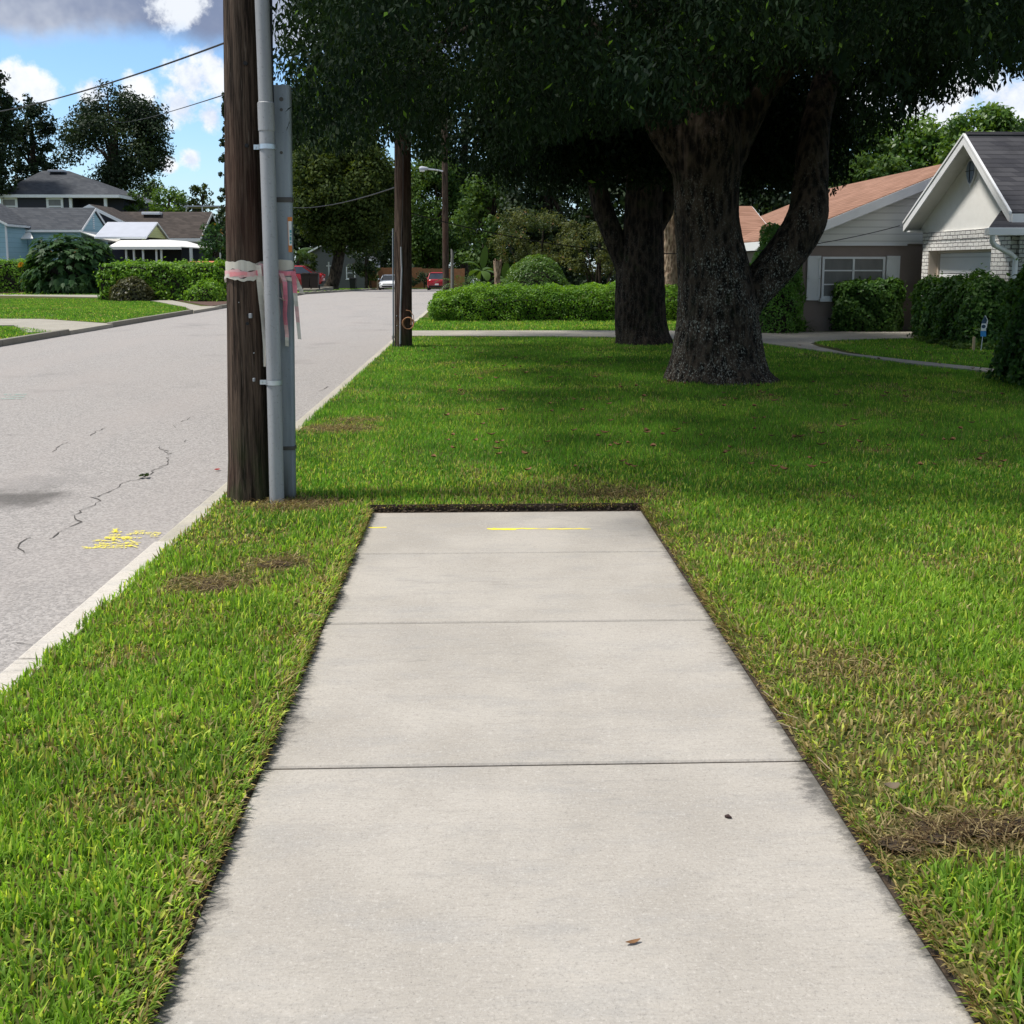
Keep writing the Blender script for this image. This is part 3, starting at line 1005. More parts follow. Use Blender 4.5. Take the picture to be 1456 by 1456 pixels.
def grass(x0, x1, y0, y1, dens, L, Wd, lod, poly=None, holes=(), z=LAWN, seed=0, green=1.0):
    global goff
    rng = np.random.default_rng(100 + seed)
    n = int((x1 - x0) * (y1 - y0) * dens)
    x = rng.uniform(x0, x1, n); y = rng.uniform(y0, y1, n)
    k = np.ones(n, bool)
    if poly is not None: k &= inside(poly, x, y)
    for h in holes: k &= ~inside(h, x, y)
    # walk and its trench, tree boles
    k &= ~((x > SWL - .004) & (x < SWR + .004) & (y < SWE + .045))
    k &= np.hypot(x - T1[0], y - T1[1] - .55) > .62
    k &= np.hypot(x - T2[0], y - T2[1] - .5) > .5
    # stay near what the camera, or one a step aside, can see
    zc = y * math.cos(PITCH)
    px = (x * math.cos(YAW) + y * math.sin(YAW)) / np.maximum(y, .3)
    k &= (px < .5 + 1.6 / np.maximum(y, .5)) & (px > -.5 - 1.6 / np.maximum(y, .5))
    x, y = x[k], y[k]
    dry = dryness(x, y)
    tuft = fbm(x * 7, y * 7, 3); tuft2 = fbm(x * 2.2, y * 2.2, 8)
    keep = rng.random(len(x)) > np.clip(dry - .25, 0, .85)
    keep &= rng.random(len(x)) < .55 + .9 * tuft
    x, y, dry, tuft, tuft2 = x[keep], y[keep], dry[keep], tuft[keep], tuft2[keep]
    n = len(x)
    a = rng.uniform(0, 2 * PI, n)
    flat = (rng.random(n) < .16 + .5 * np.clip(dry, 0, 1))
    lean = np.where(flat, rng.uniform(.8, 1.45, n), np.abs(rng.normal(.46, .30, n)))
    # blades lean out over the walk at its margin
    ex = np.where(y < SWE, np.where(x < SWL, SWL - x, x - SWR), 9)
    mar = (ex < .10)
    a = np.where(mar & (rng.random(n) < .7), np.where(x < SWL, 0, PI) + rng.normal(0, .6, n), a)
    lean = np.where(mar, np.clip(lean + .25, 0, 1.3), lean)
    l = L * rng.uniform(.45, 1.15, n) * (.62 + .75 * tuft) * np.where(flat, .9, 1) * np.clip(1 - .35 * dry, .5, 1)
    w = Wd * rng.uniform(.6, 1.25, n)
    dx, dy = np.cos(a), np.sin(a)
    sx, sy = -dy, dx
    tw = rng.normal(0, .5, n)
    sx, sy = sx * np.cos(tw) + dx * np.sin(tw), sy * np.cos(tw) + dy * np.sin(tw)
    base = np.stack([x, y, np.full(n, z) + gz(y)], 1)
    l1, l2 = lean * .55, lean * 1.5
    m1 = base + np.stack([dx * np.sin(l1), dy * np.sin(l1), np.cos(l1)], 1) * (l * .5)[:, None]
    ti = m1 + np.stack([dx * np.sin(l2), dy * np.sin(l2), np.maximum(np.cos(l2), -.2)], 1) * (l * .5)[:, None]
    side = np.stack([sx, sy, np.zeros(n)], 1) * (w / 2)[:, None]
    # colour
    ng = np.clip((7.6 - y) / 2.4, 0, 1)[:, None]  # near blades drier and paler; farther ones carry the tree shade in their colour
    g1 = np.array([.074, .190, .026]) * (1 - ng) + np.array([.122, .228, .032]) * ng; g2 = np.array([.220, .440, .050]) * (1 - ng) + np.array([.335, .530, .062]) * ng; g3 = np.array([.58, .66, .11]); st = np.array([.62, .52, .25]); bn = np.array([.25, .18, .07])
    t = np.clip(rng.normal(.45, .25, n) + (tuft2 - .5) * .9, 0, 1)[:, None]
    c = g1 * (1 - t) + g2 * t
    ye = (rng.random(n) < (.12 if lod == 0 else .05) + .45 * np.clip(fbm(x * .8, y * .8, 33) - .45, 0, 1) + .35 * np.clip(dry, 0, .6))[:, None]
    c = np.where(ye, g3 * rng.uniform(.7, 1.1, (n, 1)), c)
    dr = (rng.random(n) < (.055 if lod == 0 else .03) + .75 * np.clip(dry, 0, 1) + (.15 if lod == 0 else .06) * flat)[:, None]
    sb_ = rng.random((n, 1))
    c = np.where(dr, (st * sb_ + bn * (1 - sb_)) * rng.uniform(.6, 1.1, (n, 1)), c)
    c = c * rng.uniform(.72, 1.2, (n, 1)) * green
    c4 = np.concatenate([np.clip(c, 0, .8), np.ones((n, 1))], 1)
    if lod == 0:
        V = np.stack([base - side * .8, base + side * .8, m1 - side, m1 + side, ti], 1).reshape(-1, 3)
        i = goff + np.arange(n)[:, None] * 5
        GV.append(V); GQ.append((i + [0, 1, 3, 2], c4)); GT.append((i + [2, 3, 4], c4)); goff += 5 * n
    else:
        V = np.stack([base - side, base + side, ti], 1).reshape(-1, 3)
        i = goff + np.arange(n)[:, None] * 3
        GV.append(V); GT.append((i + [0, 1, 2], c4)); goff += 3 * n


far_edge = [(p[0], p[1] - .08) for p in [P(600, 479.5), P(870, 481)] + WALK_OUT]
mainlawn = [(VERGE - .02, -8), (60, -8), (60, far_edge[-1][1])] + [(p[0], p[1]) for p in far_edge[::-1]] + [(VERGE - .02, far_edge[0][1])]
island = [(p[0], p[1]) for p in WALK_IN] + [(14, WALK_IN[-1][1])]
hedgelawn = [(VERGE, yF + .05), (P(860, 472)[0] + 5, yF + .05), (P(860, 472)[0] + 5, yF + 9), (VERGE, yF + 9)]
GR = (VERGE - .02, 13)
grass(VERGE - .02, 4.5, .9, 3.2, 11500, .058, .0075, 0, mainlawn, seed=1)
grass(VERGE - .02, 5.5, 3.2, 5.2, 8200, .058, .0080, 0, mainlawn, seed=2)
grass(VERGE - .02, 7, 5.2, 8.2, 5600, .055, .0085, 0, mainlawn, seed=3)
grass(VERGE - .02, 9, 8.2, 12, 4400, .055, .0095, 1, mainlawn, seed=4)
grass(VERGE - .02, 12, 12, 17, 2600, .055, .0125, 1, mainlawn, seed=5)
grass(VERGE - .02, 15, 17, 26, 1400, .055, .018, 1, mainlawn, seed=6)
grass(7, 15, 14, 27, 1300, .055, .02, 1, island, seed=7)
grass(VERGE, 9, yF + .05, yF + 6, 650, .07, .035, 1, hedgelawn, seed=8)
# verge and gardens across the street
isl2 = [(KERB_L - .16, yB + .6), (KERB_L - .16, yC - .1), (P(264, 438)[0], P(264, 438)[1]), (P(220, 430)[0], P(220, 430)[1]), (P(150, 424.5)[0], P(150, 424.5)[1]), (-32, P(0, 419)[1]), (-32, P(0, 451)[1]), (P(60, 454)[0], P(60, 454)[1])]
grass(-32, KERB_L, 20, 50, 420, .06, .04, 1, isl2, seed=9, green=.95)
isl3 = [(KERB_L - .16, 12), (KERB_L - .16, yA - .4), (P(20, 465)[0], P(20, 465)[1]), (-26, P(0, 463)[1]), (-26, 12)]
grass(-26, KERB_L, 14, 30, 500, .06, .035, 1, isl3, seed=10, green=.95)
isl4 = [(KERB_L - .16, 56), (KERB_L - .16, 104), (-30, 104), (-30, 56)]
grass(-26, KERB_L, 56, 104, 150, .09, .08, 1, isl4, seed=11)
grass(-14, 6, ROADEND + .2, ROADEND + 5, 150, .09, .08, 1, None, seed=12)

# fringe of trimmed blades hanging over the margin of the walk
def fringe(n, seed):
    global goff
    rng = np.random.default_rng(seed)
    t = rng.random(n); u = np.abs(rng.normal(0, .016, n))
    which = rng.choice(3, n, p=(.40, .40, .20))
    x = np.where(which == 0, SWL - .004 - u, np.where(which == 1, SWR + .004 + u, SWL + (SWR - SWL) * t))
    y = np.where(which == 2, SWE + .05 + u, 1.2 + (SWE - 1.2) * t)
    a = np.where(which == 0, 0, np.where(which == 1, PI, -PI / 2)) + rng.normal(0, .75, n)
    gap = fbm(x * 3, y * 6, 71)
    k = rng.random(n) < np.clip((gap - .30) * 3.2, .12, 1); x, y, a, which = x[k], y[k], a[k], which[k]; n = len(x)
    lean = rng.uniform(.5, 1.5, n); l = rng.uniform(.018, .055, n); w = rng.uniform(.003, .007, n)
    dx, dy = np.cos(a), np.sin(a); sx, sy = -dy, dx
    base = np.stack([x, y, np.full(n, LAWN - .004) + rng.uniform(0, .02, n)], 1)
    m1 = base + np.stack([dx * np.sin(lean * .7), dy * np.sin(lean * .7), np.cos(lean * .7)], 1) * (l * .5)[:, None]
    ti = m1 + np.stack([dx * np.sin(lean * 1.3), dy * np.sin(lean * 1.3), np.cos(lean * 1.3)], 1) * (l * .5)[:, None]
    ti[:, 2] = np.maximum(ti[:, 2], .003)
    side = np.stack([sx, sy, np.zeros(n)], 1) * (w / 2)[:, None]
    st = np.array([.50, .38, .17]); bn = np.array([.16, .10, .045]); gr = np.array([.17, .27, .035])
    r = rng.random((n, 1)); lf = (which == 0)[:, None]
    c = np.where(r < np.where(lf, .22, .38), st, np.where(r < np.where(lf, .46, .70), bn, gr)) * rng.uniform(.6, 1.15, (n, 1))
    c4 = np.concatenate([c, np.ones((n, 1))], 1)
    V = np.stack([base - side, base + side, m1 - side, m1 + side, ti], 1).reshape(-1, 3)
    i = goff + np.arange(n)[:, None] * 5
    GV.append(V); GQ.append((i + [0, 1, 3, 2], c4)); GT.append((i + [2, 3, 4], c4)); goff += 5 * n


fringe(11000, 55)


def thatch(seed=77):
    """Dead runners and clippings lying over the worn patches."""
    global goff
    rng = np.random.default_rng(seed)
    for c, r, s_ in DRYW:
        if s_ < .52: continue
        n = int(26000 * r * r * s_ * s_)
        q = rng.normal(0, .52, (n, 2)) * r
        x, y = c[0] + q[:, 0] * 1.35, c[1] + q[:, 1]
        k = ~((x > SWL - .01) & (x < SWR + .01) & (y < SWE + .05)) & (x > VERGE); x, y = x[k], y[k]; n = len(x)
        a = rng.uniform(0, 2 * PI, n); l = rng.uniform(.02, .085, n); w = rng.uniform(.0015, .0042, n)
        d = np.stack([np.cos(a), np.sin(a), rng.normal(.05, .22, n)], 1); sd = np.stack([-np.sin(a), np.cos(a), rng.normal(0, .4, n)], 1)
        b0 = np.stack([x, y, LAWN + .006 + rng.uniform(0, .022, n)], 1)
        m1 = b0 + d * (l * .5)[:, None] + np.array([0, 0, .006]); ti = b0 + d * l[:, None]
        side = sd * (w / 2)[:, None]
        cc_ = np.array([.52, .42, .22]) * (u_ := rng.random((n, 1)) ** 2.2) + np.array([.10, .060, .030]) * (1 - u_)
        c4 = np.concatenate([cc_, np.ones((n, 1))], 1)
        V = np.stack([b0 - side, b0 + side, m1 - side, m1 + side, ti], 1).reshape(-1, 3)
        i = goff + np.arange(n)[:, None] * 5
        GV.append(V); GQ.append((i + [0, 1, 3, 2], c4)); GT.append((i + [2, 3, 4], c4)); goff += 5 * n


thatch()
q = np.concatenate([a for a, _ in GQ]); tcat = np.concatenate([a for a, _ in GT])
cc = np.concatenate([b for _, b in GQ] + [b for _, b in GT])
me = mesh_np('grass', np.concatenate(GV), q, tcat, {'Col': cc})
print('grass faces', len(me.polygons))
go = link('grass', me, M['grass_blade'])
tag(go, 'mown green grass of the lawns, thin and brown along the walk', 'grass', kind='stuff')
del GV, GQ, GT, GC

# worn patches of bare soil and thatch in the turf
sb = MB()
for i, (c, r, s_) in enumerate(DRYW):
    if s_ < .8: continue
    pts = []
    for a in np.linspace(0, 2 * PI, 40, endpoint=False):
        rr = r * .45 * (.55 + .9 * float(fbm(np.array([i * 9 + 2 * math.cos(a)]), np.array([2 * math.sin(a)]), 61)[0]))
        pts.append((c[0] + math.cos(a) * rr * 1.35, c[1] + math.sin(a) * rr, LAWN + .003 + .0012 * i))
    pts = [(x, y, z) for x, y, z in pts if not (SWL - .02 < x < SWR + .02 and y < SWE + .06)]
    sb.poly(pts)
struct('soil_ground', sb, M['soil'])

# dropped leaves
def curled_leaf(mb, p, L, ang, curl=.3, wid=.45):
    n = 5
    d = np.array([math.cos(ang), math.sin(ang), 0]); s = np.array([-d[1], d[0], 0])
    vs = []
    for i in range(n):
        t = i / (n - 1)
        w = L * wid * math.sin(PI * (t * .86 + .07)) * .5
        c = np.asarray(p) + d * L * (t - .5) + np.array([0, 0, .004 + curl * L * (t - .5) ** 2 * 2])
        vs += [c + s * w + np.array([0, 0, w * .5]), c, c - s * w + np.array([0, 0, w * .35])]
    fs = []
    for i in range(n - 1):
        fs += [(3 * i, 3 * i + 1, 3 * i + 4, 3 * i + 3), (3 * i + 1, 3 * i + 2, 3 * i + 5, 3 * i + 4)]
    mb.add(vs, fs)


b = MB(); p = P(900, 1342, 0); curled_leaf(b, p, .040, .3, .25, .30)
tag(b.build('fallen_leaf', M['dead_leaf'], smooth=True, origin=p), 'small curled brown dead leaf lying on the near concrete slab', 'leaf')
b = MB(); p = P(309, 669, ROADZ + .004); curled_leaf(b, p, .05, .4, .3, .8)
tag(b.build('fallen_leaf', M['red_leaf'], smooth=True, origin=p), 'bright red fallen leaf lying on the asphalt beside the wooden pole', 'leaf')
b = MB(); p = P(203, 679, ROADZ + .005)
for i in range(7): curled_leaf(b, (p[0] + rs.uniform(-.04, .04), p[1] + rs.uniform(-.03, .03), p[2] + rs.uniform(0, .02)), .06, rs.uniform(0, 6), .5, .5)
tag(b.build('weed', M['leaf_olive'], origin=p), 'tiny green weed growing out of the long crack in the asphalt', 'weed')
b = MB(); p = P(1035, 1163, 0)
b.tube([(p[0] - .009, p[1] + .003, .004), (p[0], p[1], .006), (p[0] + .010, p[1] - .006, .004)], [.003, .0065, .002], 8)
tag(b.build('seed_pod', M['dark_seed'], smooth=True, origin=p), 'small dark seed pod lying on the concrete walk', 'seed')
b = MB(); p = P(1268, 1122, LAWN + .05); curled_leaf(b, p, .05, .1, .5, .7)
tag(b.build('fallen_leaf', plain('faded_leaf', (.13, .10, .065), .8, 0, .3, 30), smooth=True, origin=p), 'broad pale tan fallen leaf lying in the grass beside the walk', 'leaf')
b = MB()
for i in range(170):
    px, py = rs.uniform(600, 1440), 490 + 180 * rs.random() ** 1.3
    p = P(px, py, LAWN + .05)
    curled_leaf(b, p, rs.uniform(.05, .10), rs.uniform(0, 6), .5, .6)
for i in range(0):
    p = P(rs.uniform(1000, 1440), rs.uniform(700, 900), LAWN + .05); curled_leaf(b, p, .06, rs.uniform(0, 6), .5, .6)
tag(b.build('fallen_leaves', M['dead_leaf'], smooth=True), 'brown fallen leaves scattered over the shaded lawn', 'leaves', kind='stuff')
b = MB()
for i in range(60):
    x = rs.choice([SWL - .02, SWR + .02, rs.uniform(SWL, SWR)]) + rs.gauss(0, .02); y = rs.uniform(1.8, SWE)
    if SWL < x < SWR: continue
    z = LAWN + rs.uniform(.005, .03); a = rs.uniform(0, PI); l = rs.uniform(.03, .07)
    b.bar((x, y, z), (x + math.cos(a) * l, y + math.sin(a) * l, z + rs.uniform(-.01, .02)), .003, .002)
tag(b.build('thatch_debris', M['stub_wood']), 'dry straw clippings along the trimmed margins of the walk', 'clippings', kind='stuff')
# ------------------------------------------------------------------ near pole, pipe, guard and tape
def vn3(a, b, c, seed=0):
    return float(vnoise(np.array([a + c * 3.1]), np.array([b + c * 1.7]), seed)[0])


pb = P(355, 709, LAWN)
PY = pb[1]
ppm = F / project(pb)[2]
pole = thing('utility_pole', 'weathered brown wooden utility pole with a grey pipe up its side, beside the concrete walk', 'utility pole', pb)
pts, rad = [], []
t0 = at(341.5, 0, PY); zt = t0[2]
zs = np.concatenate([[-.15, 0, .12, .3], np.linspace(.5, 9.0, 60)])
for z in zs:
    t = (z - pb[2]) / (zt - pb[2])
    pts.append((pb[0] + (t0[0] - pb[0]) * t, PY, z))
    r = 30 / ppm / 1.0
    rad.append((28.5 + (21.8 * 1.0 - 28.5) * min(t, 1.6)) / ppm * (1 + .10 * max(0, 1 - z / .25)))
PSL = (t0[0] - pb[0]) / (zt - pb[2])


def pole_x(z): return pb[0] + PSL * (z - pb[2])


def pole_r(z): return (28.5 - 6.7 * (z - pb[2]) / (zt - pb[2])) / ppm


b = MB()
b.tube(pts, rad, 40, True, lambda i, k, a, p: 1 + .05 * (vn3(k * .9, p[2] * .35, 0, 3) - .5) - (.055 if vn3(k * 1.7, p[2] * .22, 2, 8) > .74 else 0))
b.build('shaft', M['pole_wood'], pole, True)
# weather checks, bolt holes and old nails
b = MB()
for px, py, s in ((349, 90, 3), (351, 207, 3), (352, 460, 2.5), (353, 448, 2), (330.5, 286, 0)):
    if s == 0: continue
    y = PY - pole_r(at(px, py, PY)[2]) * .93
    p = at(px, py, y); b = MB(); b.tube([(p[0], y - .008, p[2]), (p[0], y + .03, p[2])], s * .9 / ppm, 10); b.build('bolt_hole', M['dark_void'], pole)
b = MB()
for px, py, s in ((356, 449, 3.2), (361, 540, 2.4), (361, 502, .9), (340, 430, .8)):
    y = PY - pole_r(at(px, py, PY)[2]) * .95
    p = at(px, py, y); b = MB(); b.box(p[0] - s / ppm * .6, p[0] + s / ppm * .6, y - .012, y + .02, p[2] - s / ppm, p[2] + s / ppm); b.build('nail_head', M['pvc'], pole, bevel=.003)
b = MB(); y = PY - pole_r(1.9) * .35; p = at(330.5, 286, y)
b.box(p[0] - .02, p[0] + .02, y - .012, y, p[2] - .022, p[2] + .022)
b.build('number_tag', M['galvanised'], pole, bevel=.003)

# grey plastic pipe standing off the pole on straps
pipe_y = PY - .115
def pipe_pt(py): return at(372.5 + (393.5 - 372.5) * py / 700.0 + (1.5 * math.sin(py / 700 * PI)), py, pipe_y)
p0 = pipe_pt(700); p1 = pipe_pt(0)
b = MB()
cp = [(p0[0], p0[1], p0[2] - .12)] + [pipe_pt(r) for r in (700, 600, 500, 400, 300, 184)]
b.tube(cp, 10.1 / ppm, 24)
cp2 = [pipe_pt(r) for r in (146, 100, 50, 0)]
dv = (np.array(cp2[-1]) - np.array(cp2[-2])); dv /= np.linalg.norm(dv)
cp2.append(tuple(np.array(cp2[-1]) + dv * 4.0))
b.tube(cp2, 9.4 / ppm, 24)
cond = b.build('conduit', M['pvc'], pole, True)
b = MB(); A, B = np.array(pipe_pt(168)), np.array(pipe_pt(145.5)); C = np.array(pipe_pt(187))
e_ = (B - C) / np.linalg.norm(B - C)
b.tube([C, C + e_ * .006, A, B - e_ * .006, B], [10.6 / ppm, 11.0 / ppm, 11.0 / ppm, 11.0 / ppm, 10.0 / ppm], 24)
b.build('coupling', M['pvc'], cond)
for r, xl, xr in ((209, 361, 390), (543.5, 370, 395)):
    b = MB(); c = pipe_pt(r)
    ring = [(c[0] + math.cos(a) * 11.2 / ppm, c[1] + math.sin(a) * 11.2 / ppm, c[2]) for a in np.linspace(PI, 2 * PI, 14)]
    hw = 3.2 / ppm
    for q0, q1 in zip(ring[:-1], ring[1:]):
        b.slab([(q0[0], q0[1], c[2] - hw), (q1[0], q1[1], c[2] - hw), (q1[0], q1[1], c[2] + hw), (q0[0], q0[1], c[2] + hw)], (0, -.003, 0))
    yl = pipe_y + .015
    xa, xb = at(xl, r, yl)[0], at(xr, r, yl)[0]
    b.box(xa, ring[0][0] + .004, yl - .010, yl, c[2] - hw, c[2] + hw)
    b.box(ring[-1][0] - .004, xb, yl - .010, yl, c[2] - hw, c[2] + hw)
    b.tube([(xa + .012, yl - .02, c[2]), (xa + .012, yl + .09, c[2])], .008, 8)
    b.tube([(xb - .010, yl - .02, c[2]), (xb - .010, yl + .09, c[2])], .007, 8)
    b.build('strap', M['galvanised'], cond)
# dark cable running down the side of the pole behind the pipe
b = MB(); yy = PY - .04
b.tube([at(384.5, -60, yy), at(386, 60, yy), at(387.5, 150, yy), at(389.5, 300, yy), at(393, 450, yy), at(398, 600, yy), at(401, 690, yy)], 1.9 / ppm, 8)
b.build('cable', M['black_cable'], pole, True)

# zinc guard beside it
GY = PY + .02
gb0, gt0 = at(408.5, 692, GY), at(401, 122, GY)
guard = thing('cable_guard', 'tall grey metal cable guard standing close against the wooden pole', 'cable guard', (gb0[0], GY, gb0[2]))
def guard_x(z): return gb0[0] + (gt0[0] - gb0[0]) * (z - gb0[2]) / (gt0[2] - gb0[2])
GW, GD = .118, .075
b = MB()
prof = []
for a in np.linspace(PI, 2 * PI, 9): prof.append((math.cos(a), math.sin(a)))
ringp = [(-1, .6), (-1, -.55), (-.88, -.85), (-.7, -1), (.7, -1), (.88, -.85), (1, -.55), (1, .6), (.8, .75), (-.8, .75)]
lev = [gb0[2] - .15, gb0[2], (gb0[2] + gt0[2]) / 2, gt0[2]]
vs = []
for z in lev:
    for u, w_ in ringp: vs.append((guard_x(z) + u * GW / 2, GY + w_ * GD / 2, z))
n = len(ringp)
fs = [(i * n + k, i * n + (k + 1) % n, (i + 1) * n + (k + 1) % n, (i + 1) * n + k) for i in range(3) for k in range(n)] + [tuple(3 * n + k for k in range(n))]
b.add(vs, fs)
b.build('channel', M['zinc'], guard)
for r, hgt in ((284.5, .017), (636, .013)):
    b = MB(); z = at(405, r, GY)[2]; x = guard_x(z)
    b.box(x - GW / 2 - .006, x + GW / 2 + .006, GY - GD / 2 - .006, GY + GD * .42, z - hgt, z + hgt)
    b.build('band', M['rust_band'], guard, bevel=.003)
b = MB(); z = at(405, 113, GY)[2]; x = guard_x(z)
b.box(x - GW / 2 - .02, x - GW / 2 + .012, GY - .02, GY, z - .01, z + .01)
b.tube([(x - GW / 2 - .006, GY - .01, z - .06), (x - GW / 2 - .008, GY - .01, z + 1.2)], .006, 8)
b.build('ground_wire', M['rust_band'], guard)
b = MB()
for px, py, s in ((400, 141, 3), (400, 156, 2.2), (400, 217, 2.2)):
    p = at(px, py, GY - GD / 2); b = MB(); b.tube([(p[0], GY - GD / 2 - .002, p[2]), (p[0], GY - GD / 2 + .002, p[2])], s / ppm, 8); b.build('bolt', M['rust_band'], guard)
# warning sticker wrapping the guard's edge
def px_panel(mb, x0, x1, r0, r1, y, th=.002):
    a = at(x0, r0, y); c = at(x1, r1, y)
    mb.box(a[0], c[0], y - th, y, c[2], a[2])
fy = GY - GD / 2 - .0015
b = MB(); px_panel(b, 409.5, 415.6, 308.5, 358.5, fy)
st = b.build('sticker', M['plate_white'], guard)
b = MB(); px_panel(b, 409.5, 415.6, 308.5, 314.5, fy - .0022, .001); px_panel(b, 410, 415.6, 349, 358.5, fy - .0022, .001); px_panel(b, 409.5, 410.3, 308.5, 358.5, fy - .0032, .001)
b.build('sticker_border', M['label_orange'], st)
b = MB()
for k, (r0, r1) in enumerate(((327, 331), (332.5, 335), (336.5, 342), (343.5, 346.5))): px_panel(b, 411.8 + .5 * (k % 2), 414.6, r0, r1, fy - .0024, .001)
b.build('sticker_print', M['label_teal'], st)

# flagging tape round pole and guard
PK = (.90, .27, .36); PK2 = (.84, .50, .50); WH = (.70, .66, .58); GYW = (.66, .62, .56)
zb = at(355, 385, PY)[2]
def tape_mesh(name, strips, parent):
    V, Q, Cc = [], [], []
    for left, right, cols in strips:
        o = len(V); n = len(left)
        V += list(left) + list(right)
        for i in range(n - 1):
            Q.append((o + i, o + i + 1, o + n + i + 1, o + n + i)); Cc.append((*cols[i], 1))
    me = mesh_np(name, np.array(V), np.array(Q), None, {'Col': np.array(Cc)})
    o = link(name, me, M['flag_tape'], parent, True)
    return o


tape = thing('flagging_tape', 'faded pink and white flagging tape wrapped round pole and guard, its ends hanging', 'tape', (pole_x(zb), PY, zb))
def loop(zc, wob, half, off, col, seed, hug=True):
    """A band that hugs the round pole and then the guard."""
    rr = np.random.default_rng(seed)
    r = pole_r(zc) + off; gx = guard_x(zc); x0 = pole_x(zc)
    path = []
    for a in np.linspace(math.radians(150), math.radians(330), 22): path.append((x0 + r * math.cos(a), PY + r * math.sin(a)))
    h, dd = GW / 2 + off, GD / 2 + off
    path += [(gx - h * .9, GY - dd), (gx - h * .3, GY - dd - .002), (gx + h * .35, GY - dd - .003), (gx + h * .9, GY - dd), (gx + h, GY - dd * .5), (gx + h, GY + dd * .4), (gx + h * .6, GY + dd)]
    path += [(gx, PY + r * .75), (x0, PY + r), (x0 - r * .6, PY + r * .8)]
    path.append(path[0])
    L_, R_, cs = [], [], []
    for i, (x, y) in enumerate(path):
        dz = wob * math.sin(i * .55 + seed) + rr.normal(0, wob * .3); hh = half * (1 + .25 * math.sin(i * .8 + seed * 2))
        L_.append((x, y, zc + dz + hh)); R_.append((x, y, zc + dz - hh)); cs.append(np.array(col) * rr.uniform(.9, 1.08))
    L_[-1] = L_[0]; R_[-1] = R_[0]
    return (L_, R_, cs)


def hang(px, y, w, cols, seed=0, parent=None):
    """A hanging end: photo polyline at depth y, width in photo pixels."""
    rr = np.random.default_rng(seed)
    pp = []
    for (a, b_) in zip(px[:-1], px[1:]):
        for t in np.linspace(0, 1, 5)[:-1]: pp.append((a[0] + (b_[0] - a[0]) * t, a[1] + (b_[1] - a[1]) * t))
    pp.append(px[-1])
    n = len(pp); L_, R_, cs = [], [], []
    for i, (x, r_) in enumerate(pp):
        t = i / (n - 1); ww = w[0] + (w[1] - w[0]) * t
        dy = .012 * math.sin(t * 7 + seed)
        L_.append(at(x - ww / 2, r_, y + dy)); R_.append(at(x + ww / 2, r_ + ww * .15, y - .02 * math.cos(t * 5 + seed)))
        k = min(int(t * len(cols)), len(cols) - 1); cs.append(np.array(cols[k]) * rr.uniform(.88, 1.08))
    return (L_, R_, cs)


z1 = at(355, 378, PY)[2]; z2 = at(355, 389, PY)[2]; z3 = at(355, 395, PY)[2]
tape_mesh('band', [loop(z1, .006, .030, .006, WH, 1)], tape)
tape_mesh('band', [loop(z2, .006, .022, .010, PK2, 2)], tape)
lo_ = loop(z3, .012, .012, .014, WH, 3); tape_mesh('band', [lo_], tape)
# bright pink turn over the guard and pink patch on the pole
gp = loop(z2 + .004, .004, .016, .017, PK, 5)
tape_mesh('band', [(gp[0][19:29], gp[1][19:29], gp[2][19:29])], tape)
gp = loop(z2 - .002, .003, .013, .016, (.86, .34, .36), 6)
tape_mesh('band', [(gp[0][10:17], gp[1][10:17], gp[2][10:17])], tape)
fr = GY - GD / 2 - .028
pf = PY - pole_r(zb) - .02
for px, y, w, cols, sd in (
        ([(366, 376), (369, 400), (371, 425), (374, 455), (376, 490), (376, 521)], PY - .105, (10, 3), (WH, WH, GYW, WH), 1),
        ([(371, 374), (374, 392), (378, 430), (377, 452)], PY - .095, (7, 5), (PK2, WH, GYW), 2),
        ([(389, 388), (393, 410), (397, 445), (394, 470), (395, 488)], fr - .03, (4, 4), (GYW, GYW, WH), 3),
        ([(400, 388), (405, 400), (406, 425), (405, 448), (408, 475), (408, 492)], fr - .01, (7, 5), (PK2, PK, PK, PK, PK2, GYW), 4),
        ([(401, 390), (401, 402), (404, 420), (406, 430)], fr + .005, (7, 6), (PK2, GYW, PK2), 5),
        ([(417, 386), (419, 405), (420, 420), (423, 450), (426, 482)], fr, (7, 5), (PK, PK, GYW, PK2, GYW), 6),
        ([(419, 392), (424, 404), (430, 417)], fr + .02, (6, 7), (WH, WH), 7),
        ([(396, 422), (405, 427)], fr - .015, (4, 5), (GYW, WH), 8),
        ([(331, 386), (328, 392), (329, 399)], PY - .03, (5, 2), (WH, WH), 9)):
    tape_mesh('tail', [hang(px, y, w, cols, sd)], tape)

# ------------------------------------------------------------------ second pole, its cord, third pole with street lamp, wires
def simple_pole(px_base, row_base, px_top, row_top, w_base, w_top, Y, ztop, lbl, mat, flush=True):
    p = at(px_base, row_base, Y); q = at(px_top, row_top, Y)
    base = (p[0], Y, LAWN + float(gz(Y)))
    t = thing('utility_pole', lbl, 'utility pole', base)
    sc = F / project(p)[2]
    sl = (q[0] - p[0]) / (q[2] - p[2])
    zs = np.linspace(base[2] - .2, ztop, 30)
    b = MB()
    b.tube([(p[0] + sl * (z - p[2]), Y, z) for z in zs], [(w_base + (w_top - w_base) * min(1.6, max(0, (z - p[2]) / (q[2] - p[2])))) / 2 / sc for z in zs], 28, True,
           lambda i, k, a, p_: 1 + .04 * (vn3(k * .9, p_[2] * .3, 1, 3) - .5))
    b.build('shaft', mat, t, True)
    return t, sc, sl, p


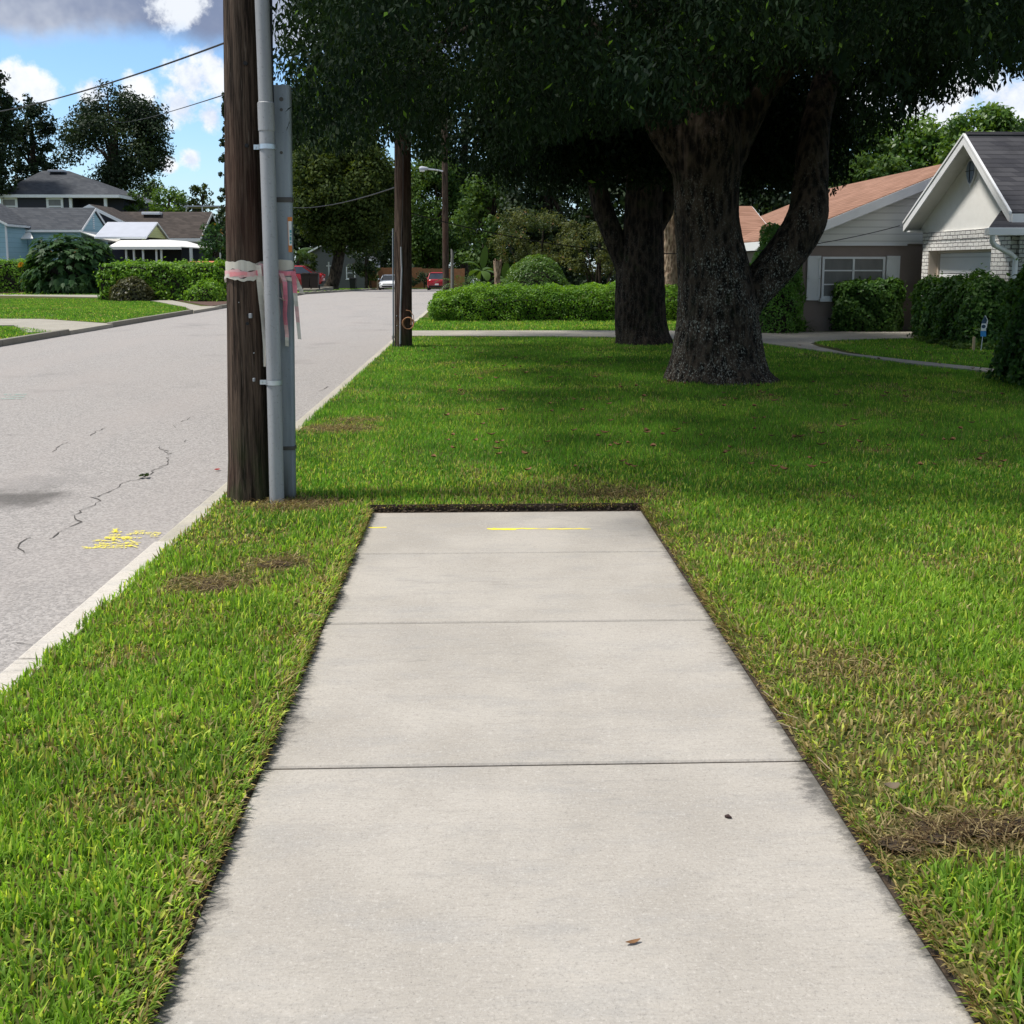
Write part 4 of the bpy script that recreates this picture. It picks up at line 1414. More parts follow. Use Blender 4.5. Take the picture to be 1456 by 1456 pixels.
p2b = P(574, 493, LAWN)
Y2 = p2b[1]
pole2, sc2, sl2, q2 = simple_pole(573.5, 493, 572.5, 215, 25, 23, Y2, 9.5, 'dark wooden utility pole at the lawn edge with a thin pale pipe', M['pole_wood'])
b = MB(); yy = Y2 - .10
b.tube([at(559.3, 497, yy), at(558.8, 325, yy)], 1.1 / sc2, 10)
b.box(*[at(556.5, 338, yy)[0], at(560, 338, yy)[0]], yy - .01, yy + .01, at(557, 338, yy)[2], at(557, 336.8, yy)[2])
b.build('conduit', M['zinc'], pole2, True)
b = MB(); yy = Y2 - .185
b.tube([at(569, 497, yy), at(569.5, 440, yy), at(571.3, 384, yy), at(570.8, 372, yy), at(570.3, 351, yy)], 1.25 / sc2, 8)
b.build('wire_moulding', M['pvc'], pole2, True)
b = MB(); b.tube([at(570.4, 352, yy), at(573, 280, yy), at(573.3, 200, yy)], 0.35 / sc2, 6); b.build('ground_wire', M['rust_band'], pole2, True)
b = MB(); b.tube([at(568.8, 489, yy - .02), at(568.8, 497, yy - .02), at(567.8, 504, yy - .05)], [1.2 / sc2, 1.5 / sc2, .6 / sc2], 8); b.build('ground_rod', M['rust_band'], pole2, True)
b = MB()
for px, py in ((564, 449), (564.3, 463), (563.8, 492)):
    p = at(px, py, Y2 - .16); b = MB(); b.tube([(p[0], p[1] - .02, p[2]), (p[0], p[1] + .05, p[2])], .6 / sc2, 6); b.build('bolt', M['galvanised'], pole2)
cy_ = Y2 - .22; cc_ = at(580.5, 459.5, cy_)
coil = MB()
for k in range(4):
    ring = [(cc_[0] + (6.6 + .5 * k) / sc2 * math.cos(a), cy_ - .012 * k + .01 * math.sin(a * 2), cc_[2] + (8.2 + .4 * k) / sc2 * math.sin(a) * (1 - .05 * k)) for a in np.linspace(0, 2 * PI, 28)]
    coil.tube(ring, .62 / sc2, 6, False)
ring = [at(x, r_, cy_) for x, r_ in ((577, 441), (583, 442), (588, 449), (588.5, 458), (586, 466), (583, 467))]
coil.tube(ring, .5 / sc2, 6)
coil.tube([at(584, 451, cy_ - .01), at(585, 457, cy_ - .02), at(584, 462, cy_ - .01)], 1.1 / sc2, 6)
tag(coil.build('cord_coil', M['orange_cord'], smooth=True, origin=cc_), 'coil of orange cord hanging low on the dark pole at the lawn edge', 'cord')

Y3 = 52.0
pole3, sc3, sl3, q3 = simple_pole(634, 415, 632.5, 240, 9.2, 8.4, Y3, 9.0, 'distant wooden utility pole beside the red hatchback, carrying a street lamp', M['pole_wood'])
lamp = thing('street_lamp', 'street lamp with a pale cobra head on a thin arm from the distant pole', 'street lamp', at(630, 243, Y3 - .15))
b = MB(); b.tube([at(630, 243.5, Y3 - .15), at(620, 241.5, Y3 - .15), at(607, 240.2, Y3 - .15)], .035, 8); b.build('arm', M['galvanised'], lamp, True)
b = MB(); A = np.array(at(609, 240, Y3 - .15)); B = np.array(at(595.5, 239.4, Y3 - .15))
b.tube([A + (B - A) * t for t in (0, .15, .4, .7, .92, 1)], [.04, .075, .10, .115, .08, .02], 12); b.build('lamp_head', M['metal_roof'], lamp, True)
b = MB(); m_ = A + (B - A) * .65; b.tube([m_ + np.array([.12, 0, -.09]), m_ + np.array([-.12, 0, -.09])], [.07, .07], 10); b.build('lens', M['lamp_lens'], lamp, True)


def wire(A, B, sag, r, lbl):
    A, B = np.array(A), np.array(B)
    n = 36
    pts = []
    for i in range(n + 1):
        t = i / n; p = A + (B - A) * t; p = p + np.array([0, 0, -sag * 4 * t * (1 - t)])
        pts.append(p)
    b = MB(); b.tube(pts, r, 6)
    return tag(b.build('overhead_wire', M['black_cable'], smooth=True, origin=tuple(A)), lbl, 'wire')


wire(at(338, 54, PY - .05), at(-120, 168, 17.0), .16, .0065, 'thick black overhead wire sagging from the near wooden pole across the blue sky')
wire(at(340, 128, PY + .08), at(150, 166, 80.0), .3, .0045, 'thin dark overhead wire below the thick one, crossing the white clouds')
wire(at(574, 262, Y2), at(395, 292, 45.0), .25, .012, 'thin dark wire from the lawn edge pole to the trees across the street')
wire(at(1279, 321, 24.5), at(573, 300, Y2 + .05), .75, .011, 'thin service wire reaching from the white gable towards the lawn edge pole')
# ------------------------------------------------------------------ foliage
def leaf_mesh(c, d, nrm, L, Wd, fold=.12, seed=0):
    """Diamond leaves: centre c, long axis d, face normal nrm."""
    s = np.cross(d, nrm); s /= (np.linalg.norm(s, axis=1, keepdims=True) + 1e-9)
    n2 = np.cross(s, d)
    L = np.broadcast_to(L, (len(c),))[:, None]; Wd = np.broadcast_to(Wd, (len(c),))[:, None]
    base = c - d * L * .5; tip = c + d * L * .5 - n2 * L * .08
    mid = c - d * L * .06 + n2 * Wd * fold
    V = np.stack([base, mid + s * Wd * .5, tip, mid - s * Wd * .5], 1).reshape(-1, 3)
    Q = np.arange(len(c))[:, None] * 4 + np.arange(4)
    return V, Q


def rand_dirs(rng, n):
    v = rng.normal(size=(n, 3)); return v / np.linalg.norm(v, axis=1, keepdims=True)


def clump_leaves(rng, C, R, per, L, Wd, droop=.5, flat=(1, 1, .8), shell=.5):
    """Leaves gathered into clumps. C centres, R radii, per = leaves per clump."""
    C = np.asarray(C, float); R = np.asarray(R, float); per = np.asarray(np.broadcast_to(per, (len(C),)), int)
    idx = np.repeat(np.arange(len(C)), per)
    n = len(idx)
    u = rand_dirs(rng, n)
    r = R[idx] * (shell + (1 - shell) * rng.random(n) ** .6)
    c = C[idx] + u * r[:, None] * np.array(flat)
    nrm = u + rng.normal(0, .55, (n, 3)) + np.array([0, 0, .35]); nrm /= np.linalg.norm(nrm, axis=1, keepdims=True)
    d = rand_dirs(rng, n) + u * .35 - np.array([0, 0, droop]); d -= nrm * np.sum(d * nrm, 1, keepdims=True) * .7
    d /= np.linalg.norm(d, axis=1, keepdims=True)
    cl = rng.normal(0, .28, len(C))
    tint = np.clip(.45 + cl[idx] + rng.normal(0, .22, n), 0, .93)
    tint = np.where(rng.random(n) < .02, 1.0, tint)
    V, Q = leaf_mesh(c, d, nrm, L * rng.uniform(.65, 1.2, n), Wd * rng.uniform(.65, 1.2, n))
    return V, Q, tint


def crown_obj(name, parts, mat, parent):
    V = np.concatenate([p[0] for p in parts]); offs = np.cumsum([0] + [len(p[0]) for p in parts[:-1]])
    Q = np.concatenate([p[1] + o for p, o in zip(parts, offs)]); T = np.concatenate([p[2] for p in parts])
    return link(name, mesh_np(name, V, Q, None, {'tint': T}), mat, parent)


def limb(mb, pts, r0, r1, seg=10, rough=.12, seed=0):
    n = len(pts)
    # smooth the polyline
    P_ = [np.asarray(p, float) for p in pts]
    out = []
    for i in range(n - 1):
        a = P_[max(i - 1, 0)]; b_ = P_[i]; c = P_[i + 1]; d_ = P_[min(i + 2, n - 1)]
        for t in np.linspace(0, 1, 7)[:-1]:
            out.append(.5 * ((2 * b_) + (-a + c) * t + (2 * a - 5 * b_ + 4 * c - d_) * t * t + (-a + 3 * b_ - 3 * c + d_) * t ** 3))
    out.append(P_[-1])
    m_ = len(out)
    if hasattr(r0, '__len__'):
        rad = np.interp(np.linspace(0, n - 1, m_), np.arange(n), r0)
    else:
        rad = np.linspace(r0, r1, m_)
    mb.tube(out, list(rad), seg, True, lambda i, k, a, p: 1 + rough * ((vn3(k * .7 + seed, i * .35, 0, seed + 4) - .5) * 2 + (vn3(k * 1.9 + seed, i * .8, 2, seed + 9) - .5) * 1.2))


def bark_tube(mb, pts, rads, seg, rows, amp, seed, foot=0.0):
    """Bole or limb with furrowed bark as real relief."""
    P_ = np.array(pts, float); n = len(P_)
    t = np.linspace(0, n - 1, rows); i = np.clip(t.astype(int), 0, n - 2); u = (t - i)[:, None]
    a = P_[np.maximum(i - 1, 0)]; b_ = P_[i]; c = P_[i + 1]; d_ = P_[np.minimum(i + 2, n - 1)]
    C = .5 * (2 * b_ + (c - a) * u + (2 * a - 5 * b_ + 4 * c - d_) * u ** 2 + (-a + 3 * b_ - 3 * c + d_) * u ** 3)
    R = np.interp(t, np.arange(n), rads)
    T = np.gradient(C, axis=0); T /= np.linalg.norm(T, axis=1, keepdims=True)
    s0 = np.cross(T, np.array([0, 1.0, 0])); s0 /= np.linalg.norm(s0, axis=1, keepdims=True)
    s1 = np.cross(T, s0)
    ln = np.concatenate([[0], np.cumsum(np.linalg.norm(np.diff(C, axis=0), axis=1))])
    ang = np.linspace(0, 2 * PI, seg, endpoint=False)
    A, L_ = np.meshgrid(ang, ln); RR = np.repeat(R[:, None], seg, 1)
    # noise on a cylinder that closes on itself: blend two shifts of the angle
    def cyl(f):
        w = A / (2 * PI); return f(A) * (1 - w) + f(A - 2 * PI) * w
    q = R.mean()
    big = cyl(lambda x: fbm(x * 1.1 + seed, L_ * .9 + seed, seed, 3)) - .5
    wv = cyl(lambda x: vnoise(x * 3 + seed, L_ * 3, seed + 3)) - .5
    f1 = cyl(lambda x: vnoise(x * q / .055 + wv * 1.6, L_ / .26 + seed, seed + 5)); f2 = cyl(lambda x: vnoise(x * q / .028 + wv * 2, L_ / .085, seed + 6)); f3 = cyl(lambda x: vnoise(x * q / .013, L_ / .030, seed + 8))
    ridge = (1 - np.abs(2 * f1 - 1)) * .55 + (1 - np.abs(2 * f2 - 1)) * .32 + f3 * .2
    fl = foot * np.maximum(0, 1 - (C[:, 2:3] - LAWN) / .55) ** 1.5 * (cyl(lambda x: vnoise(x * 1.3 + 4, x * 0, seed + 11)) - .25)
    D = RR * (1 + .14 * big + fl) + amp * (ridge - .6)
    V = C[:, None, :] + (s0[:, None, :] * np.cos(A)[:, :, None] + s1[:, None, :] * np.sin(A)[:, :, None]) * D[:, :, None]
    idx = np.arange(rows * seg).reshape(rows, seg)
    nx = np.roll(idx, -1, 1)
    Q = np.stack([idx[:-1], nx[:-1], nx[1:], idx[1:]], -1).reshape(-1, 4)
    mb.add(V.reshape(-1, 3).tolist(), Q.tolist())


# --- the big oaks on the lawn -------------------------------------------------
low_edge = [(380, 60), (392, 150), (402, 190), (430, 205), (470, 222), (520, 212), (556, 205), (600, 222), (640, 238), (690, 262), (740, 275), (790, 285), (830, 280), (900, 270), (1100, 280), (1190, 275), (1230, 215), (1290, 175), (1330, 150), (1390, 140), (1425, 120), (1470, 108), (1600, 90)]
LE = np.array(low_edge, float)
LEF = np.array([(380, 60), (392, 150), (402, 218), (430, 216), (470, 224), (520, 213), (556, 206), (600, 222), (640, 236), (690, 246), (740, 232), (790, 205), (850, 196), (930, 184), (1000, 174), (1060, 150), (1105, 105), (1170, 95), (1215, 150), (1245, 200), (1290, 175), (1330, 150), (1390, 140), (1425, 120), (1470, 108), (1600, 90)], float)


HOLES = [(668, 172, 10), (690, 195, 6), (650, 205, 8), (852, 8, 3), (648, 58, 2), (400, 65, 6)]


def allowed(c, r, margin=.75):
    px, py, zc = project(c)
    if zc < 1: return True
    rp = r * F / zc * margin
    if px + rp < 380 and py > -100: return False
    if px - rp < 386 and py + rp > -40 and px > 0: return False
    E_ = LEF if c[1] < T1[1] + 1.6 else LE
    for hx, hy, hr in HOLES:
        if math.hypot(px - hx, py - hy) < hr + rp * .8: return False
    lim = min(np.interp(px + k * rp * .7, E_[:, 0], E_[:, 1], left=-200) for k in (-1, 0, 1))
    return py + rp * .85 < lim


def oak_crown(rng, ctr, rx, ry, z0, z1, K, rmin, rmax, ymin=None):
    C, R = [], []
    tries = 0
    while len(C) < K and tries < K * 60:
        tries += 1
        a = rng.uniform(0, 2 * PI); q = math.sqrt(rng.random())
        x = ctr[0] + rx * q * math.cos(a); y = ctr[1] + ry * q * math.sin(a)
        zt_ = z0 + (z1 - z0) * math.sqrt(max(0, 1 - q * q) * .9 + .1)
        u = rng.random()
        z = z0 + (zt_ - z0) * (u ** 1.9)
        r = rng.uniform(rmin, rmax)
        if ymin and y < ymin: continue
        if allowed((x, y, z), r): C.append((x, y, z)); R.append(r)
    return np.array(C), np.array(R)


rng = np.random.default_rng(5)
t1 = thing('oak_tree', 'massive dark oak with a forked lichen flecked trunk standing in the lawn shade', 'tree', T1, 'oak trees on the lawn')
YT = T1[1] + .55
b = MB()
tw = F / project((T1[0], YT, 1.5))[2]


def TP(px, py, dy=0.0): return np.array(at(px, py, YT + dy))


# bole with flared foot
rows = [(1022, 552, 82), (1021, 545, 79), (1020, 532, 73.5), (1020, 515, 68.5), (1020, 490, 65), (1021, 455, 63), (1019, 420, 60), (1014, 385, 54), (1008, 345, 49), (1004, 310, 47), (1004, 270, 48), (1005, 235, 52), (1004, 205, 54), (1004, 185, 52), (1005, 160, 47), (1007, 125, 40), (1012, 70, 33), (1016, -20, 26), (1020, -140, 16)]
pts = [TP(x, r) for x, r, w in rows]
bark_tube(b, pts, [w * (.97 if r > 480 else .93) / tw for x, r, w in rows], 200, 260, .032, 5, .20)
bark_tube(b, [TP(1040, 465), TP(1066, 420), TP(1098, 383), TP(1128, 345), TP(1147, 310), TP(1152, 265, .1), TP(1155, 215, .2), TP(1162, 165, .4), TP(1180, 100, .8), TP(1215, 10, 1.4), TP(1270, -120, 2.2)], [.25, .27, .28, .285, .28, .24, .215, .20, .19, .16, .10], 120, 240, .026, 12)
bark_tube(b, [TP(1022, 265), TP(1036, 215), TP(1060, 162), TP(1085, 120), TP(1130, 75), TP(1185, 25), TP(1260, -40, -.5), TP(1360, -120, -1)], [.22, .27, .26, .23, .20, .18, .14, .08], 96, 180, .022, 13)
bark_tube(b, [TP(992, 275), TP(972, 225), TP(945, 188), TP(925, 150), TP(880, 90), TP(820, 20), TP(740, -70, -.8)], [.22, .25, .21, .18, .15, .12, .07], 96, 160, .022, 14)
limb(b, [TP(920, 145, 0), TP(860, 110, -1.4), TP(760, 60, -2.6), TP(620, 0, -4)], [.12, .10, .07, .03], 0, 12, .06, 6)
limb(b, [TP(1090, 115), TP(1120, 60, -1.5), TP(1180, -20, -3), TP(1260, -160, -4.5)], [.16, .12, .09, .04], 0, 12, .06, 7)
rb_ = np.random.default_rng(41)
for i in range(46):
    a = rb_.uniform(0, 2 * PI); q = rb_.uniform(2.0, 6.0); e = np.array([3.2 + q * math.cos(a), 13.0 + q * math.sin(a) * .95, rb_.uniform(3.4, 6.5)])
    s_ = np.array([3.3 + .25 * (e[0] - 3.3), 13.3 + .25 * (e[1] - 13.3), rb_.uniform(4.6, 7.0)])
    if not allowed(e, .05): continue
    limb(b, [s_, s_ + (e - s_) * .5 + np.array([0, 0, .35]), e], [.07, .045, .012], 0, 7, .1, i)
b.build('trunk', M['bark_oak'], t1, True)
parts = []
C, R = oak_crown(rng, (3.3, 13.2), 7.4, 7.2, 3.0, 12.0, 360, .55, 1.05)
kf = (C[:, 1] > 11.5) | (C[:, 2] > 6.5); C, R = C[kf], R[kf]
parts.append(clump_leaves(rng, C, R, (R ** 2 * 480).astype(int), .125, .048, .75, (1, 1, .7), .15))
# lower skirt, denser and finer where the lens sees it
C2, R2 = oak_crown(rng, (3.0, 12.0), 6.9, 5.8, 2.6, 5.8, 330, .40, .75)
parts.append(clump_leaves(rng, C2, R2, (R2 ** 2 * 1500).astype(int), .068, .026, 1.1, (1, 1, .75), .1))
C3, R3 = oak_crown(rng, (1.2, 8.4), 3.3, 2.6, 2.6, 5.6, 110, .30, .55)
parts.append(clump_leaves(rng, C3, R3, (R3 ** 2 * 2300).astype(int), .056, .022, 1.2, (1, 1, .8), .1))
C4, R4 = oak_crown(rng, (7.0, 13.5), 3.6, 4.0, 3.0, 6.5, 150, .40, .7)
parts.append(clump_leaves(rng, C4, R4, (R4 ** 2 * 1000).astype(int), .085, .032, 1.1, (1, 1, .75), .1))
# drooping sprays that break up the lower edge
sp_c, sp_d, sp_t = [], [], []
k_ = 0
while k_ < 620:
    a = rng.uniform(0, 2 * PI); q = 7.0 * math.sqrt(rng.random()); x, y = 3.2 + q * math.cos(a), 12.2 + q * math.sin(a) * .9
    if y < 5.6: continue
    z = rng.uniform(2.7, 5.6); px_, py_, zc_ = project((x, y, z))
    if not (360 < px_ < 1560): continue
    E_ = LEF if y < T1[1] + 1.6 else LE
    gap = np.interp(px_, E_[:, 0], E_[:, 1]) - py_
    lo_g, hi_g = (6, 60) if k_ < 420 else (60, 260)
    if not lo_g < gap < hi_g or not allowed((x, y, z), .12): continue
    k_ += 1
    ln = min(rng.uniform(.25, .75), (gap + 14) * zc_ / F); dirx = rng.normal(0, .35, 2); tt = np.clip(rng.normal(.5, .3), 0, .92)
    m_ = int(14 + ln * 40)
    for j in range(m_):
        u = (j + rng.random()) / m_
        sp_c.append((x + dirx[0] * ln * u + rng.normal(0, .045), y + dirx[1] * ln * u + rng.normal(0, .045), z + .15 - ln * u + rng.normal(0, .02)))
        d_ = rng.normal(0, .45, 3) + np.array([0, 0, -1.0]); sp_d.append(d_ / np.linalg.norm(d_)); sp_t.append(np.clip(tt + rng.normal(0, .12), 0, .93))
sp_c = np.array(sp_c); sp_d = np.array(sp_d); nn_ = rand_dirs(rng, len(sp_c)); nn_ -= sp_d * np.sum(nn_ * sp_d, 1, keepdims=True); nn_ /= np.linalg.norm(nn_, axis=1, keepdims=True)
V, Q = leaf_mesh(sp_c, sp_d, nn_, .092 * rng.uniform(.7, 1.2, len(sp_c)), .032 * rng.uniform(.8, 1.2, len(sp_c)))
parts.append((V, Q, np.array(sp_t)))
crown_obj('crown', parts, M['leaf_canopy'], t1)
print('oak leaves', sum(len(p[1]) for p in parts))

t2 = thing('oak_tree', 'second dark oak with two stems, standing behind the massive one near the driveway', 'tree', T2, 'oak trees on the lawn')
YT2 = T2[1] + .5
tw2 = F / project((T2[0], YT2, 1.5))[2]
def TQ(px, py, dy=0.0): return np.array(at(px, py, YT2 + dy))
b = MB()
rows = [(913, 497, 44), (913, 489, 41), (912, 478, 38), (910, 455, 36), (910, 420, 35), (910, 390, 34), (912, 365, 31), (914, 340, 28.5), (916, 300, 26), (916, 250, 25), (914, 190, 24), (912, 120, 22), (905, 20, 18)]
bark_tube(b, [TQ(x, r) for x, r, w in rows], [w / tw2 for x, r, w in rows], 140, 200, .034, 25, .28)
bark_tube(b, [TQ(896, 400), TQ(884, 365), TQ(870, 330), TQ(856, 295), TQ(847, 250), TQ(840, 200), TQ(820, 130, -.5), TQ(780, 40, -1)], [.22, .22, .21, .20, .19, .17, .14, .08], 90, 160, .028, 26)
limb(b, [TQ(930, 330), TQ(942, 312), TQ(950, 290), TQ(965, 220, .5), TQ(1000, 120, 1), TQ(1060, 0, 2)], [.16, .14, .14, .14, .12, .06], 0, 16, .05, 9)
b.build('trunk', M['bark_oak_dark'], t2, True)
C, R = oak_crown(rng, (T2[0] - 1.0, 20.3), 6.2, 5.2, 3.3, 11.5, 420, .6, 1.15)
parts = [clump_leaves(rng, C, R, (R ** 2 * 260).astype(int), .17, .07, .7, (1, 1, .75), .15)]
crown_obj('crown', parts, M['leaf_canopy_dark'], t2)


# --- trees farther off ---------------------------------------------------------
def far_tree(label, px, hw, top, bot, Y, mat, seed, K=60, leaf=.30, cat='tree', group=None, name='tree', trunk=.22, trunk_px=None, zflat=.85, density=1.0, shape='round', dens_in=.25, bark_='bark_far', gaps=0.0, base_row=None):
    """Crown given by photo extents at street distance Y."""
    rng = np.random.default_rng(seed)
    cz0, cz1 = at(px, bot, Y)[2], at(px, top, Y)[2]
    cx = at(px, (top + bot) / 2, Y)[0]
    g0 = float(gz(Y)) + LAWN
    cz0 = max(cz0, g0 + .15)
    rw = hw * (Y / F)
    rd = rw * .85
    tx = at(trunk_px, bot, Y)[0] if trunk_px else cx
    t = thing(name, label, cat, (tx, Y, g0), group)
    hgt = cz1 - cz0
    rr = min(rw, hgt) * .30
    C, R = [], []
    for i in range(K):
        for _ in range(30):
            v = rand_dirs(rng, 1)[0] * (rng.uniform(.35, 1.0) ** .5)
            if shape == 'cone':
                h = rng.random() ** 1.5; a = rng.uniform(0, 2 * PI); q = (1 - h) * rng.uniform(.5, 1)
                v = np.array([math.cos(a) * q, math.sin(a) * q, h * 2 - 1])
            if gaps and vn3(v[0] * 2.3, v[2] * 2.3, v[1], seed) < gaps: continue
            break
        r = rr * rng.uniform(.6, 1.15) * (max(.35, 1 - (v[2] + 1) / 2 * .6) if shape == 'cone' else 1)
        sx = 1 - r / rw * .55; sz = 1 - r / (hgt / 2) * .45
        C.append((cx + v[0] * rw * sx, Y + v[1] * rd * sx, (cz0 + cz1) / 2 + v[2] * hgt / 2 * sz)); R.append(r)
    C = np.array(C); R = np.array(R)
    per = np.maximum(20, (R / leaf) ** 2 * 15 * density).astype(int)
    parts = [clump_leaves(rng, C, R, per, leaf, leaf * .6, .35, (1, 1, zflat), .25)]
    crown_obj('crown', parts, M[mat], t)
    b = MB()
    topz = cz0 + hgt * .72
    k1 = (tx + (cx - tx) * .3, Y, (g0 + cz0) / 2 + .1); k2 = (cx, Y, cz0 + hgt * .35)
    limb(b, [(tx, Y, g0 - .2), (tx, Y, g0 + .3), k1, k2, (cx + rw * .05, Y, topz)], [trunk * 1.5, trunk * 1.15, trunk, trunk * .8, trunk * .3], 0, 10, .1, seed)
    for i in range(7):
        j = rng.integers(len(C)); e = C[j]; s = np.array(k2) + (np.array(k1) - np.array(k2)) * rng.uniform(-.6, .5)
        limb(b, [s, (s + e) / 2 + np.array([0, 0, hgt * .04]), e], [trunk * .5, trunk * .32, trunk * .1], 0, 6, .1, seed + i)
    b.build('trunk', M[bark_], t, True)
    return t


GL = 'trees behind the houses across the street'
far_tree('tall dark tree cut by the picture edge above the slate roof', -22, 52, 68, 305, 100, 'leaf_dark', 21, 130, .42, group=GL, trunk=.4)
far_tree('dark green rounded tree between the tall dark tree and the open oak', 46, 36, 126, 300, 110, 'leaf_dark', 22, 130, .40, group=GL, trunk=.35)
far_tree('broad open oak with sky showing through, standing over the slate roof', 162, 84, 118, 292, 122, 'leaf_dark', 23, 86, .38, group=GL, trunk=.45, trunk_px=138, gaps=.40, density=.75)
far_tree('low light green weeping tree beside the broad open oak', 188, 26, 268, 325, 104, 'leaf_mid', 24, 40, .34, group=GL, trunk=.15)
far_tree('light green weeping tree above the brown shingle roof', 240, 30, 262, 325, 106, 'leaf_green', 25, 44, .34, group=GL, trunk=.15, density=.8)
far_tree('small dull green tree between the weeping tree and the near pole', 288, 22, 252, 340, 128, 'leaf_olive', 26, 40, .4, group=GL, trunk=.15)
far_tree('dark hazy tree low on the skyline behind the weeping trees', 225, 40, 246, 335, 146, 'leaf_mid', 27, 40, .5, group=GL, trunk=.2)
far_tree('tall narrow dark conifer rising just behind the near pole', 322, 21, 132, 345, 76, 'leaf_dark', 28, 90, .30, group=GL, trunk=.2, shape='cone', name='conifer_tree')
far_tree('leafy dark green bush tree beside the brown house porch', 308, 26, 306, 405, 64, 'leaf_shrub', 29, 50, .26, trunk=.10)
far_tree('low dark tree filling in behind the near pole', 395, 40, 225, 350, 118, 'leaf_dark', 30, 50, .5, group=GL, trunk=.25)

GC_ = 'trees around the far end of the street'
far_tree('big olive green tree with a dark trunk beyond the for sale post', 492, 92, 188, 362, 84, 'leaf_olive', 31, 170, .34, group=GC_, trunk=.5, trunk_px=470, density=1.1)
far_tree('tall dark tree rising behind the big olive green tree', 455, 85, 95, 300, 128, 'leaf_dark', 46, 120, .55, group=GC_, trunk=.4)
far_tree('dark tree filling the gap under the olive green tree', 540, 60, 250, 404, 118, 'leaf_dark', 32, 70, .5, group=GC_, trunk=.3)
far_tree('dark drooping palm like bush behind the black bin', 520, 30, 330, 396, 98, 'leaf_dark', 33, 40, .32, group=GC_, trunk=.15)
far_tree('fresh green leafy tree behind the distant lamp pole', 618, 64, 212, 396, 116, 'leaf_mid', 34, 120, .40, group=GC_, trunk=.35, trunk_px=600)
far_tree('green leafy tree to the house side of the distant lamp pole', 700, 62, 232, 408, 70, 'leaf_mid', 35, 90, .32, group=GC_, trunk=.35)
far_tree('dark tall tree rising behind the two green street trees', 660, 90, 90, 300, 120, 'leaf_dark', 36, 90, .55, group=GC_, trunk=.5)
far_tree('dark tree high behind the flowering crape tree', 780, 85, 130, 410, 66, 'leaf_dark', 37, 100, .36, group=GC_, trunk=.4)
far_tree('dark tree straight behind the second oak', 905, 95, 110, 412, 62, 'leaf_dark', 38, 110, .36, group=GC_, trunk=.4)
far_tree('dark tree behind the massive oak trunk', 1010, 85, 120, 412, 58, 'leaf_dark', 39, 100, .34, group=GC_, trunk=.4)
far_tree('dark tree above the low terracotta roof', 1110, 90, 105, 400, 56, 'leaf_dark', 40, 110, .34, group=GC_, trunk=.4)
far_tree('deep green tree rising behind the taupe house', 1215, 85, 150, 330, 54, 'leaf_mid', 41, 110, .30, group='trees behind the taupe and white houses', trunk=.35)
far_tree('bright green tree beside the white gable peak', 1310, 66, 158, 300, 52, 'leaf_green', 42, 90, .28, group='trees behind the taupe and white houses', trunk=.3)
far_tree('bright green tree over the charcoal roof ridge', 1405, 70, 146, 260, 46, 'leaf_green', 43, 100, .26, group='trees behind the taupe and white houses', trunk=.3)
far_tree('green tree at the picture edge over the charcoal roof', 1500, 60, 150, 260, 50, 'leaf_green', 44, 70, .28, group='trees behind the taupe and white houses', trunk=.3)
far_tree('small dark bushy tree below the bright ones, over the terracotta ridge', 1245, 55, 215, 300, 42, 'leaf_mid', 45, 70, .24, group='trees behind the taupe and white houses', trunk=.2)

# far-off wooded skyline closing every gap
rngt = np.random.default_rng(99)
C, R = [], []
for i in range(900):
    x = rngt.uniform(-95, 110); y = rngt.uniform(150, 185)
    top = 9.5 + 3.2 * (vn3(x * .09, 1, 0, 7) - .5) * 2 + (3.0 if x > -8 else 0)
    z = float(gz(y)) + top * rngt.random() ** .8
    C.append((x, y, z)); R.append(rngt.uniform(1.6, 2.9))
R = np.array(R)
tl = crown_obj('treeline', [clump_leaves(rngt, C, R, (R ** 2 * 34).astype(int), .75, .5, .2, (1.2, 1, .8), .2)], M['leaf_dark'], None)
tag(tl, 'far dark wooded skyline behind all the houses and street trees', 'woods', kind='stuff')

# crape myrtles: many thin stems
def myrtle(label, px, hw, top, bot, Y, seed, K):
    rng = np.random.default_rng(seed)
    g0 = float(gz(Y)) + LAWN
    cx = at(px, top, Y)[0]; z1 = at(px, top, Y)[2]; z0 = at(px, bot, Y)[2]; rw = hw * Y / F
    t = thing('crape_myrtle', label, 'small tree', (cx, Y, g0), 'crape myrtles behind the clipped hedge')
    C, R = [], []
    for i in range(K):
        v = rand_dirs(rng, 1)[0]; v *= rng.uniform(.4, 1) ** .5
        if v[2] < -.6: v[2] = -.6
        C.append((cx + v[0] * rw * .9, Y + v[1] * rw * .8, z0 + (v[2] * .5 + .5) * (z1 - z0) * .92)); R.append(rng.uniform(.22, .46))
    parts = [clump_leaves(rng, C, R, 95, .12, .06, .1, (1, 1, .8), .1)]
    crown_obj('crown', parts, M['leaf_myrtle'], t)
    b = MB()
    for i in range(9):
        j = rng.integers(K); e = np.array(C[j]); s = np.array([cx + rng.uniform(-.2, .2), Y + rng.uniform(-.2, .2), g0 - .1])
        limb(b, [s, s + (e - s) * .45 + np.array([0, 0, .25]), e], [.05, .035, .01], 0, 6, .1, seed + i)
    b.build('trunk', M['bark_far'], t, True)


myrtle('pale flowering crape myrtle behind the clipped hedge', 762, 74, 286, 385, 41, 51, 95)
myrtle('thinner brownish crape myrtle close behind the second oak', 850, 56, 308, 400, 38, 52, 60)
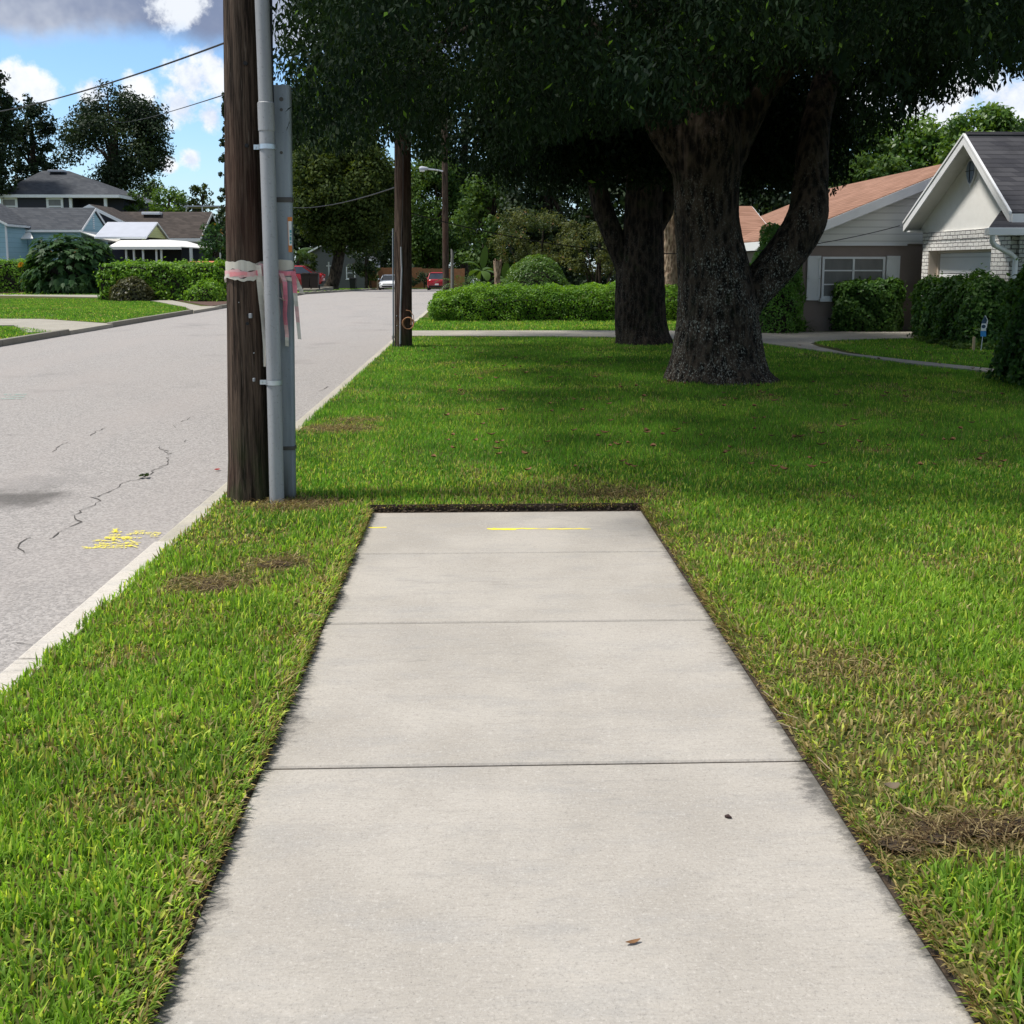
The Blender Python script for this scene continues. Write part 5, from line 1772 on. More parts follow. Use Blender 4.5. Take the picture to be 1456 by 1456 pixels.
# ------------------------------------------------------------------ hedges and shrubs
def shell_plant(name, label, cat, pts_fn, n, leaf, mat, seed, base, core=None, depth=.16, droop=.25, group=None, extra=0.0, asp=.6):
    """pts_fn(rng, n) -> surface points and outward normals."""
    rng = np.random.default_rng(seed)
    t = thing(name, label, cat, base, group)
    p, nr = pts_fn(rng, n)
    bump_ = fbm(p[:, 0] * 2.6 + p[:, 2] * 1.3, p[:, 1] * 2.6 + p[:, 2] * 2.1, seed, 3) - .5
    c = p + nr * (bump_ * .42 - depth * rng.random(len(p)) ** 1.4 + extra * (rng.random(len(p)) < .05) * rng.random(len(p)))[:, None]
    nn = nr + rng.normal(0, .5, p.shape) + np.array([0, 0, .25]); nn /= np.linalg.norm(nn, axis=1, keepdims=True)
    d = rand_dirs(rng, len(p)) + nr * .5 - np.array([0, 0, droop]); d -= nn * np.sum(d * nn, 1, keepdims=True) * .6; d /= np.linalg.norm(d, axis=1, keepdims=True)
    cl = fbm(p[:, 0] * 1.5 + p[:, 2], p[:, 1] * 1.5 + p[:, 2], seed + 5, 2)
    tint = np.clip(.45 + (cl - .5) * .8 + rng.normal(0, .22, len(p)), 0, .93)
    tint = np.where(rng.random(len(p)) < .012, 1.0, tint)
    V, Q = leaf_mesh(c, d, nn, leaf * rng.uniform(.6, 1.25, len(p)), leaf * asp * rng.uniform(.7, 1.2, len(p)))
    crown_obj('foliage', [(V, Q, tint)], M[mat], t)
    if core: core.build('branches', M['twig_dark'], t)
    return t


def box_surface(x0, x1, y0, y1, z0, z1, rnd=.25, bottom=True):
    c = np.array([(x0 + x1) / 2, (y0 + y1) / 2, (z0 + z1) / 2]); h = np.array([(x1 - x0) / 2, (y1 - y0) / 2, (z1 - z0) / 2])

    def fn(rng, n):
        a = np.array([h[1] * h[2], h[1] * h[2], h[0] * h[2], h[0] * h[2], h[0] * h[1]])
        f = rng.choice(5, n, p=a / a.sum())
        q = rng.uniform(-1, 1, (n, 3))
        q[f == 0, 0] = -1; q[f == 1, 0] = 1; q[f == 2, 1] = -1; q[f == 3, 1] = 1; q[f == 4, 2] = 1
        p = q * h
        # round the edges: pull points onto a rounded box
        inn = np.clip(p, -(h - rnd), h - rnd)
        inn[:, 2] = np.clip(p[:, 2], -h[2], h[2] - rnd)
        v = p - inn; l = np.linalg.norm(v, axis=1, keepdims=True)
        nr = np.where(l > 1e-6, v / np.maximum(l, 1e-6), q)
        p = inn + nr * np.minimum(l, rnd)
        return p + c, nr
    core = MB(); s = .20
    core.box(x0 + s, x1 - s, y0 + s, y1 - s, z0, z1 - s)
    return fn, core


def dome_surface(cx, cy_, z0, rx, ry, h, power=1.0, ins=.72):
    def fn(rng, n):
        u = rand_dirs(rng, n); u[:, 2] = np.abs(u[:, 2])
        q = u.copy()
        p = np.stack([cx + rx * u[:, 0] * (1 - 0 * u[:, 2]), cy_ + ry * u[:, 1], z0 + h * u[:, 2] ** power], 1)
        nr = np.stack([u[:, 0] / rx, u[:, 1] / ry, u[:, 2] / h], 1); nr /= np.linalg.norm(nr, axis=1, keepdims=True)
        return p, nr
    core = MB()
    k = 14; vs = [(cx, cy_, z0 + h * ins)]
    for j, (fr_, hz) in enumerate(((.45, .62), (.66, .38), (.70, 0))):
        for i in range(k): vs.append((cx + rx * fr_ * math.cos(2 * PI * i / k), cy_ + ry * fr_ * math.sin(2 * PI * i / k), z0 + h * hz))
    fs = [(0, 1 + i, 1 + (i + 1) % k) for i in range(k)]
    for j in range(2):
        for i in range(k):
            a = 1 + j * k; fs.append((a + i, a + k + i, a + k + (i + 1) % k, a + (i + 1) % k))
    core.add(vs, fs)
    return fn, core


def px_hedge(label, x0, x1, top, base_row, Yd, n, leaf, mat, seed, depth_, rnd=.3, Y=None, group=None, z0=LAWN, **kw):
    yf = Y or P((x0 + x1) / 2, base_row)[1]
    ax = at(x0, base_row, yf)[0]; bx = at(x1, base_row, yf)[0]
    zt_ = at((x0 + x1) / 2, top, yf + rnd * .7)[2]
    g0 = float(gz(yf)) + z0
    fn, core = box_surface(ax, bx, yf, yf + Yd, g0 + .05, zt_, rnd)
    return shell_plant('hedge', label, 'hedge', fn, n, leaf, mat, seed, ((ax + bx) / 2, yf + Yd / 2, g0), core, depth_, group=group, **kw)


# clipped hedge behind the driveway: lower at its street end
yf = P(740, 458)[1]
ax, bx = at(611, 458, yf)[0], at(985, 458, yf)[0]
ztop = at(740, 407, yf + .35)[2]
fnb, core = box_surface(ax, bx, yf, yf + 1.7, LAWN + .03, ztop, .42)
def fn_long(rng, n):
    p, nr = fnb(rng, n)
    t = np.clip((p[:, 0] - ax) / 1.3, 0, 1); p[:, 2] = LAWN + (p[:, 2] - LAWN) * (.66 + .34 * np.sqrt(t) * (1 + .02 * np.sin(p[:, 0] * 2.1)))
    return p, nr
core = MB(); core.box(ax + .45, bx - .25, yf + .25, yf + 1.45, LAWN, ztop - .42)
shell_plant('hedge', 'long low clipped bright green hedge on the far side of the driveway', 'hedge', fn_long, 34000, .075, 'leaf_hedge', 61, ((ax + bx) / 2, yf + .85, LAWN), core, .13, .15)

# domed shrub behind it
Yb = 36.0
cx = at(764, 400, Yb)[0]; zb_ = at(764, 362, Yb)[2]
fn, core = dome_surface(cx, Yb, LAWN, 53 * Yb / F, 1.25, zb_ + .06 - LAWN, .92)
shell_plant('shrub', 'round domed clipped shrub showing above the long low hedge', 'shrub', fn, 11000, .085, 'leaf_green', 62, (cx, Yb, LAWN), core, .12, .2)

GH = 'clipped hedges before the houses'
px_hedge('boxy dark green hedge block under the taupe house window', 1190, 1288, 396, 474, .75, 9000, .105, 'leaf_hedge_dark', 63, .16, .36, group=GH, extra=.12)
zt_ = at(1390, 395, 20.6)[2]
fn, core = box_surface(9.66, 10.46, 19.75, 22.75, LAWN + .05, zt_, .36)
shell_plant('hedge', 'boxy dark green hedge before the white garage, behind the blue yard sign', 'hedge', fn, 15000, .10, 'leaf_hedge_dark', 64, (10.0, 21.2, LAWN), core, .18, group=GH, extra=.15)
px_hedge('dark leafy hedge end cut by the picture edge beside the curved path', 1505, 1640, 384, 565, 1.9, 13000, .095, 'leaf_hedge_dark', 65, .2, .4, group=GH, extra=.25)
# ground creeper in front of the garage hedge
b = MB(); p = (9.9, 19.5, LAWN)
rngc = np.random.default_rng(3)
Cc = [(rngc.uniform(9.2, 10.7), rngc.uniform(19.35, 19.75), .05) for _ in range(40)] + [(rngc.uniform(9.3, 9.6), rngc.uniform(19.6, 22), .05) for _ in range(25)]
t = thing('creeper', 'low straggling creeper at the foot of the hedge behind the blue yard sign', 'creeper', p)
crown_obj('foliage', [clump_leaves(rngc, Cc, np.full(65, .11), 40, .08, .04, .1)], M['leaf_mid'], t)

# broad clipped juniper by the taupe house
Yc = 24.6
cx = at(1102, 420, Yc)[0]; zt_ = at(1105, 316, Yc)[2]
fn, core = dome_surface(cx, Yc, LAWN, 45 * Yc / F, .7, zt_ - LAWN, .85)
shell_plant('juniper_shrub', 'tall rounded bright green shrub at the corner of the taupe house', 'shrub', fn, 11000, .10, 'leaf_juniper', 66, (cx, Yc, LAWN), core, .12, -.2, asp=.35)


def spiky(name, label, cat, base, n, L, w, mat, seed, up=(.3, 1.2), parts_='blade', arch=.5, stemh=0.0, group=None):
    """Rosette of sword leaves, one foliage mesh."""
    rng = np.random.default_rng(seed)
    t = thing(name, label, cat, base, group)
    V, Q, T = [], [], []
    for i in range(n):
        a = rng.uniform(0, 2 * PI); e = rng.uniform(*up); l = L * rng.uniform(.7, 1.1)
        d = np.array([math.cos(a), math.sin(a), 0]); s = np.array([-d[1], d[0], 0])
        o = len(V); k = 6; tt = rng.random() * .9
        p = np.array(base, float) + np.array([0, 0, stemh]); ang = e
        for j in range(k):
            u = j / (k - 1); ww = w * (math.sin(PI * min(.98, .18 + .82 * u)) if j < k - 1 else .03) * .5
            V += [p + s * ww + np.array([0, 0, ww * .3]), p - s * ww + np.array([0, 0, ww * .3])]
            p = p + (d * math.cos(ang) + np.array([0, 0, math.sin(ang)])) * l / (k - 1); ang -= arch / (k - 1) * 2
        for j in range(k - 1): Q.append((o + 2 * j, o + 2 * j + 1, o + 2 * j + 3, o + 2 * j + 2)); T.append(tt)
    crown_obj('foliage', [(np.array(V), np.array(Q), np.array(T))], M[mat], t)
    return t


def frond_plant(name, label, cat, base, stemh, n, L, mat, seed, stem_r=.07, tilt=(.2, 1.2), group=None, leaflet=.22, stem_mat='bark_far'):
    """Feather-leaved palm."""
    rng = np.random.default_rng(seed)
    t = thing(name, label, cat, base, group)
    top = np.array(base, float) + np.array([0, 0, stemh])
    c_, d_, n_, l_ = [], [], [], []
    for i in range(n):
        a = rng.uniform(0, 2 * PI); ang = rng.uniform(*tilt); l = L * rng.uniform(.75, 1.1)
        d = np.array([math.cos(a), math.sin(a), 0]); s = np.array([-d[1], d[0], 0]); p = top.copy()
        for j in range(16):
            dr = d * math.cos(ang) + np.array([0, 0, math.sin(ang)])
            for sg in (-1, 1):
                q = s * sg * .8 + dr * .5 - np.array([0, 0, .35]); q /= np.linalg.norm(q)
                ll = leaflet * (1 - abs(j / 15 - .4) * .9); c_.append(p + q * ll * .5); d_.append(q); n_.append(np.cross(q, s * sg) + np.array([0, 0, 1.0])); l_.append(ll)
            p = p + dr * l / 16; ang -= .12
    c_ = np.array(c_); d_ = np.array(d_); n_ = np.array(n_); n_ /= np.linalg.norm(n_, axis=1, keepdims=True); l_ = np.array(l_)
    V, Q = leaf_mesh(c_, d_, n_, l_, l_ * .22)
    crown_obj('crown', [(V, Q, np.clip(rng.normal(.45, .2, len(c_)), 0, .9))], M[mat], t)
    b = MB(); limb(b, [np.array(base) - [0, 0, .1], (np.array(base) + top) / 2, top], [stem_r * 1.2, stem_r, stem_r * .9], 0, 10, .1, seed)
    b.build('trunk', M[stem_mat], t, True)
    return t


# low strap-leaved plants at the juniper's foot
for i, (px, r, s) in enumerate(((1098, 470, 71), (1120, 472, 72), (1140, 473, 73))):
    p = P(px, r, LAWN); spiky('strap_lily', ['strap leaved plant below the rounded shrub, nearer the oak', 'strap leaved plant in the middle below the rounded shrub', 'strap leaved plant below the rounded shrub, by the taupe wall'][i], 'plant', p, 46, .55, .05, 'leaf_mid', s, (.5, 1.4), arch=.9, group='strap leaved plants by the taupe wall')

# agaves, banana and broken trunk beyond the hedge
for i, (px, Y, L, s) in enumerate(((662, 40.5, .78, 74), (681, 41.5, .8, 75), (699, 41, .75, 76))):
    g0 = LAWN; p = at(px, 410, Y); spiky('agave', ['large grey agave at the street end of the low hedge', 'grey agave in the middle of the row behind the low hedge', 'smaller grey agave below the banana plant'][i], 'plant', (p[0], Y, g0 + .15), 44, L, .09, 'leaf_agave', s, (.15, 1.35), arch=.15, group='grey agaves behind the low hedge')
def banana(label, px, Y, seed, toprow):
    rng = np.random.default_rng(seed)
    p = at(px, 400, Y); base = (p[0], Y, LAWN); zt_ = at(px, toprow, Y)[2]
    t = thing('banana_plant', label, 'plant', base, 'banana plants behind the low hedge')
    b = MB(); h = zt_ * .55
    b.tube([(p[0], Y, 0), (p[0] + .03, Y, h * .6), (p[0] + .05, Y, h)], [.10, .08, .05], 10); b.build('stem', M['leaf_olive'], t, True)
    V, Q, T = [], [], []
    for i in range(7):
        a = i * 2.4 + rng.uniform(-.3, .3); e = 1.45 if i == 0 else rng.uniform(.3, 1.2); l = (zt_ - h) * (1.02 if i == 0 else rng.uniform(.8, 1.1)); w = .36 if i else .32
        d = np.array([math.cos(a), math.sin(a), 0]); s = np.array([-d[1], d[0], 0]) if i else np.array([1.0, 0, 0]); q = np.array([p[0] + .05, Y, h]); o = len(V); k = 9; ang = e; tt = rng.uniform(.3, .9)
        for j in range(k):
            u = j / (k - 1); ww = w * max(.03, math.sin(PI * max(0, (u - .12) / .9)) ** .6 if u > .13 else .06) * .5
            V += [q + s * ww - np.array([0, 0, ww * .3]), q.copy(), q - s * ww - np.array([0, 0, ww * .3])]
            q = q + (d * math.cos(ang) + np.array([0, 0, math.sin(ang)])) * l / (k - 1); ang -= 0.0 if i == 0 else .22
        for j in range(k - 1):
            Q += [(o + 3 * j, o + 3 * j + 1, o + 3 * j + 4, o + 3 * j + 3), (o + 3 * j + 1, o + 3 * j + 2, o + 3 * j + 5, o + 3 * j + 4)]; T += [tt, tt]
    crown_obj('foliage', [(np.array(V), np.array(Q), np.array(T))], M['leaf_mid'], t)


banana('banana plant with one upright broad leaf behind the low hedge', 684, 42.5, 77, 349)
banana('lower banana plant beside the domed shrub', 715, 43, 78, 372)
frond_plant('palm_tree', 'low feathery palm between the distant lamp pole and the banana plant', 'palm', (at(655, 400, 44)[0], 44, LAWN), .6, 16, 1.5, 'leaf_palm', 79, .1, (.3, 1.3))
b = MB(); Y = 39.0; p0 = at(706.5, 410, Y); p1 = at(707, 367, Y)
pts = [(p0[0], Y, LAWN - .1), (p0[0] + .02, Y, .6), (p1[0], Y, 1.2), (p1[0] + .02, Y, p1[2] - .12)]
limb(b, pts, [.14, .115, .12, .17], 0, 14, .2, 4)
for k in range(9):
    a = k * .7; b.tube([(p1[0] + .1 * math.cos(a), Y + .1 * math.sin(a), p1[2] - .25), (p1[0] + .15 * math.cos(a), Y + .15 * math.sin(a), p1[2] - .02 - .06 * (k % 3))], [.05, .015], 5)
stump = thing('tree_stump', 'broken tan palm stump standing beside the domed shrub', 'stump', (p0[0], Y, LAWN))
b.build('trunk', M['bark_palm'], stump, True)
b = MB(); Y = 43; p0 = at(644, 402, Y); p1 = at(643, 354, Y)
limb(b, [(p0[0], Y, LAWN), (p0[0] - .03, Y, .8), (p1[0], Y, p1[2] - .3), (p1[0] - .05, Y, p1[2])], [.07, .075, .06, .015], 0, 10, .25, 6)
st2 = thing('tree_stump', 'thin pale dead trunk beside the distant lamp pole', 'stump', (p0[0], Y, LAWN)); b.build('trunk', plain('dead_grey', (.16, .155, .14), .9, 0, .3, 12), st2, True)

# tan palm trunk between the oaks
Y = 31.0; p0 = at(951, 448, Y); p1 = at(957, 298, Y)
pt = thing('palm_tree', 'tan rough palm trunk standing between the two dark oak trunks', 'palm', (p0[0], Y, LAWN))
b = MB(); n = 26
pts = [(p0[0] + (p1[0] - p0[0]) * i / n, Y, LAWN - .1 + (p1[2] + .2 - LAWN) * i / n) for i in range(n + 1)]
b.tube(pts, [.36 * (1 - .28 * i / n) * (1 + .035 * (i % 2)) for i in range(n + 1)], 24, True, lambda i, k, a, p: 1 + .14 * (vn3(k * 1.4, i * .8, 0, 44) - .5))
b.build('trunk', M['bark_palm'], pt, True)
rngp = np.random.default_rng(8)
c_, d_, n_, l_ = [], [], [], []
for i in range(16):
    a = rngp.uniform(0, 2 * PI); ang = rngp.uniform(-.1, 1.2); p = np.array(pts[-1], float); dd = np.array([math.cos(a), math.sin(a), 0]); s = np.array([-dd[1], dd[0], 0])
    for j in range(16):
        dr = dd * math.cos(ang) + np.array([0, 0, math.sin(ang)])
        for sg in (-1, 1):
            q = s * sg + dr * .4 - np.array([0, 0, .5]); q /= np.linalg.norm(q); c_.append(p + q * .22); d_.append(q); n_.append(np.array([0, 0, 1.0]) + dr * .3); l_.append(.45)
        p = p + dr * .13; ang -= .13
V, Q = leaf_mesh(np.array(c_), np.array(d_), np.array(n_) / np.linalg.norm(np.array(n_), axis=1, keepdims=True), np.array(l_), np.array(l_) * .14)
crown_obj('crown', [(V, Q, np.full(len(c_), .4))], M['leaf_palm'], pt)
frond_plant('palm_tree', 'small feathery palm showing beside the grey cable guard', 'palm', (at(424, 400, 74)[0], 74, float(gz(74)) + LAWN), 2.6, 16, 1.6, 'leaf_palm', 80, .12, (.2, 1.3), leaflet=.42)
far_tree('low olive shrub behind the red car by the small palm', 436, 20, 352, 395, 80, 'leaf_olive', 81, 26, .28, name='shrub', cat='shrub', trunk=.06)
far_tree('low yellowish shrub by the orange fence, beside the white sedan', 527, 16, 374, 402, 100, 'leaf_olive', 82, 24, .28, name='shrub', cat='shrub', trunk=.06)
far_tree('dark shrub row at the foot of the orange fence', 603, 34, 386, 407, 106.8, 'leaf_dark', 83, 40, .28, name='shrub', cat='shrub', trunk=.06)

# across the street: hedges and the big lobed-leaf shrub
px_hedge('trimmed green hedge beside the blue house, at the picture edge', -120, 62, 370, 417, 1.8, 6500, .16, 'leaf_hedge', 84, .2, .4, extra=.2)
px_hedge('long trimmed green hedge before the brown roofed house', 136, 322, 373, 428, 2.0, 11000, .16, 'leaf_hedge', 85, .22, .55, extra=.25)
Yh = P(230, 428)[1]
fn, core = dome_surface(at(185, 410, Yh - .4)[0], Yh - .3, LAWN, .95, .6, 1.05, .9)
shell_plant('shrub', 'dull brownish shrub growing against the face of the long trimmed hedge', 'shrub', fn, 2200, .14, 'leaf_hedge_brown', 86, (at(205, 410, Yh - .4)[0], Yh - .3, LAWN), core, .2)
fn, core = dome_surface(at(292, 424, Yh - .8)[0], Yh - .8, LAWN, 1.0, .6, .95, .9)
shell_plant('shrub', 'ragged yellow green shrub at the street end of the long trimmed hedge', 'shrub', fn, 2200, .13, 'leaf_hedge', 87, (at(292, 424, Yh - .8)[0], Yh - .8, LAWN), core, .25, extra=.5)

Ys = P(100, 418)[1] - .4
cx = at(103, 415, Ys)[0]; zt_ = at(100, 328, Ys)[2]
rngl = np.random.default_rng(88)
t = thing('lobed_leaf_shrub', 'huge dark shrub with big lobed leaves before the blue house', 'shrub', (cx, Ys, LAWN))
C, R = [], []
for i in range(210):
    u = rand_dirs(rngl, 1)[0]; u[2] = abs(u[2]) if rngl.random() < .8 else u[2] * .2
    q = rngl.uniform(.55, 1) ** .5
    C.append((cx + u[0] * q * 66 * Ys / F, Ys + u[1] * q * 1.7, .25 + abs(u[2]) ** .85 * q * (zt_ - .45))); R.append(rngl.uniform(.22, .42))
# each big leaf is a fan of lobes round its stalk end
C = np.array(C); n = 1900
ii = rngl.integers(0, len(C), n); cen = C[ii] + rand_dirs(rngl, n) * np.array(R)[ii][:, None]
out_ = cen - np.array([cx, Ys, .4]); out_ /= np.linalg.norm(out_, axis=1, keepdims=True)
nr = out_ + np.array([0, 0, .5]) + rngl.normal(0, .35, (n, 3)); nr /= np.linalg.norm(nr, axis=1, keepdims=True)
ax0 = out_ * .8 - np.array([0, 0, .9]) + rngl.normal(0, .5, (n, 3)); ax0 -= nr * np.sum(ax0 * nr, 1, keepdims=True); ax0 /= np.linalg.norm(ax0, axis=1, keepdims=True)
sx = np.cross(nr, ax0); sz = rngl.uniform(.38, .62, n)
tint = np.clip(rngl.normal(.45, .25, n), 0, .92); tint[rngl.random(n) < .006] = 1
cs, ds, ns, Ls, ts = [], [], [], [], []
for k, (u, s_) in enumerate([(.05, 0), (-.1, .3), (-.1, -.3), (-.25, .55), (-.25, -.55)]):
    d = ax0 * math.cos(s_ * 1.7) + sx * math.sin(s_ * 1.7); L_ = sz * (.9 - abs(s_) * .5)
    cs.append(cen + ax0 * (u * sz)[:, None] + d * (L_ * .3)[:, None]); ds.append(d); ns.append(nr); Ls.append(L_); ts.append(tint)
V, Q = leaf_mesh(np.concatenate(cs), np.concatenate(ds), np.concatenate(ns), np.concatenate(Ls), np.concatenate(Ls) * .34, .1)
crown_obj('foliage', [(V, Q, np.concatenate(ts))], M['leaf_shrub'], t)
_, core = dome_surface(cx, Ys + .2, LAWN, 54 * Ys / F, 1.3, zt_ - .5)
core.build('branches', M['twig_dark'], t)
# ------------------------------------------------------------------ houses
def window(root, mb_frame_args, name='window'):
    pass


def wall_window(root, axis, c, a0, a1, z0, z1, frame='white_metal', glass='window_glass', fw=.06, cols=2, rows=2, proud=.03, sill=True):
    """Window on a wall. axis 'y': wall faces -Y at y=c, a = x range. axis 'x': wall faces -X at x=c, a = y range. axis 'X': faces +X."""
    def bx(mb, u0, u1, w0, w1, d0, d1):
        if axis == 'y': mb.box(u0, u1, c - d1, c - d0, w0, w1)
        elif axis == 'x': mb.box(c - d1, c - d0, u0, u1, w0, w1)
        else: mb.box(c + d0, c + d1, u0, u1, w0, w1)
    f = MB()
    bx(f, a0, a0 + fw, z0, z1, 0, proud); bx(f, a1 - fw, a1, z0, z1, 0, proud)
    bx(f, a0 + fw, a1 - fw, z1 - fw, z1, 0, proud); bx(f, a0 + fw, a1 - fw, z0, z0 + fw, 0, proud)
    for i in range(1, cols):
        u = a0 + (a1 - a0) * i / cols; bx(f, u - fw * .45, u + fw * .45, z0 + fw, z1 - fw, 0, proud * .85)
    for j in range(1, rows):
        w = z0 + (z1 - z0) * j / rows
        for i in range(cols):
            u0 = a0 + (a1 - a0) * i / cols + fw * (1 if i == 0 else .45); u1 = a0 + (a1 - a0) * (i + 1) / cols - fw * (1 if i == cols - 1 else .45)
            bx(f, u0, u1, w - fw * .3, w + fw * .3, 0, proud * .7)
    win = f.build('window', M[frame], root)
    p = MB(); bx(p, a0 + fw * .5, a1 - fw * .5, z0 + fw * .5, z1 - fw * .5, .001, proud * .4)
    p.build('pane', M[glass], win)
    if sill:
        s = MB(); bx(s, a0 - .05, a1 + .05, z0 - .08, z0 - .002, 0, proud + .07); s.build('sill', M[frame], win)
    return win


def gable_roof(root, mat, x0, x1, y0, y1, ze, zr, along, th=.10, over=0.0, trim='white_paint', fascia=.16):
    """Two sloping slabs. along 'x' or 'y' is the ridge direction; extents include the overhang."""
    b = MB()
    if along == 'x':
        ym = (y0 + y1) / 2
        for ya in (y0, y1): b.slab([(x0, ya, ze), (x1, ya, ze), (x1, ym, zr), (x0, ym, zr)], (0, 0, th))
    else:
        xm = (x0 + x1) / 2
        for xa in (x0, x1): b.slab([(xa, y0, ze), (xa, y1, ze), (xm, y1, zr), (xm, y0, zr)], (0, 0, th))
    r = b.build('roof', mat, root)
    f = MB(); e = .03
    if along == 'x':
        for xa, s in ((x0, -1), (x1, 1)):
            for ya in (y0, y1):
                f.slab([(xa, ya, ze - fascia + th * .6), (xa, ym, zr - fascia + th * .6), (xa, ym, zr + th * .75), (xa, ya, ze + th * .75)], (s * e, 0, 0))
        for ya, s in ((y0, -1), (y1, 1)): f.box(x0, x1, min(ya, ya + s * e), max(ya, ya + s * e), ze - fascia + th * .6, ze + th * .6)
    else:
        for ya, s in ((y0, -1), (y1, 1)):
            for xa in (x0, x1):
                f.slab([(xa, ya, ze - fascia + th * .6), (xm, ya, zr - fascia + th * .6), (xm, ya, zr + th * .75), (xa, ya, ze + th * .75)], (0, s * e, 0))
        for xa, s in ((x0, -1), (x1, 1)): f.box(min(xa, xa + s * e), max(xa, xa + s * e), y0, y1, ze - fascia + th * .6, ze + th * .6)
    f.build('fascia', M[trim], root)
    return r


# --- white house with the brick garage front ----------------------------------
XW = 10.60; XR = 10.26
YN, YF = 20.35, 24.45
ynE, yfE = YN - .62, YF + .30
ym = 21.85
zE = 2.53; zA = at(1364, 199, ym)[2]
zB = 2.40
wh = thing('white_house', 'white stucco gable house with whitewashed brick garage front and charcoal roof', 'house', (XW, (YN + YF) / 2, 0))
gy0, gy1 = 21.12, 24.12
gz1 = 1.97
b = MB()
b.box(XW, XW + .22, gy1, YF, -.05, zB); b.box(XW, XW + .22, YN, gy0, -.05, zB); b.box(XW, XW + .22, gy0, gy1, gz1, zB)
b.box(XW + .22, 22, YF - .22, YF, -.05, zB); b.box(XW + .22, 22, YN, YN + .22, -.05, zB)
b.build('brick_wall', M['white_brick'], wh)
# soldier course band and lintel band
b = MB(); y = YN
while y < YF - .05:
    b.box(XW - .014, XW + .01, y + .006, min(y + .088, YF) - .006, zB - .20, zB - .005); y += .088
b.build('brick_course', M['white_brick'], wh)
b = MB(); b.slab([(XW + .03, YN - .1, zB), (XW + .03, YF + .1, zB), (XW + .03, yfE - .04, zE), (XW + .03, ym, zA), (XW + .03, ynE + .04, zE)], (.15, 0, 0))
b.build('gable_wall', M['white_stucco'], wh)
b = MB(); th = .12
rx1 = 24
b.slab([(XR, ynE, zE), (rx1, ynE, zE), (rx1, ym, zA), (XR, ym, zA)], (0, 0, th)); b.slab([(XR, yfE, zE), (rx1, yfE, zE), (rx1, ym, zA), (XR, ym, zA)], (0, 0, th))
rf = b.build('roof', M['shingle_charcoal'], wh)
b = MB(); b.tube([(XR, ym, zA + th * .9), (rx1, ym, zA + th * .9)], .07, 6); b.build('ridge_cap', M['shingle_charcoal'], rf)
b = MB()
for ya in (ynE, yfE):
    b.slab([(XR, ya, zE - .10), (XR, ym, zA - .10), (XR, ym, zA + .135), (XR, ya, zE + .135)], (-.035, 0, 0))
    b.slab([(XR - .035, ya, zE + .09), (XR - .035, ym, zA + .09), (XR - .035, ym, zA + .14), (XR - .035, ya, zE + .14)], (-.02, 0, 0))
s = .03
b.box(XR, rx1, yfE, yfE + s, zE - .1, zE + .09); b.box(XR, rx1, ynE - s, ynE, zE - .1, zE + .09)
b.build('fascia', M['white_paint'], wh)
b = MB()                                                              # boxed soffit under both rakes
for ya, yw, sg in ((ynE, YN, 1), (yfE, YF, -1)):
    b.slab([(XR + .005, ya, zE - .02), (XW + .03, ya, zE - .02), (XW + .03, ym, zA - .02), (XR + .005, ym, zA - .02)], (0, 0, -.03))
b.build('soffit', M['soffit'], wh)
for ya, yb_ in ((YF, yfE), (ynE, YN)):
    b = MB(); b.box(XR + .01, XW + .2, ya, yb_, zE - .11, zE - .08); b.build('soffit_box', M['white_paint'], wh)
b = MB()                                                              # pointed oval louvre
vy = at(1376, 246, 22.2)[1]; vy = XW * F / (1376 - 682); vz = at(1376, 243, vy)[2]
def oval(sy, sz, x, th_):
    pts = []
    for a in np.linspace(0, 2 * PI, 20, endpoint=False):
        y_ = math.cos(a); z_ = math.sin(a)
        z_ = z_ * 1.25 if z_ < 0 else z_
        y_ *= 1 - .35 * max(0, -z_) ** 2
        pts.append((x, vy + y_ * sy, vz + z_ * sz))
    return pts
b.slab(oval(.225, .27, XW + .035, .02), (-.035, 0, 0)); vent = b.build('gable_vent', M['white_paint'], wh)
b = MB(); b.slab(oval(.175, .215, XW - .002, .02), (-.012, 0, 0)); vp = b.build('louvre', plain('vent_blue', (.23, .30, .42), .5, 0, .3, 20), vent)
b = MB(); b.bar((XW - .02, vy - .2, vz), (XW - .02, vy + .2, vz), .012); b.bar((XW - .02, vy, vz - .24), (XW - .02, vy, vz + .2), .012); b.build('vent_bar', M['sign_dark'], vent)
# garage door deep in its opening
b = MB(); b.box(XW + .22, XW + .36, gy1 - .06, gy1, -.05, gz1); b.box(XW + .22, XW + .36, gy0, gy0 + .06, -.05, gz1); b.box(XW + .22, XW + .36, gy0 + .06, gy1 - .06, gz1 - .06, gz1)
b.box(XW + .02, XW + .22, gy1 - .012, gy1, -.05, gz1)
b.build('door_jamb', M['cream_paint'], wh)
b = MB(); z = 0.0
while z < gz1 - .08:
    b.box(XW + .26, XW + .30, gy0 + .06, gy1 - .06, z + .006, min(z + .47, gz1 - .066)); z += .48
b.build('garage_door', M['door_panel'], wh, bevel=.008)
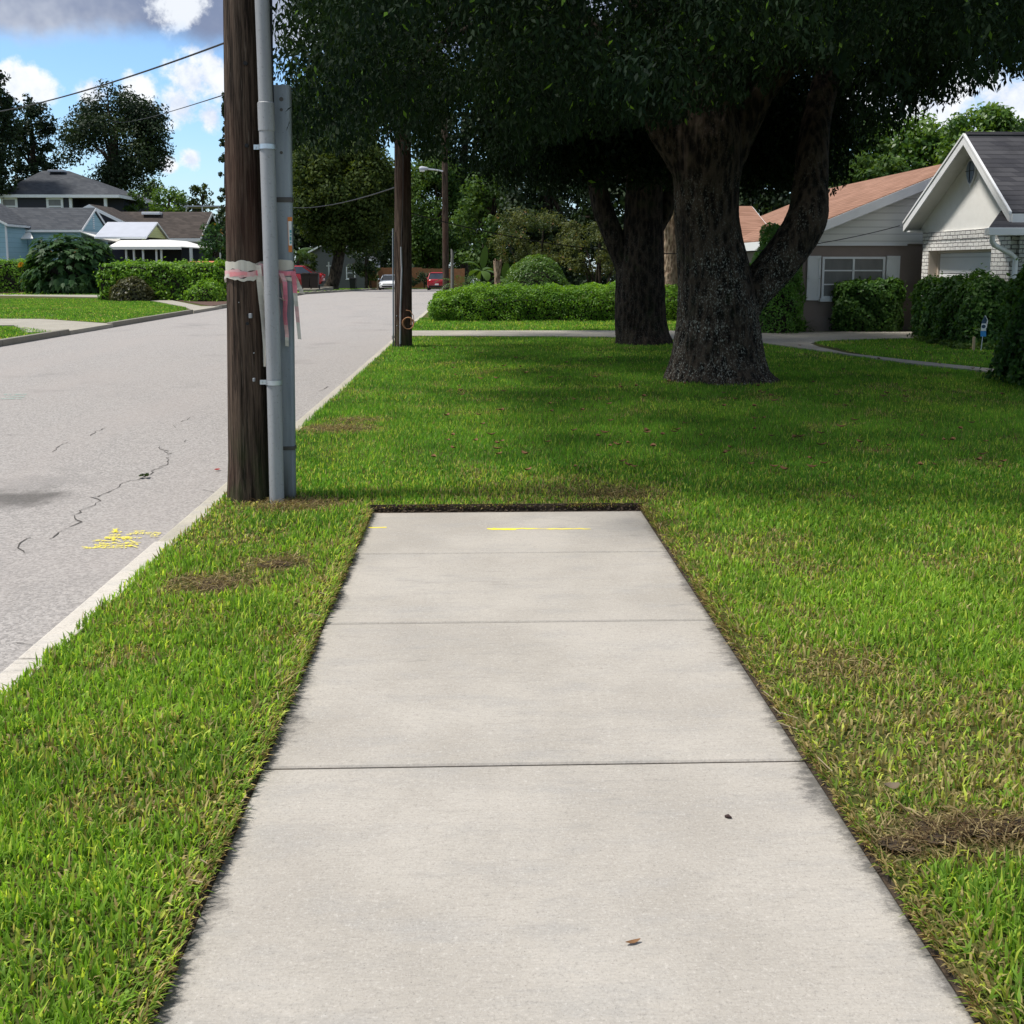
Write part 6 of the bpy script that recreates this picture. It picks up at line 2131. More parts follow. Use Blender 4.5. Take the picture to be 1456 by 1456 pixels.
# nearer low eave with gutter and downspout
ey = 19.45; ex = at(1406, 333, ey)[0]; ez = at(1410, 328, ey)[2]
b = MB()
b.slab([(ex, ey, ez), (22, ey, ez), (22, YN + .6, ez + .62), (ex + .95, YN + .4, ez + .50)], (0, 0, .07))
b.slab([(ex, ey, ez), (ex + .95, YN + .4, ez + .50), (XW + .05, YN + .72, ez + .14), (ex + .75, YN + .4, ez + .05)], (0, 0, .07))
b.build('porch_roof', M['shingle_charcoal'], wh)
b = MB(); b.box(ex - .05, 22, ey - .10, ey, ez - .09, ez + .055); b.box(ex - .05, ex + .04, ey, ey + .08, ez - .09, ez + .05)
gut = b.build('gutter', M['white_metal'], wh, bevel=.01)
b = MB(); b.slab([(ex + .05, ey + .01, ez - .06), (22, ey + .01, ez - .06), (22, YN + .3, ez - .06), (ex + .75, YN + .3, ez - .06)], (0, 0, .03)); b.build('porch_soffit', M['white_paint'], wh)
b = MB()
dsx = at(1444, 366, YN - .45)[0]
p_ = [(ex + .06, ey - .04, ez - .06), (ex + .06, ey - .02, ez - .20), (ex + .13, ey + .02, ez - .27), (dsx - .12, YN - .50, ez - .44), (dsx, YN - .45, ez - .52), (dsx, YN - .45, ez - .64), (dsx, YN - .45, .1)]
b.tube(p_, .052, 8, True); b.build('downspout', M['white_metal'], gut, True)
b = MB(); b.box(XW + .12, 22, YN - .35, YN - .1, -.05, ez - .06); b.build('brick_wall', M['white_brick'], wh)

# --- taupe house with terracotta roof -------------------------------------------
YB = 25.15
tx0, tx1 = at(1116, 420, YB)[0], 16.9
th_house = thing('taupe_house', 'taupe house with white siding gable, shuttered window and terracotta shingle roof', 'house', (tx0 + 2, YB + 4, 0))
zS = at(1200, 346.5, YB)[2]
b = MB(); b.box(tx0, tx1, YB, YB + .2, -.05, zS); b.box(tx0, tx0 + .2, YB + .2, YB + 11, -.05, zS)
b.build('wall', M['taupe_wall'], th_house)
xr = (tx0 + tx1) / 2
sl = (311 - 254) / (1326 - 1186)
zEv = at(1105, 345, YB)[2]; ex0 = tx0 - .28
zRg = zEv + (xr - ex0) * .405
b = MB(); b.slab([(tx0 - .02, YB - .03, zS - .01), (tx1, YB - .03, zS - .01), (tx1, YB - .03, zEv), (xr, YB - .03, zRg - .14), (tx0 - .02, YB - .03, zEv - .05)], (0, .12, 0))
b.build('siding_gable', M['siding_white'], th_house)
b = MB(); b.box(tx0, 10.5, YB - .045, YB - .028, zS - .05, zS + .02); b.build('trim_board', M['white_paint'], th_house)
gable_roof(th_house, M['shingle_terracotta'], ex0, tx1 + .28, YB - .30, YB + 11, zEv, zRg, 'y', .09, fascia=.22)
wx0, wx1 = at(1168, 390, YB)[0], at(1257, 390, YB)[0]; wz0, wz1 = at(1210, 424, YB)[2], at(1210, 365, YB)[2]
wall_window(th_house, 'y', YB, wx0, wx1, wz0, wz1, 'white_metal', 'screen_glass', .055, 2, 3, .05)
for a, c in ((1147, 1166), (1259, 1278)):
    sx0, sx1 = at(a, 390, YB)[0], at(c, 390, YB)[0]
    b = MB(); z0_, z1_ = wz0 - .05, wz1 + .02; b.box(sx0, sx1, YB - .035, YB, z0_, z1_)
    for (u0, u1) in ((.06, .50), (.54, .94)):
        hh = z1_ - z0_; xx = .05; 
        for (qa, qb, ra, rb_) in ((sx0, sx0 + xx, u0, u1), (sx1 - xx, sx1, u0, u1)): b.box(qa, qb, YB - .05, YB - .035, z0_ + hh * ra, z0_ + hh * rb_)
    for u in (0, .48, .93): b.box(sx0, sx1, YB - .05, YB - .035, z0_ + (z1_ - z0_) * u, z0_ + (z1_ - z0_) * (u + .07))
    b.build('shutter', M['white_paint'], th_house)
# low side wing
b = MB(); wxa, wxb = at(985, 400, 30)[0], tx0 - .02
b.box(wxa, wxb + .1, 30.2, 30.4, -.05, 2.15); b.build('wing_wall', M['taupe_wall'], th_house)
zw = at(1050, 349, 29.7)[2]; zwr = at(1085, 297, 33.0)[2]
gable_roof(th_house, M['shingle_terracotta'], at(1046, 349, 29.7)[0] - .6, wxb + 1.2, 29.7, 36.3, zw, zwr, 'x', .09, fascia=.22)

# --- blue house across the street -------------------------------------------------
GB = .0
bY0, bY1 = 68.4, 73.44
bx = at(114, 330, bY0)[0]; ze = at(100, 326, bY0)[2]; zr = at(137, 297, 70.92)[2]; bxl = at(-30, 330, bY0)[0] - 2
bh = thing('blue_house', 'pale blue cottage with grey shingle roof, blue shutters and white awnings', 'house', (bx - 3, 70.8, 0))
b = MB(); b.box(bxl, bx, bY0 + .1, bY0 + .3, -.7, ze - .02); b.box(bx - .2, bx, bY0 + .3, bY1 - .1, -.7, ze)
b.slab([(bx - .2, bY0 + .1, ze), (bx - .2, bY1 - .1, ze), (bx - .2, (bY0 + bY1) / 2, zr - .1)], (.2, 0, 0))
b.build('wall', M['siding_blue'], bh)
gable_roof(bh, M['shingle_slate'], bxl, bx + .15, bY0 - .15, bY1 + .15, ze - .08, zr, 'x', .08, fascia=.16)
b = MB()
vY = 70.8
for k in range(7): b.box(bx + .0, bx + .03, vY - .14, vY + .14, ze + .12 + k * .13, ze + .19 + k * .13)
b.build('gable_vent', M['white_paint'], bh)
# front wing
fY = 65.52; fx = at(9.5, 340, fY)[0]; fze = at(6, 318, fY)[2]
b = MB(); b.box(fx - 6, fx, fY, fY + .2, -.7, fze); b.box(fx - .2, fx, fY + .2, bY0 + .1, -.7, fze)
b.slab([(fx - 6, fY, fze), (fx, fY, fze), (fx - 3, fY, fze + 1.5)], (0, .15, 0)); b.build('wing_wall', M['siding_blue'], bh)
gable_roof(bh, M['shingle_slate'], fx - 6.2, fx + .2, fY - .2, bY0 + 2.6, fze - .08, fze + 1.62, 'y', .08, fascia=.14)
b = MB(); b.box(fx - .06, fx + .04, fY - .05, fY + .05, -.7, fze - .1); b.build('corner_board', M['white_paint'], bh)
wa, wb2 = at(25, 350, bY0)[0], at(34, 350, bY0)[0]; wz0_, wz1_ = at(30, 368, bY0)[2], at(30, 333, bY0)[2]
wall_window(bh, 'y', bY0 + .1, wa, wb2 + .12, wz0_, wz1_, 'white_metal', 'window_glass', .07, 1, 2, .06)
b = MB(); b.box(at(19, 350, bY0)[0], at(24, 350, bY0)[0], bY0 + .05, bY0 + .1, wz0_, wz1_); b.build('shutter', M['blue_shutter'], bh)
b = MB(); b.box(at(35.6, 350, bY0)[0] + .04, at(39, 350, bY0)[0], bY0 + .05, bY0 + .1, wz0_, wz1_); b.build('shutter', M['blue_shutter'], bh)
b = MB(); zt1 = at(30, 329, bY0)[2]; zt0 = at(50, 340, bY0 - .9)[2]
b.slab([(wa - .1, bY0 + .08, zt1), (wb2 + .4, bY0 + .08, zt1), (wb2 + 1.0, bY0 - .9, zt0), (wa + .05, bY0 - .9, zt0)], (0, 0, .05)); b.build('awning', M['awning'], bh)
b = MB(); A0 = at(113, 330, bY0 + .6)
b.slab([(bx, bY0 - .2, ze - .15), (bx, bY1 - .4, ze - .15), (bx + 1.9, bY1 - .6, ze - .85), (bx + 1.9, bY0 - .4, ze - .85)], (0, 0, .06)); b.build('awning', M['awning'], bh)
b = MB(); b.box(bx + .3, bx + 1.0, bY0 - .5, bY0 - .1, ze - 1.25, ze - .95); b.build('door_hood', M['awning'], bh, bevel=.12)

# --- small yellow-gabled annexe with metal roof and awning --------------------------
yY0, yY1 = 67.56, 72.36
yx = at(205, 338, yY0)[0]; yze = at(205, 337, yY0)[2]; yzr = at(222, 317, 69.96)[2]; yxl = at(135, 330, yY0)[0]
yh = thing('yellow_cottage', 'small cottage with pale yellow gable, grey metal roof and long white awning', 'house', (yx - 1.5, 69.96, 0))
b = MB(); b.box(yxl, yx, yY0 + .1, yY0 + .3, -.7, yze - .6); b.build('wall', M['navy_wall'], yh)
b = MB(); b.box(yx - .2, yx, yY0 + .3, yY1 - .1, -.7, yze); b.slab([(yx - .2, yY0 + .1, yze - .2), (yx - .2, yY1 - .1, yze - .2), (yx - .2, yY1 - .1, yze), (yx - .2, 69.96, yzr - .06), (yx - .2, yY0 + .1, yze)], (.2, 0, 0)); b.build('gable_wall', M['siding_yellow'], yh)
gable_roof(yh, M['metal_roof'], yxl, yx + .15, yY0 - .1, yY1 + .1, yze - .05, yzr, 'x', .06, fascia=.10)
az1 = at(200, 342, 67.2)[2]; az0 = at(200, 352, 65.4)[2]
axl, axr0, axr1 = at(160, 345, 66)[0], at(236, 342, 67.2)[0], at(258, 352, 65.16)[0]
b = MB(); b.slab([(axl, 67.62, az1), (axr0, 67.62, az1), (axr1, 65.16, az0), (axl, 65.16, az0)], (0, 0, .06)); b.slab([(axr0, 67.62, az1), (axr0, 72, az1), (axr1, 72.6, az0), (axr1, 65.16, az0)], (0, 0, .06))
b.box(axl, axr1, 65.112, 65.16, az0 - .12, az0 + .05); aw = b.build('awning', M['awning'], yh)
b = MB()
for px in (179, 190, 203, 222, 229): b.box(at(px, 360, 65.4)[0] - .05, at(px, 360, 65.4)[0] + .05, 65.4, 65.52, -.7, az0)
b.build('porch_post', M['white_paint'], yh)
b = MB(); b.box(at(176, 360, 66.96)[0], at(258, 360, 66.96)[0], 66.96, 67.08, 0, az0); b.build('screen_wall', M['dark_void'], yh)
b = MB(); b.box(at(192, 360, 66.48)[0], at(210, 360, 66.48)[0], 66.72, 66.9, .9, 1.45); b.build('bench_back', M['wood_fence'], yh)
b = MB(); b.box(at(222, 370, 65.28)[0], at(262, 370, 65.28)[0], 65.4, 65.544, .85, 1.05); b.build('rail', M['white_paint'], yh)

# --- brown shingle house ------------------------------------------------------------
rY0, rY1 = 79.2, 86.64
rx = at(280, 338, rY0)[0]; rze = at(260, 339, rY0)[2]; rzr = at(298, 303, 82.92)[2]; rxl = at(110, 320, rY0)[0]
bw = thing('brown_house', 'house with long dark brown shingle roof, white trim and a porch column', 'house', (rx - 3, 82.8, 0))
b = MB(); b.box(rxl, rx - .3, rY0 + 1.6, rY0 + 1.8, -.6, rze); b.box(rx - .5, rx - .3, rY0 + 1.8, rY1 - .3, -.6, rze); b.slab([(rx - .45, rY0 + .3, rze), (rx - .45, rY1 - .3, rze), (rx - .45, 82.92, rzr - .1)], (.15, 0, 0)); b.build('wall', M['siding_navy'], bw)
gable_roof(bw, M['shingle_brown'], rxl, rx + .25, rY0, rY1, rze - .05, rzr, 'x', .10, fascia=.24)
b = MB(); cxp = at(271.5, 355, rY0 + .3)[0]; b.box(cxp - .10, cxp + .10, rY0 + .2, rY0 + .4, -.5, rze - .15); b.slab([(cxp - .1, rY0 + .22, rze - .55), (cxp - .1, rY0 + .22, rze - .15), (cxp - .4, rY0 + .22, rze - .15)], (0, .16, 0)); b.build('porch_column', M['white_paint'], bw)
b = MB(); b.box(at(236, 342, rY0)[0], rx - .1, rY0 + .15, rY0 + .45, rze - .30, rze - .16); b.box(rx, rx + .95, rY0 + 1.0, rY0 + 1.3, rze - .42, rze - .16); b.build('porch_beam', M['white_paint'], bw)
b = MB(); sx_ = at(216, 299, 82.32)[0]; b.box(at(203, 299, 82.32)[0], at(229, 299, 82.32)[0], 81.96, 82.68, rzr - .18, rzr + .04); b.build('roof_vent', M['white_metal'], bw, bevel=.03)
gx = at(127, 292, 76.8); hwid = 2.5
gable_roof(bw, M['shingle_brown'], gx[0] - hwid, gx[0] + hwid, 76.8, 81.6, gx[2] - 1.25, gx[2], 'y', .10, fascia=.24)
b = MB(); b.slab([(gx[0] - hwid + .2, 77.1, gx[2] - 1.25), (gx[0] + hwid - .2, 77.1, gx[2] - 1.25), (gx[0], 77.1, gx[2] - .12)], (0, .15, 0)); b.box(gx[0] - hwid + .4, gx[0] + hwid - .4, 77.1, 77.28, -.7, gx[2] - 1.25); b.build('front_gable', M['siding_navy'], bw)

# --- dark two storey house -----------------------------------------------------------
dY0 = 99.6; dY1 = 111.6
dze = at(100, 277, dY0)[2]; dzr = at(80, 243, 105.6)[2]; dxl, dxr = at(-9, 277, dY0)[0], at(169, 277, dY0)[0]
gd = float(gz(103.2))
dh = thing('dark_house', 'dark two storey house with slate hip roof, pale window trim and upper porch', 'house', ((dxl + dxr) / 2, 105.6, gd))
rl, rr_ = at(60, 243, 105.6)[0], at(98, 243, 105.6)[0]
b = MB(); th = .12
b.add([(dxl, dY0, dze), (dxr, dY0, dze), (dxr, dY1, dze), (dxl, dY1, dze), (rl, 105.6, dzr), (rr_, 105.6, dzr)], [(0, 1, 5, 4), (1, 2, 5), (2, 3, 4, 5), (3, 0, 4)]); b.build('roof', M['shingle_slate'], dh)
b = MB(); b.box(dxl, dxr, dY0 - .04, dY0, dze - .26, dze + .02); b.box(dxr, dxr + .04, dY0, dY1, dze - .26, dze + .02); b.box(dxl + .1, dxr - .1, dY0 + .02, dY0 + 1.0, dze - .24, dze - .2); b.build('fascia', M['white_paint'], dh)
b = MB(); px_ = at(99, 285, dY0 + .6)[0]; b.box(dxl + .6, px_, dY0 + .6, dY0 + .8, gd - .4, dze - .22); b.box(px_, dxr - .6, dY0 + 3.0, dY0 + 3.2, gd - .4, dze - .22); b.box(px_ - .2, px_, dY0 + .8, dY0 + 3.0, gd - .4, dze - .22); b.box(dxr - .8, dxr - .6, dY0 + 3.2, dY1 - .6, gd - .4, dze - .22); b.build('wall', M['siding_navy'], dh)
for px in (100.5, 150):
    b = MB(); x = at(px, 285, dY0 + .5)[0]; b.box(x - .13, x + .13, dY0 + .4, dY0 + .62, gd - .4, dze - .22); b.build('porch_column', M['white_paint'], dh)
for a, c in ((1, 25), (66, 90)):
    b = MB(); xa, xb = at(a, 285, dY0 + .6)[0], at(c, 285, dY0 + .6)[0]; z1_ = at(50, 280.5, dY0 + .6)[2]
    wall_window(dh, 'y', dY0 + .6, xa, xb, z1_ - 1.7, z1_, 'white_metal', 'screen_glass', .22, 1, 2, .08)
b = MB(); b.box(at(71, 245, 105.12)[0], at(94, 245, 105.12)[0], 104.52, 105.24, dzr - .20, dzr + .02); b.build('roof_vent', M['metal_roof'], dh, bevel=.04)

# --- flat carport and grey house --------------------------------------------------------
cY = 116.0; x0, x1 = at(262, 294, cY)[0], at(312, 294, cY)[0]; z = at(290, 293, cY)[2]
cp_ = thing('carport', 'flat pale carport roof showing beyond the brown shingle roof', 'carport', ((x0 + x1) / 2, cY, float(gz(cY))))
b = MB(); b.box(x0, x1, cY, cY + 4, z - .08, z + .06); b.build('roof', M['metal_roof'], cp_)
for x in (x0 + .15, x1 - .15, (x0 + x1) / 2):
    b = MB(); b.box(x - .06, x + .06, cY + .1, cY + .22, float(gz(cY)) - .1, z - .08); b.build('post', M['white_paint'], cp_)
gY = 104.0; g0 = float(gz(gY))
gh = thing('grey_house', 'grey house with a low gable half hidden behind the olive green tree', 'house', (at(480, 390, gY)[0], gY + 3, g0))
x0, x1 = at(425, 390, gY)[0], at(522, 390, gY)[0]; z = at(480, 368, gY)[2]; zr_ = at(455, 342, gY + 3)[2]
b = MB(); b.box(x0, x1, gY, gY + .3, g0 - .3, z); b.slab([(x0, gY, z), (x1, gY, z), ((x0 + x1) / 2, gY, zr_ - .1)], (0, .25, 0)); b.build('wall', M['grey_wall'], gh)
gable_roof(gh, M['shingle_slate'], x0 - .4, x1 + .4, gY - .4, gY + 8, z - .1, zr_, 'y', .1)
wall_window(gh, 'y', gY, at(492, 380, gY)[0], at(505, 380, gY)[0], g0 + 1.0, g0 + 2.2, 'white_metal', 'window_glass', .1, 1, 2, .06)

# --- wooden fence at the end of the street ------------------------------------------------
fY = 109.0; g0 = float(gz(fY))
fx0, fx1 = at(525, 390, fY)[0], at(660, 390, fY)[0]; zt_ = at(590, 380.5, fY)[2]
fe = thing('wooden_fence', 'orange brown wooden board fence closing off the end of the street', 'fence', ((fx0 + fx1) / 2, fY, g0))
b = MB(); x = fx0
while x < fx1:
    b.box(x, x + .145, fY, fY + .025, g0 - .1, zt_ - .1 * (1 if x > at(600, 390, fY)[0] else 0) + random.uniform(-.03, .03)); x += .15
b.build('board_panel', M['wood_fence'], fe)
b = MB()
for z in (g0 + .4, zt_ - .35): b.box(fx0, fx1, fY + .025, fY + .07, z, z + .09)
b.build('rail', M['wood_fence'], fe)
kY = 101.0; g0 = float(gz(kY)); kx = at(536, 380, kY)[0]
ub = thing('utility_cabinet', 'pale grey utility cabinet beside the orange fence, above the white sedan', 'cabinet', (kx, kY, g0))
b = MB(); zt_ = at(536, 370.5, kY)[2]; b.box(kx - .27, kx + .27, kY, kY + .35, zt_ - .75, zt_); b.build('housing', M['metal_roof'], ub, bevel=.02)
b = MB(); b.box(kx - .06, kx + .06, kY + .12, kY + .24, g0 - .1, zt_ - .75); b.build('post', M['stub_wood'], ub)
b = MB(); b.box(kx - .30, kx + .30, kY - .03, kY + .38, zt_, zt_ + .05); b.build('lid', M['white_metal'], ub)
# ------------------------------------------------------------------ cars, bins, signs
def car(name, label, paint, loc, heading, L=4.6, Wd=1.78, top=1.45, belt=.95, kind='sedan', show='front'):
    t = thing(name, label, 'car', (0, 0, 0))
    h = L / 2; w = Wd / 2
    if kind == 'sedan':
        st_ = [(-h, .42, .86, .80), (-h + .12, .28, .98, .93), (-h + .6, .24, 1.02, .98), (-.9, .20, belt + .02, 1.0), (.6, .20, belt, 1.0), (h - 1.0, .22, .90, .99), (h - .4, .24, .80, .95), (h - .1, .28, .68, .86), (h, .40, .60, .76)]
        gbase = (-h + .55, h - 1.35); groof = (-.95, .25)
    else:
        st_ = [(-h, .45, .90, .86), (-h + .08, .32, 1.02, .94), (-h + .5, .26, belt + .05, 1.0), (-.6, .22, belt + .02, 1.0), (.6, .22, belt, 1.0), (h - .9, .24, .98, .98), (h - .35, .26, .88, .94), (h - .08, .32, .74, .86), (h, .42, .64, .78)]
        gbase = (-h + .10, h - 1.15); groof = (-h + .42, .35)
    ring = [(-.92, 0), (-1, .28), (-1, .62), (-.93, .95), (-.55, 1.03), (.55, 1.03), (.93, .95), (1, .62), (1, .28), (.92, 0)]
    vs = []
    for (y, zl, zt_, f) in st_:
        for u, v in ring: vs.append((u * w * f, y, zl + (zt_ - zl) * v))
    n = len(ring)
    fs = [(i * n + k, i * n + (k + 1) % n, (i + 1) * n + (k + 1) % n, (i + 1) * n + k) for i in range(len(st_) - 1) for k in range(n)]
    fs += [tuple(range(n))[::-1], tuple((len(st_) - 1) * n + k for k in range(n))]
    b = MB(); b.add(vs, fs); b.build('body', M[paint], t, True)
    gw0, gw1 = w * .90, w * .70
    zb = belt + .01
    lo_ = [(-gw0, gbase[0]), (gw0, gbase[0]), (gw0, gbase[1]), (-gw0, gbase[1])]; hi = [(-gw1, groof[0]), (gw1, groof[0]), (gw1, groof[1]), (-gw1, groof[1])]
    zr = top - .06
    names = ['rear_window', 'side_window', 'windscreen', 'side_window']
    for k in range(4):
        j = (k + 1) % 4
        b = MB(); b.poly([(*lo_[k], zb), (*lo_[j], zb), (*hi[j], zr), (*hi[k], zr)]); b.build(names[k], M['window_glass'], t)
    b = MB(); b.add([(-gw1 * 1.03, groof[0] - .06, zr - .01), (gw1 * 1.03, groof[0] - .06, zr - .01), (gw1 * 1.03, groof[1] + .06, zr - .01), (-gw1 * 1.03, groof[1] + .06, zr - .01),
                     (-gw1 * .8, groof[0] + .08, top), (gw1 * .8, groof[0] + .08, top), (gw1 * .8, groof[1] - .1, top), (-gw1 * .8, groof[1] - .1, top)],
                    [(0, 1, 5, 4), (1, 2, 6, 5), (2, 3, 7, 6), (3, 0, 4, 7), (4, 5, 6, 7), (3, 2, 1, 0)])
    b.build('roof', M[paint], t, bevel=.02)
    b = MB()
    for k in range(4): b.bar((*lo_[k], zb - .02), (*hi[k], zr), .075, .05)
    for s in (-1, 1): b.bar((s * gw0 * 1.0, (gbase[0] + gbase[1]) / 2 - .1, zb - .02), (s * gw1, (groof[0] + groof[1]) / 2, zr), .06, .05)
    b.build('pillar', M[paint], t)
    for s in (-1, 1):
        for y in (-h + .85, h - .85):
            b = MB(); b.tube([(s * (w - .20), y, .32), (s * (w - .18), y, .32), (s * (w + .0), y, .32), (s * (w + .015), y, .32)], [.30, .325, .325, .29], 20); wh_ = b.build('wheel', M['rubber'], t, True)
            b = MB(); b.tube([(s * (w + .016), y, .32), (s * (w + .025), y, .32)], [.20, .18], 16); b.build('rim', M['tyre_rim'], wh_)
        b = MB(); b.box(s * w * .80 - .17, s * w * .80 + .13, h - .30, h - .06, .60, .73); b.build('headlight', M['lamp_lens'], t, bevel=.03)
        b = MB(); b.box(s * w * .80 - .15, s * w * .80 + .12, -h - .015, -h + .18, .76, .92); b.build('tail_light', M['tail_lens'], t, bevel=.03)
        b = MB(); b.box(s * (w + .02), s * (w + .17), h - 1.55, h - 1.42, belt + .02, belt + .16) if s > 0 else b.box(-(w + .17), -(w + .02), h - 1.55, h - 1.42, belt + .02, belt + .16); b.build('mirror', M[paint], t, bevel=.03)
    b = MB(); b.box(-w * .55, w * .55, h - .07, h + .012, .56, .64); b.box(-w * .62, w * .62, h - .05, h + .012, .30, .44); b.build('grille', M['rubber'], t)
    b = MB(); b.box(-w * .80, w * .80, -h - .03, -h + .06, .30, .46); b.build('bumper', M['rubber'], t, bevel=.02)
    b = MB(); b.box(-.17, .17, -h - .045, -h - .0, .55, .67) if kind == 'sedan' else b.box(-.17, .17, -h - .045, -h, .50, .64); b.build('number_plate', M['plate_white'], t)
    t.location = loc; t.rotation_euler = (0, 0, heading)
    return t


Yc = 96.0; g0 = float(gz(Yc + 2)) + ROADZ
car('parked_car', 'white sedan parked at the far end of the street, facing the viewer', 'car_white', (at(551.5, 400, Yc)[0], Yc + 2.3, g0), PI, 4.6, 1.80, 1.44)
Yc = 94.0; g0 = float(gz(Yc + 2)) + ROADZ
car('parked_car', 'red hatchback seen from behind, parked in the street by the distant lamp pole', 'car_maroon', (at(621, 400, Yc)[0], Yc + 2.0, g0), 0, 4.1, 1.78, 1.66, 1.02, 'hatch')
Yc = 71.0; gd = float(gz(Yc))
b = MB(); x0 = at(360, 400, Yc)[0]; b.box(x0 - 8, at(462, 400, Yc)[0], Yc - 4.2, Yc + 4, gd - .3, .05); struct('driveway_path', b, M['concrete_old'])
car('parked_car', 'red car parked side on across the street behind two brown bins', 'car_red', (at(457, 390, Yc)[0] - 2.2, Yc + .6, .05), PI / 2, 4.5, 1.8, 1.52, .98)
Yc = 53.5; b = MB(); xx = at(293, 372, Yc)[0]; b.box(xx - 5, xx + 3, Yc - 1.3, Yc + 1.6, -.25, .10); struct('driveway_path', b, M['concrete_old'])
car('parked_car', 'coral coloured car, only its roof showing above the long trimmed hedge', 'car_coral', (xx - .4, Yc, .10), PI / 2, 4.3, 1.75, 1.72, 1.1, 'hatch')


def wheelie_bin(label, px, base_row, hw, top_row, mat, group=None):
    p = P(px, base_row, LAWN) if group is None else (at(px, base_row, 68.2)[0], 68.2, .05); Y = p[1]; w = .29; h = 1.06
    t = thing('wheelie_bin', label, 'bin', (p[0], Y, p[2]), group)
    x, z = p[0], p[2]
    b = MB()
    lo_ = [(x - w * .82, Y, z + .05), (x + w * .82, Y, z + .05), (x + w * .82, Y + .5, z + .05), (x - w * .82, Y + .5, z + .05)]
    hi = [(x - w, Y - .06, z + h * .92), (x + w, Y - .06, z + h * .92), (x + w, Y + .62, z + h * .92), (x - w, Y + .62, z + h * .92)]
    b.add(lo_ + hi, [(3, 2, 1, 0), (4, 5, 6, 7), (0, 1, 5, 4), (1, 2, 6, 5), (2, 3, 7, 6), (3, 0, 4, 7)])
    b.box(x - w - .02, x + w + .02, Y - .08, Y - .06, z + h * .84, z + h * .92)
    b.build('body', M[mat], t, bevel=.02)
    b = MB(); b.box(x - w - .03, x + w + .03, Y - .10, Y + .66, z + h * .921, z + h * .96); b.box(x - w * .8, x + w * .8, Y, Y + .56, z + h * .96, z + h); b.build('lid', M[mat], t, bevel=.015)
    for s in (-1, 1):
        b = MB(); xa = x + s * w * .95; b.tube([(xa - .03, Y + .52, z + .12), (xa + .03, Y + .52, z + .12)], .12, 14); b.build('wheel', M['rubber'], t, True)
    b = MB(); b.tube([(x - w * .8, Y + .70, z + h * .9), (x + w * .8, Y + .70, z + h * .9)], .018, 8); b.build('handle', M['rubber'], t)
    return t


wheelie_bin('dark brown wheelie bin next to the grey guard, before the red car', 434.5, 409, 5, 384, 'bin_brown', 'brown bins before the red car')
wheelie_bin('dark brown wheelie bin on the for sale post side, before the red car', 446.5, 409, 5, 384, 'bin_brown', 'brown bins before the red car')
wheelie_bin('black wheelie bin standing alone at the far kerb beside the for sale post', 501.5, 411.5, 7, 393, 'bin_black')

Y = 86.0; p = (at(468, 405, Y)[0], Y, float(gz(Y)) + LAWN)
sg = thing('yard_sign_post', 'white sign post with an arm and a dark hanging board on the far verge', 'sign post', p)
zt_ = at(468, 373, Y)[2]; za = at(468, 378, Y)[2]
b = MB(); b.box(p[0] - .05, p[0] + .05, Y - .05, Y + .05, p[2] - .1, zt_); b.box(p[0] - .07, p[0] + .07, Y - .07, Y + .07, zt_, zt_ + .03); b.build('post', M['white_paint'], sg)
b = MB(); xa = at(464, 378, Y)[0]; xb = at(487, 378, Y)[0]; b.box(xa, p[0] - .051, Y - .04, Y + .04, za - .05, za + .05); b.box(p[0] + .051, xb, Y - .04, Y + .04, za - .05, za + .05); b.build('arm', M['white_paint'], sg)
b = MB(); x0, x1 = at(472.5, 385, Y)[0], at(483.5, 385, Y)[0]; z1_, z0_ = at(475, 382, Y)[2], at(475, 391.5, Y)[2]; b.box(x0, x1, Y - .015, Y + .015, z0_, z1_); bd = b.build('hanging_board', M['sign_dark'], sg)
b = MB(); 
for x in (x0 + .08, x1 - .08): b.box(x - .008, x + .008, Y - .008, Y + .008, z1_, za - .05)
b.build('hanger', M['galvanised'], bd)
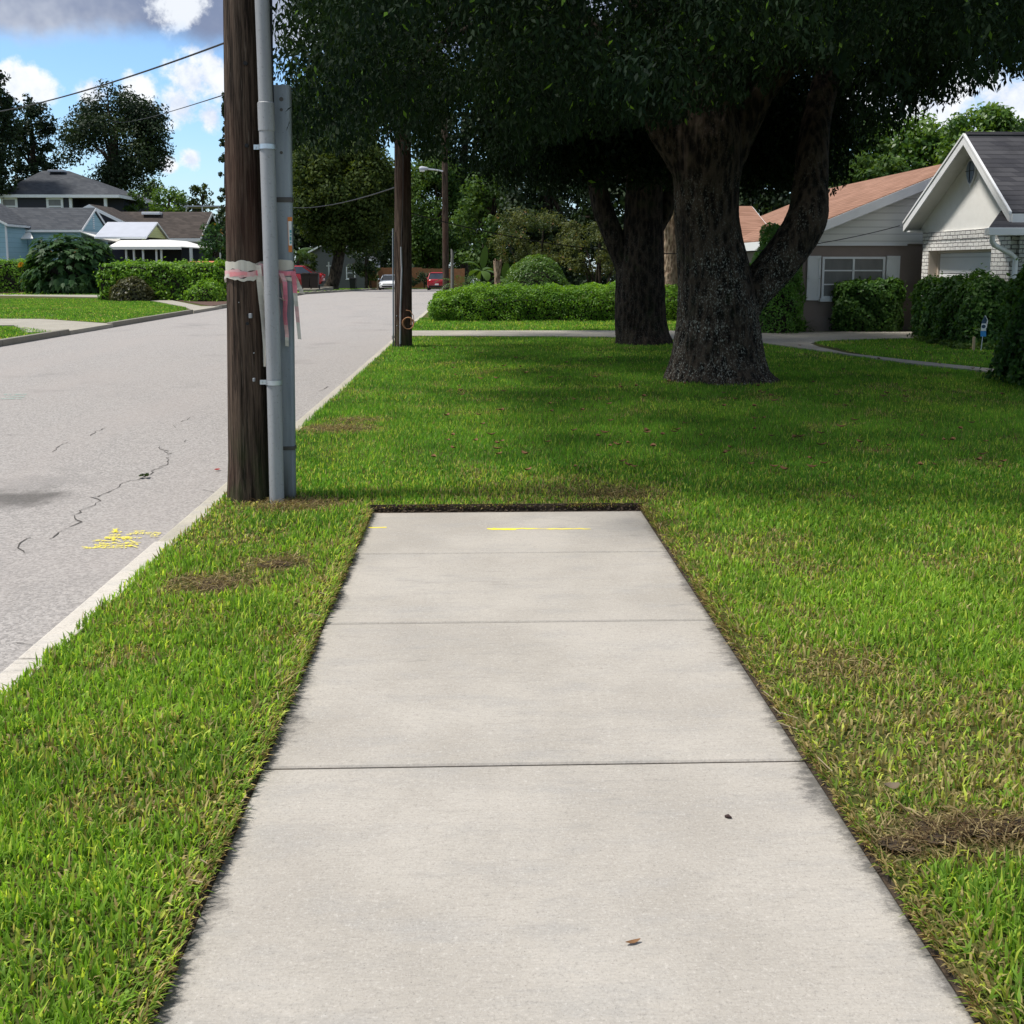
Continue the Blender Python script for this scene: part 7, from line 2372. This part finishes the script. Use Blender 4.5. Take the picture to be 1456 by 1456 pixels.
b = MB(); b.box(x0 + .06, x1 - .10, Y - .02, Y - .0155, z0_ + .12, z0_ + .17); b.box(x0 + .1, x1 - .2, Y - .02, Y - .0155, z0_ + .24, z0_ + .27); b.build('board_print', M['grey_wall'], bd)

# small blue pointed yard sign by the garage hedge
Y = 19.15; p = (at(1396.5, 490, Y)[0], Y, LAWN)
ys_ = thing('yard_sign', 'small pointed blue yard sign on a thin stake before the garage hedge', 'sign', p)
sc = F / project(p)[2]
def q(px, py, dy=0): return at(px, py, Y + dy)
b = MB(); b.slab([q(1395, 478), q(1402, 478), q(1402.5, 466), q(1404, 456), q(1401, 449), q(1396.5, 458), q(1396, 466)], (0, .02, 0)); bd = b.build('panel', M['sign_navy'], ys_)
b = MB(); b.slab([q(1394.6, 470.5, -.004), q(1402, 470.5, -.004), q(1402, 460, -.004), q(1395.8, 460, -.004)], (0, .003, 0)); b.build('emblem', M['plate_white'], bd)
b = MB(); c = q(1398.7, 464.2, -.008); b.slab([(c[0] + 2.9 / sc * math.cos(a), c[1], c[2] + 2.6 / sc * math.sin(a)) for a in np.linspace(0, 2 * PI, 18, endpoint=False)], (0, .003, 0)); b.build('emblem', M['sign_navy'], bd)
b = MB(); b.slab([q(1394.4, 478.5, -.005), q(1402.2, 478.5, -.005), q(1402.2, 470.8, -.005), q(1394.4, 470.8, -.005)], (0, .004, 0)); b.build('lower_panel', M['sign_blue'], bd)
b = MB(); b.bar(q(1402.4, 466, -.006), q(1404.2, 455, -.006), .012); b.bar(q(1404.2, 455, -.006), q(1401, 449, -.006), .012); b.build('edge', M['plate_white'], bd)
b = MB(); b.tube([(q(1395.4, 491.5)[0], Y + .012, -.05), q(1397.4, 476, .012)], .009, 8); b.build('stake', M['galvanised'], ys_)
Y = 19.2; p = (at(1384.5, 490, Y)[0], Y, LAWN)
b = MB(); b.box(p[0] - .022, p[0] + .022, Y - .02, Y + .02, LAWN - .05, at(1384.5, 479, Y)[2]); tag(b.build('wooden_stake', M['stub_wood'], bevel=.006, origin=p), 'short pale wooden stake in the creeper beside the blue yard sign', 'stake')
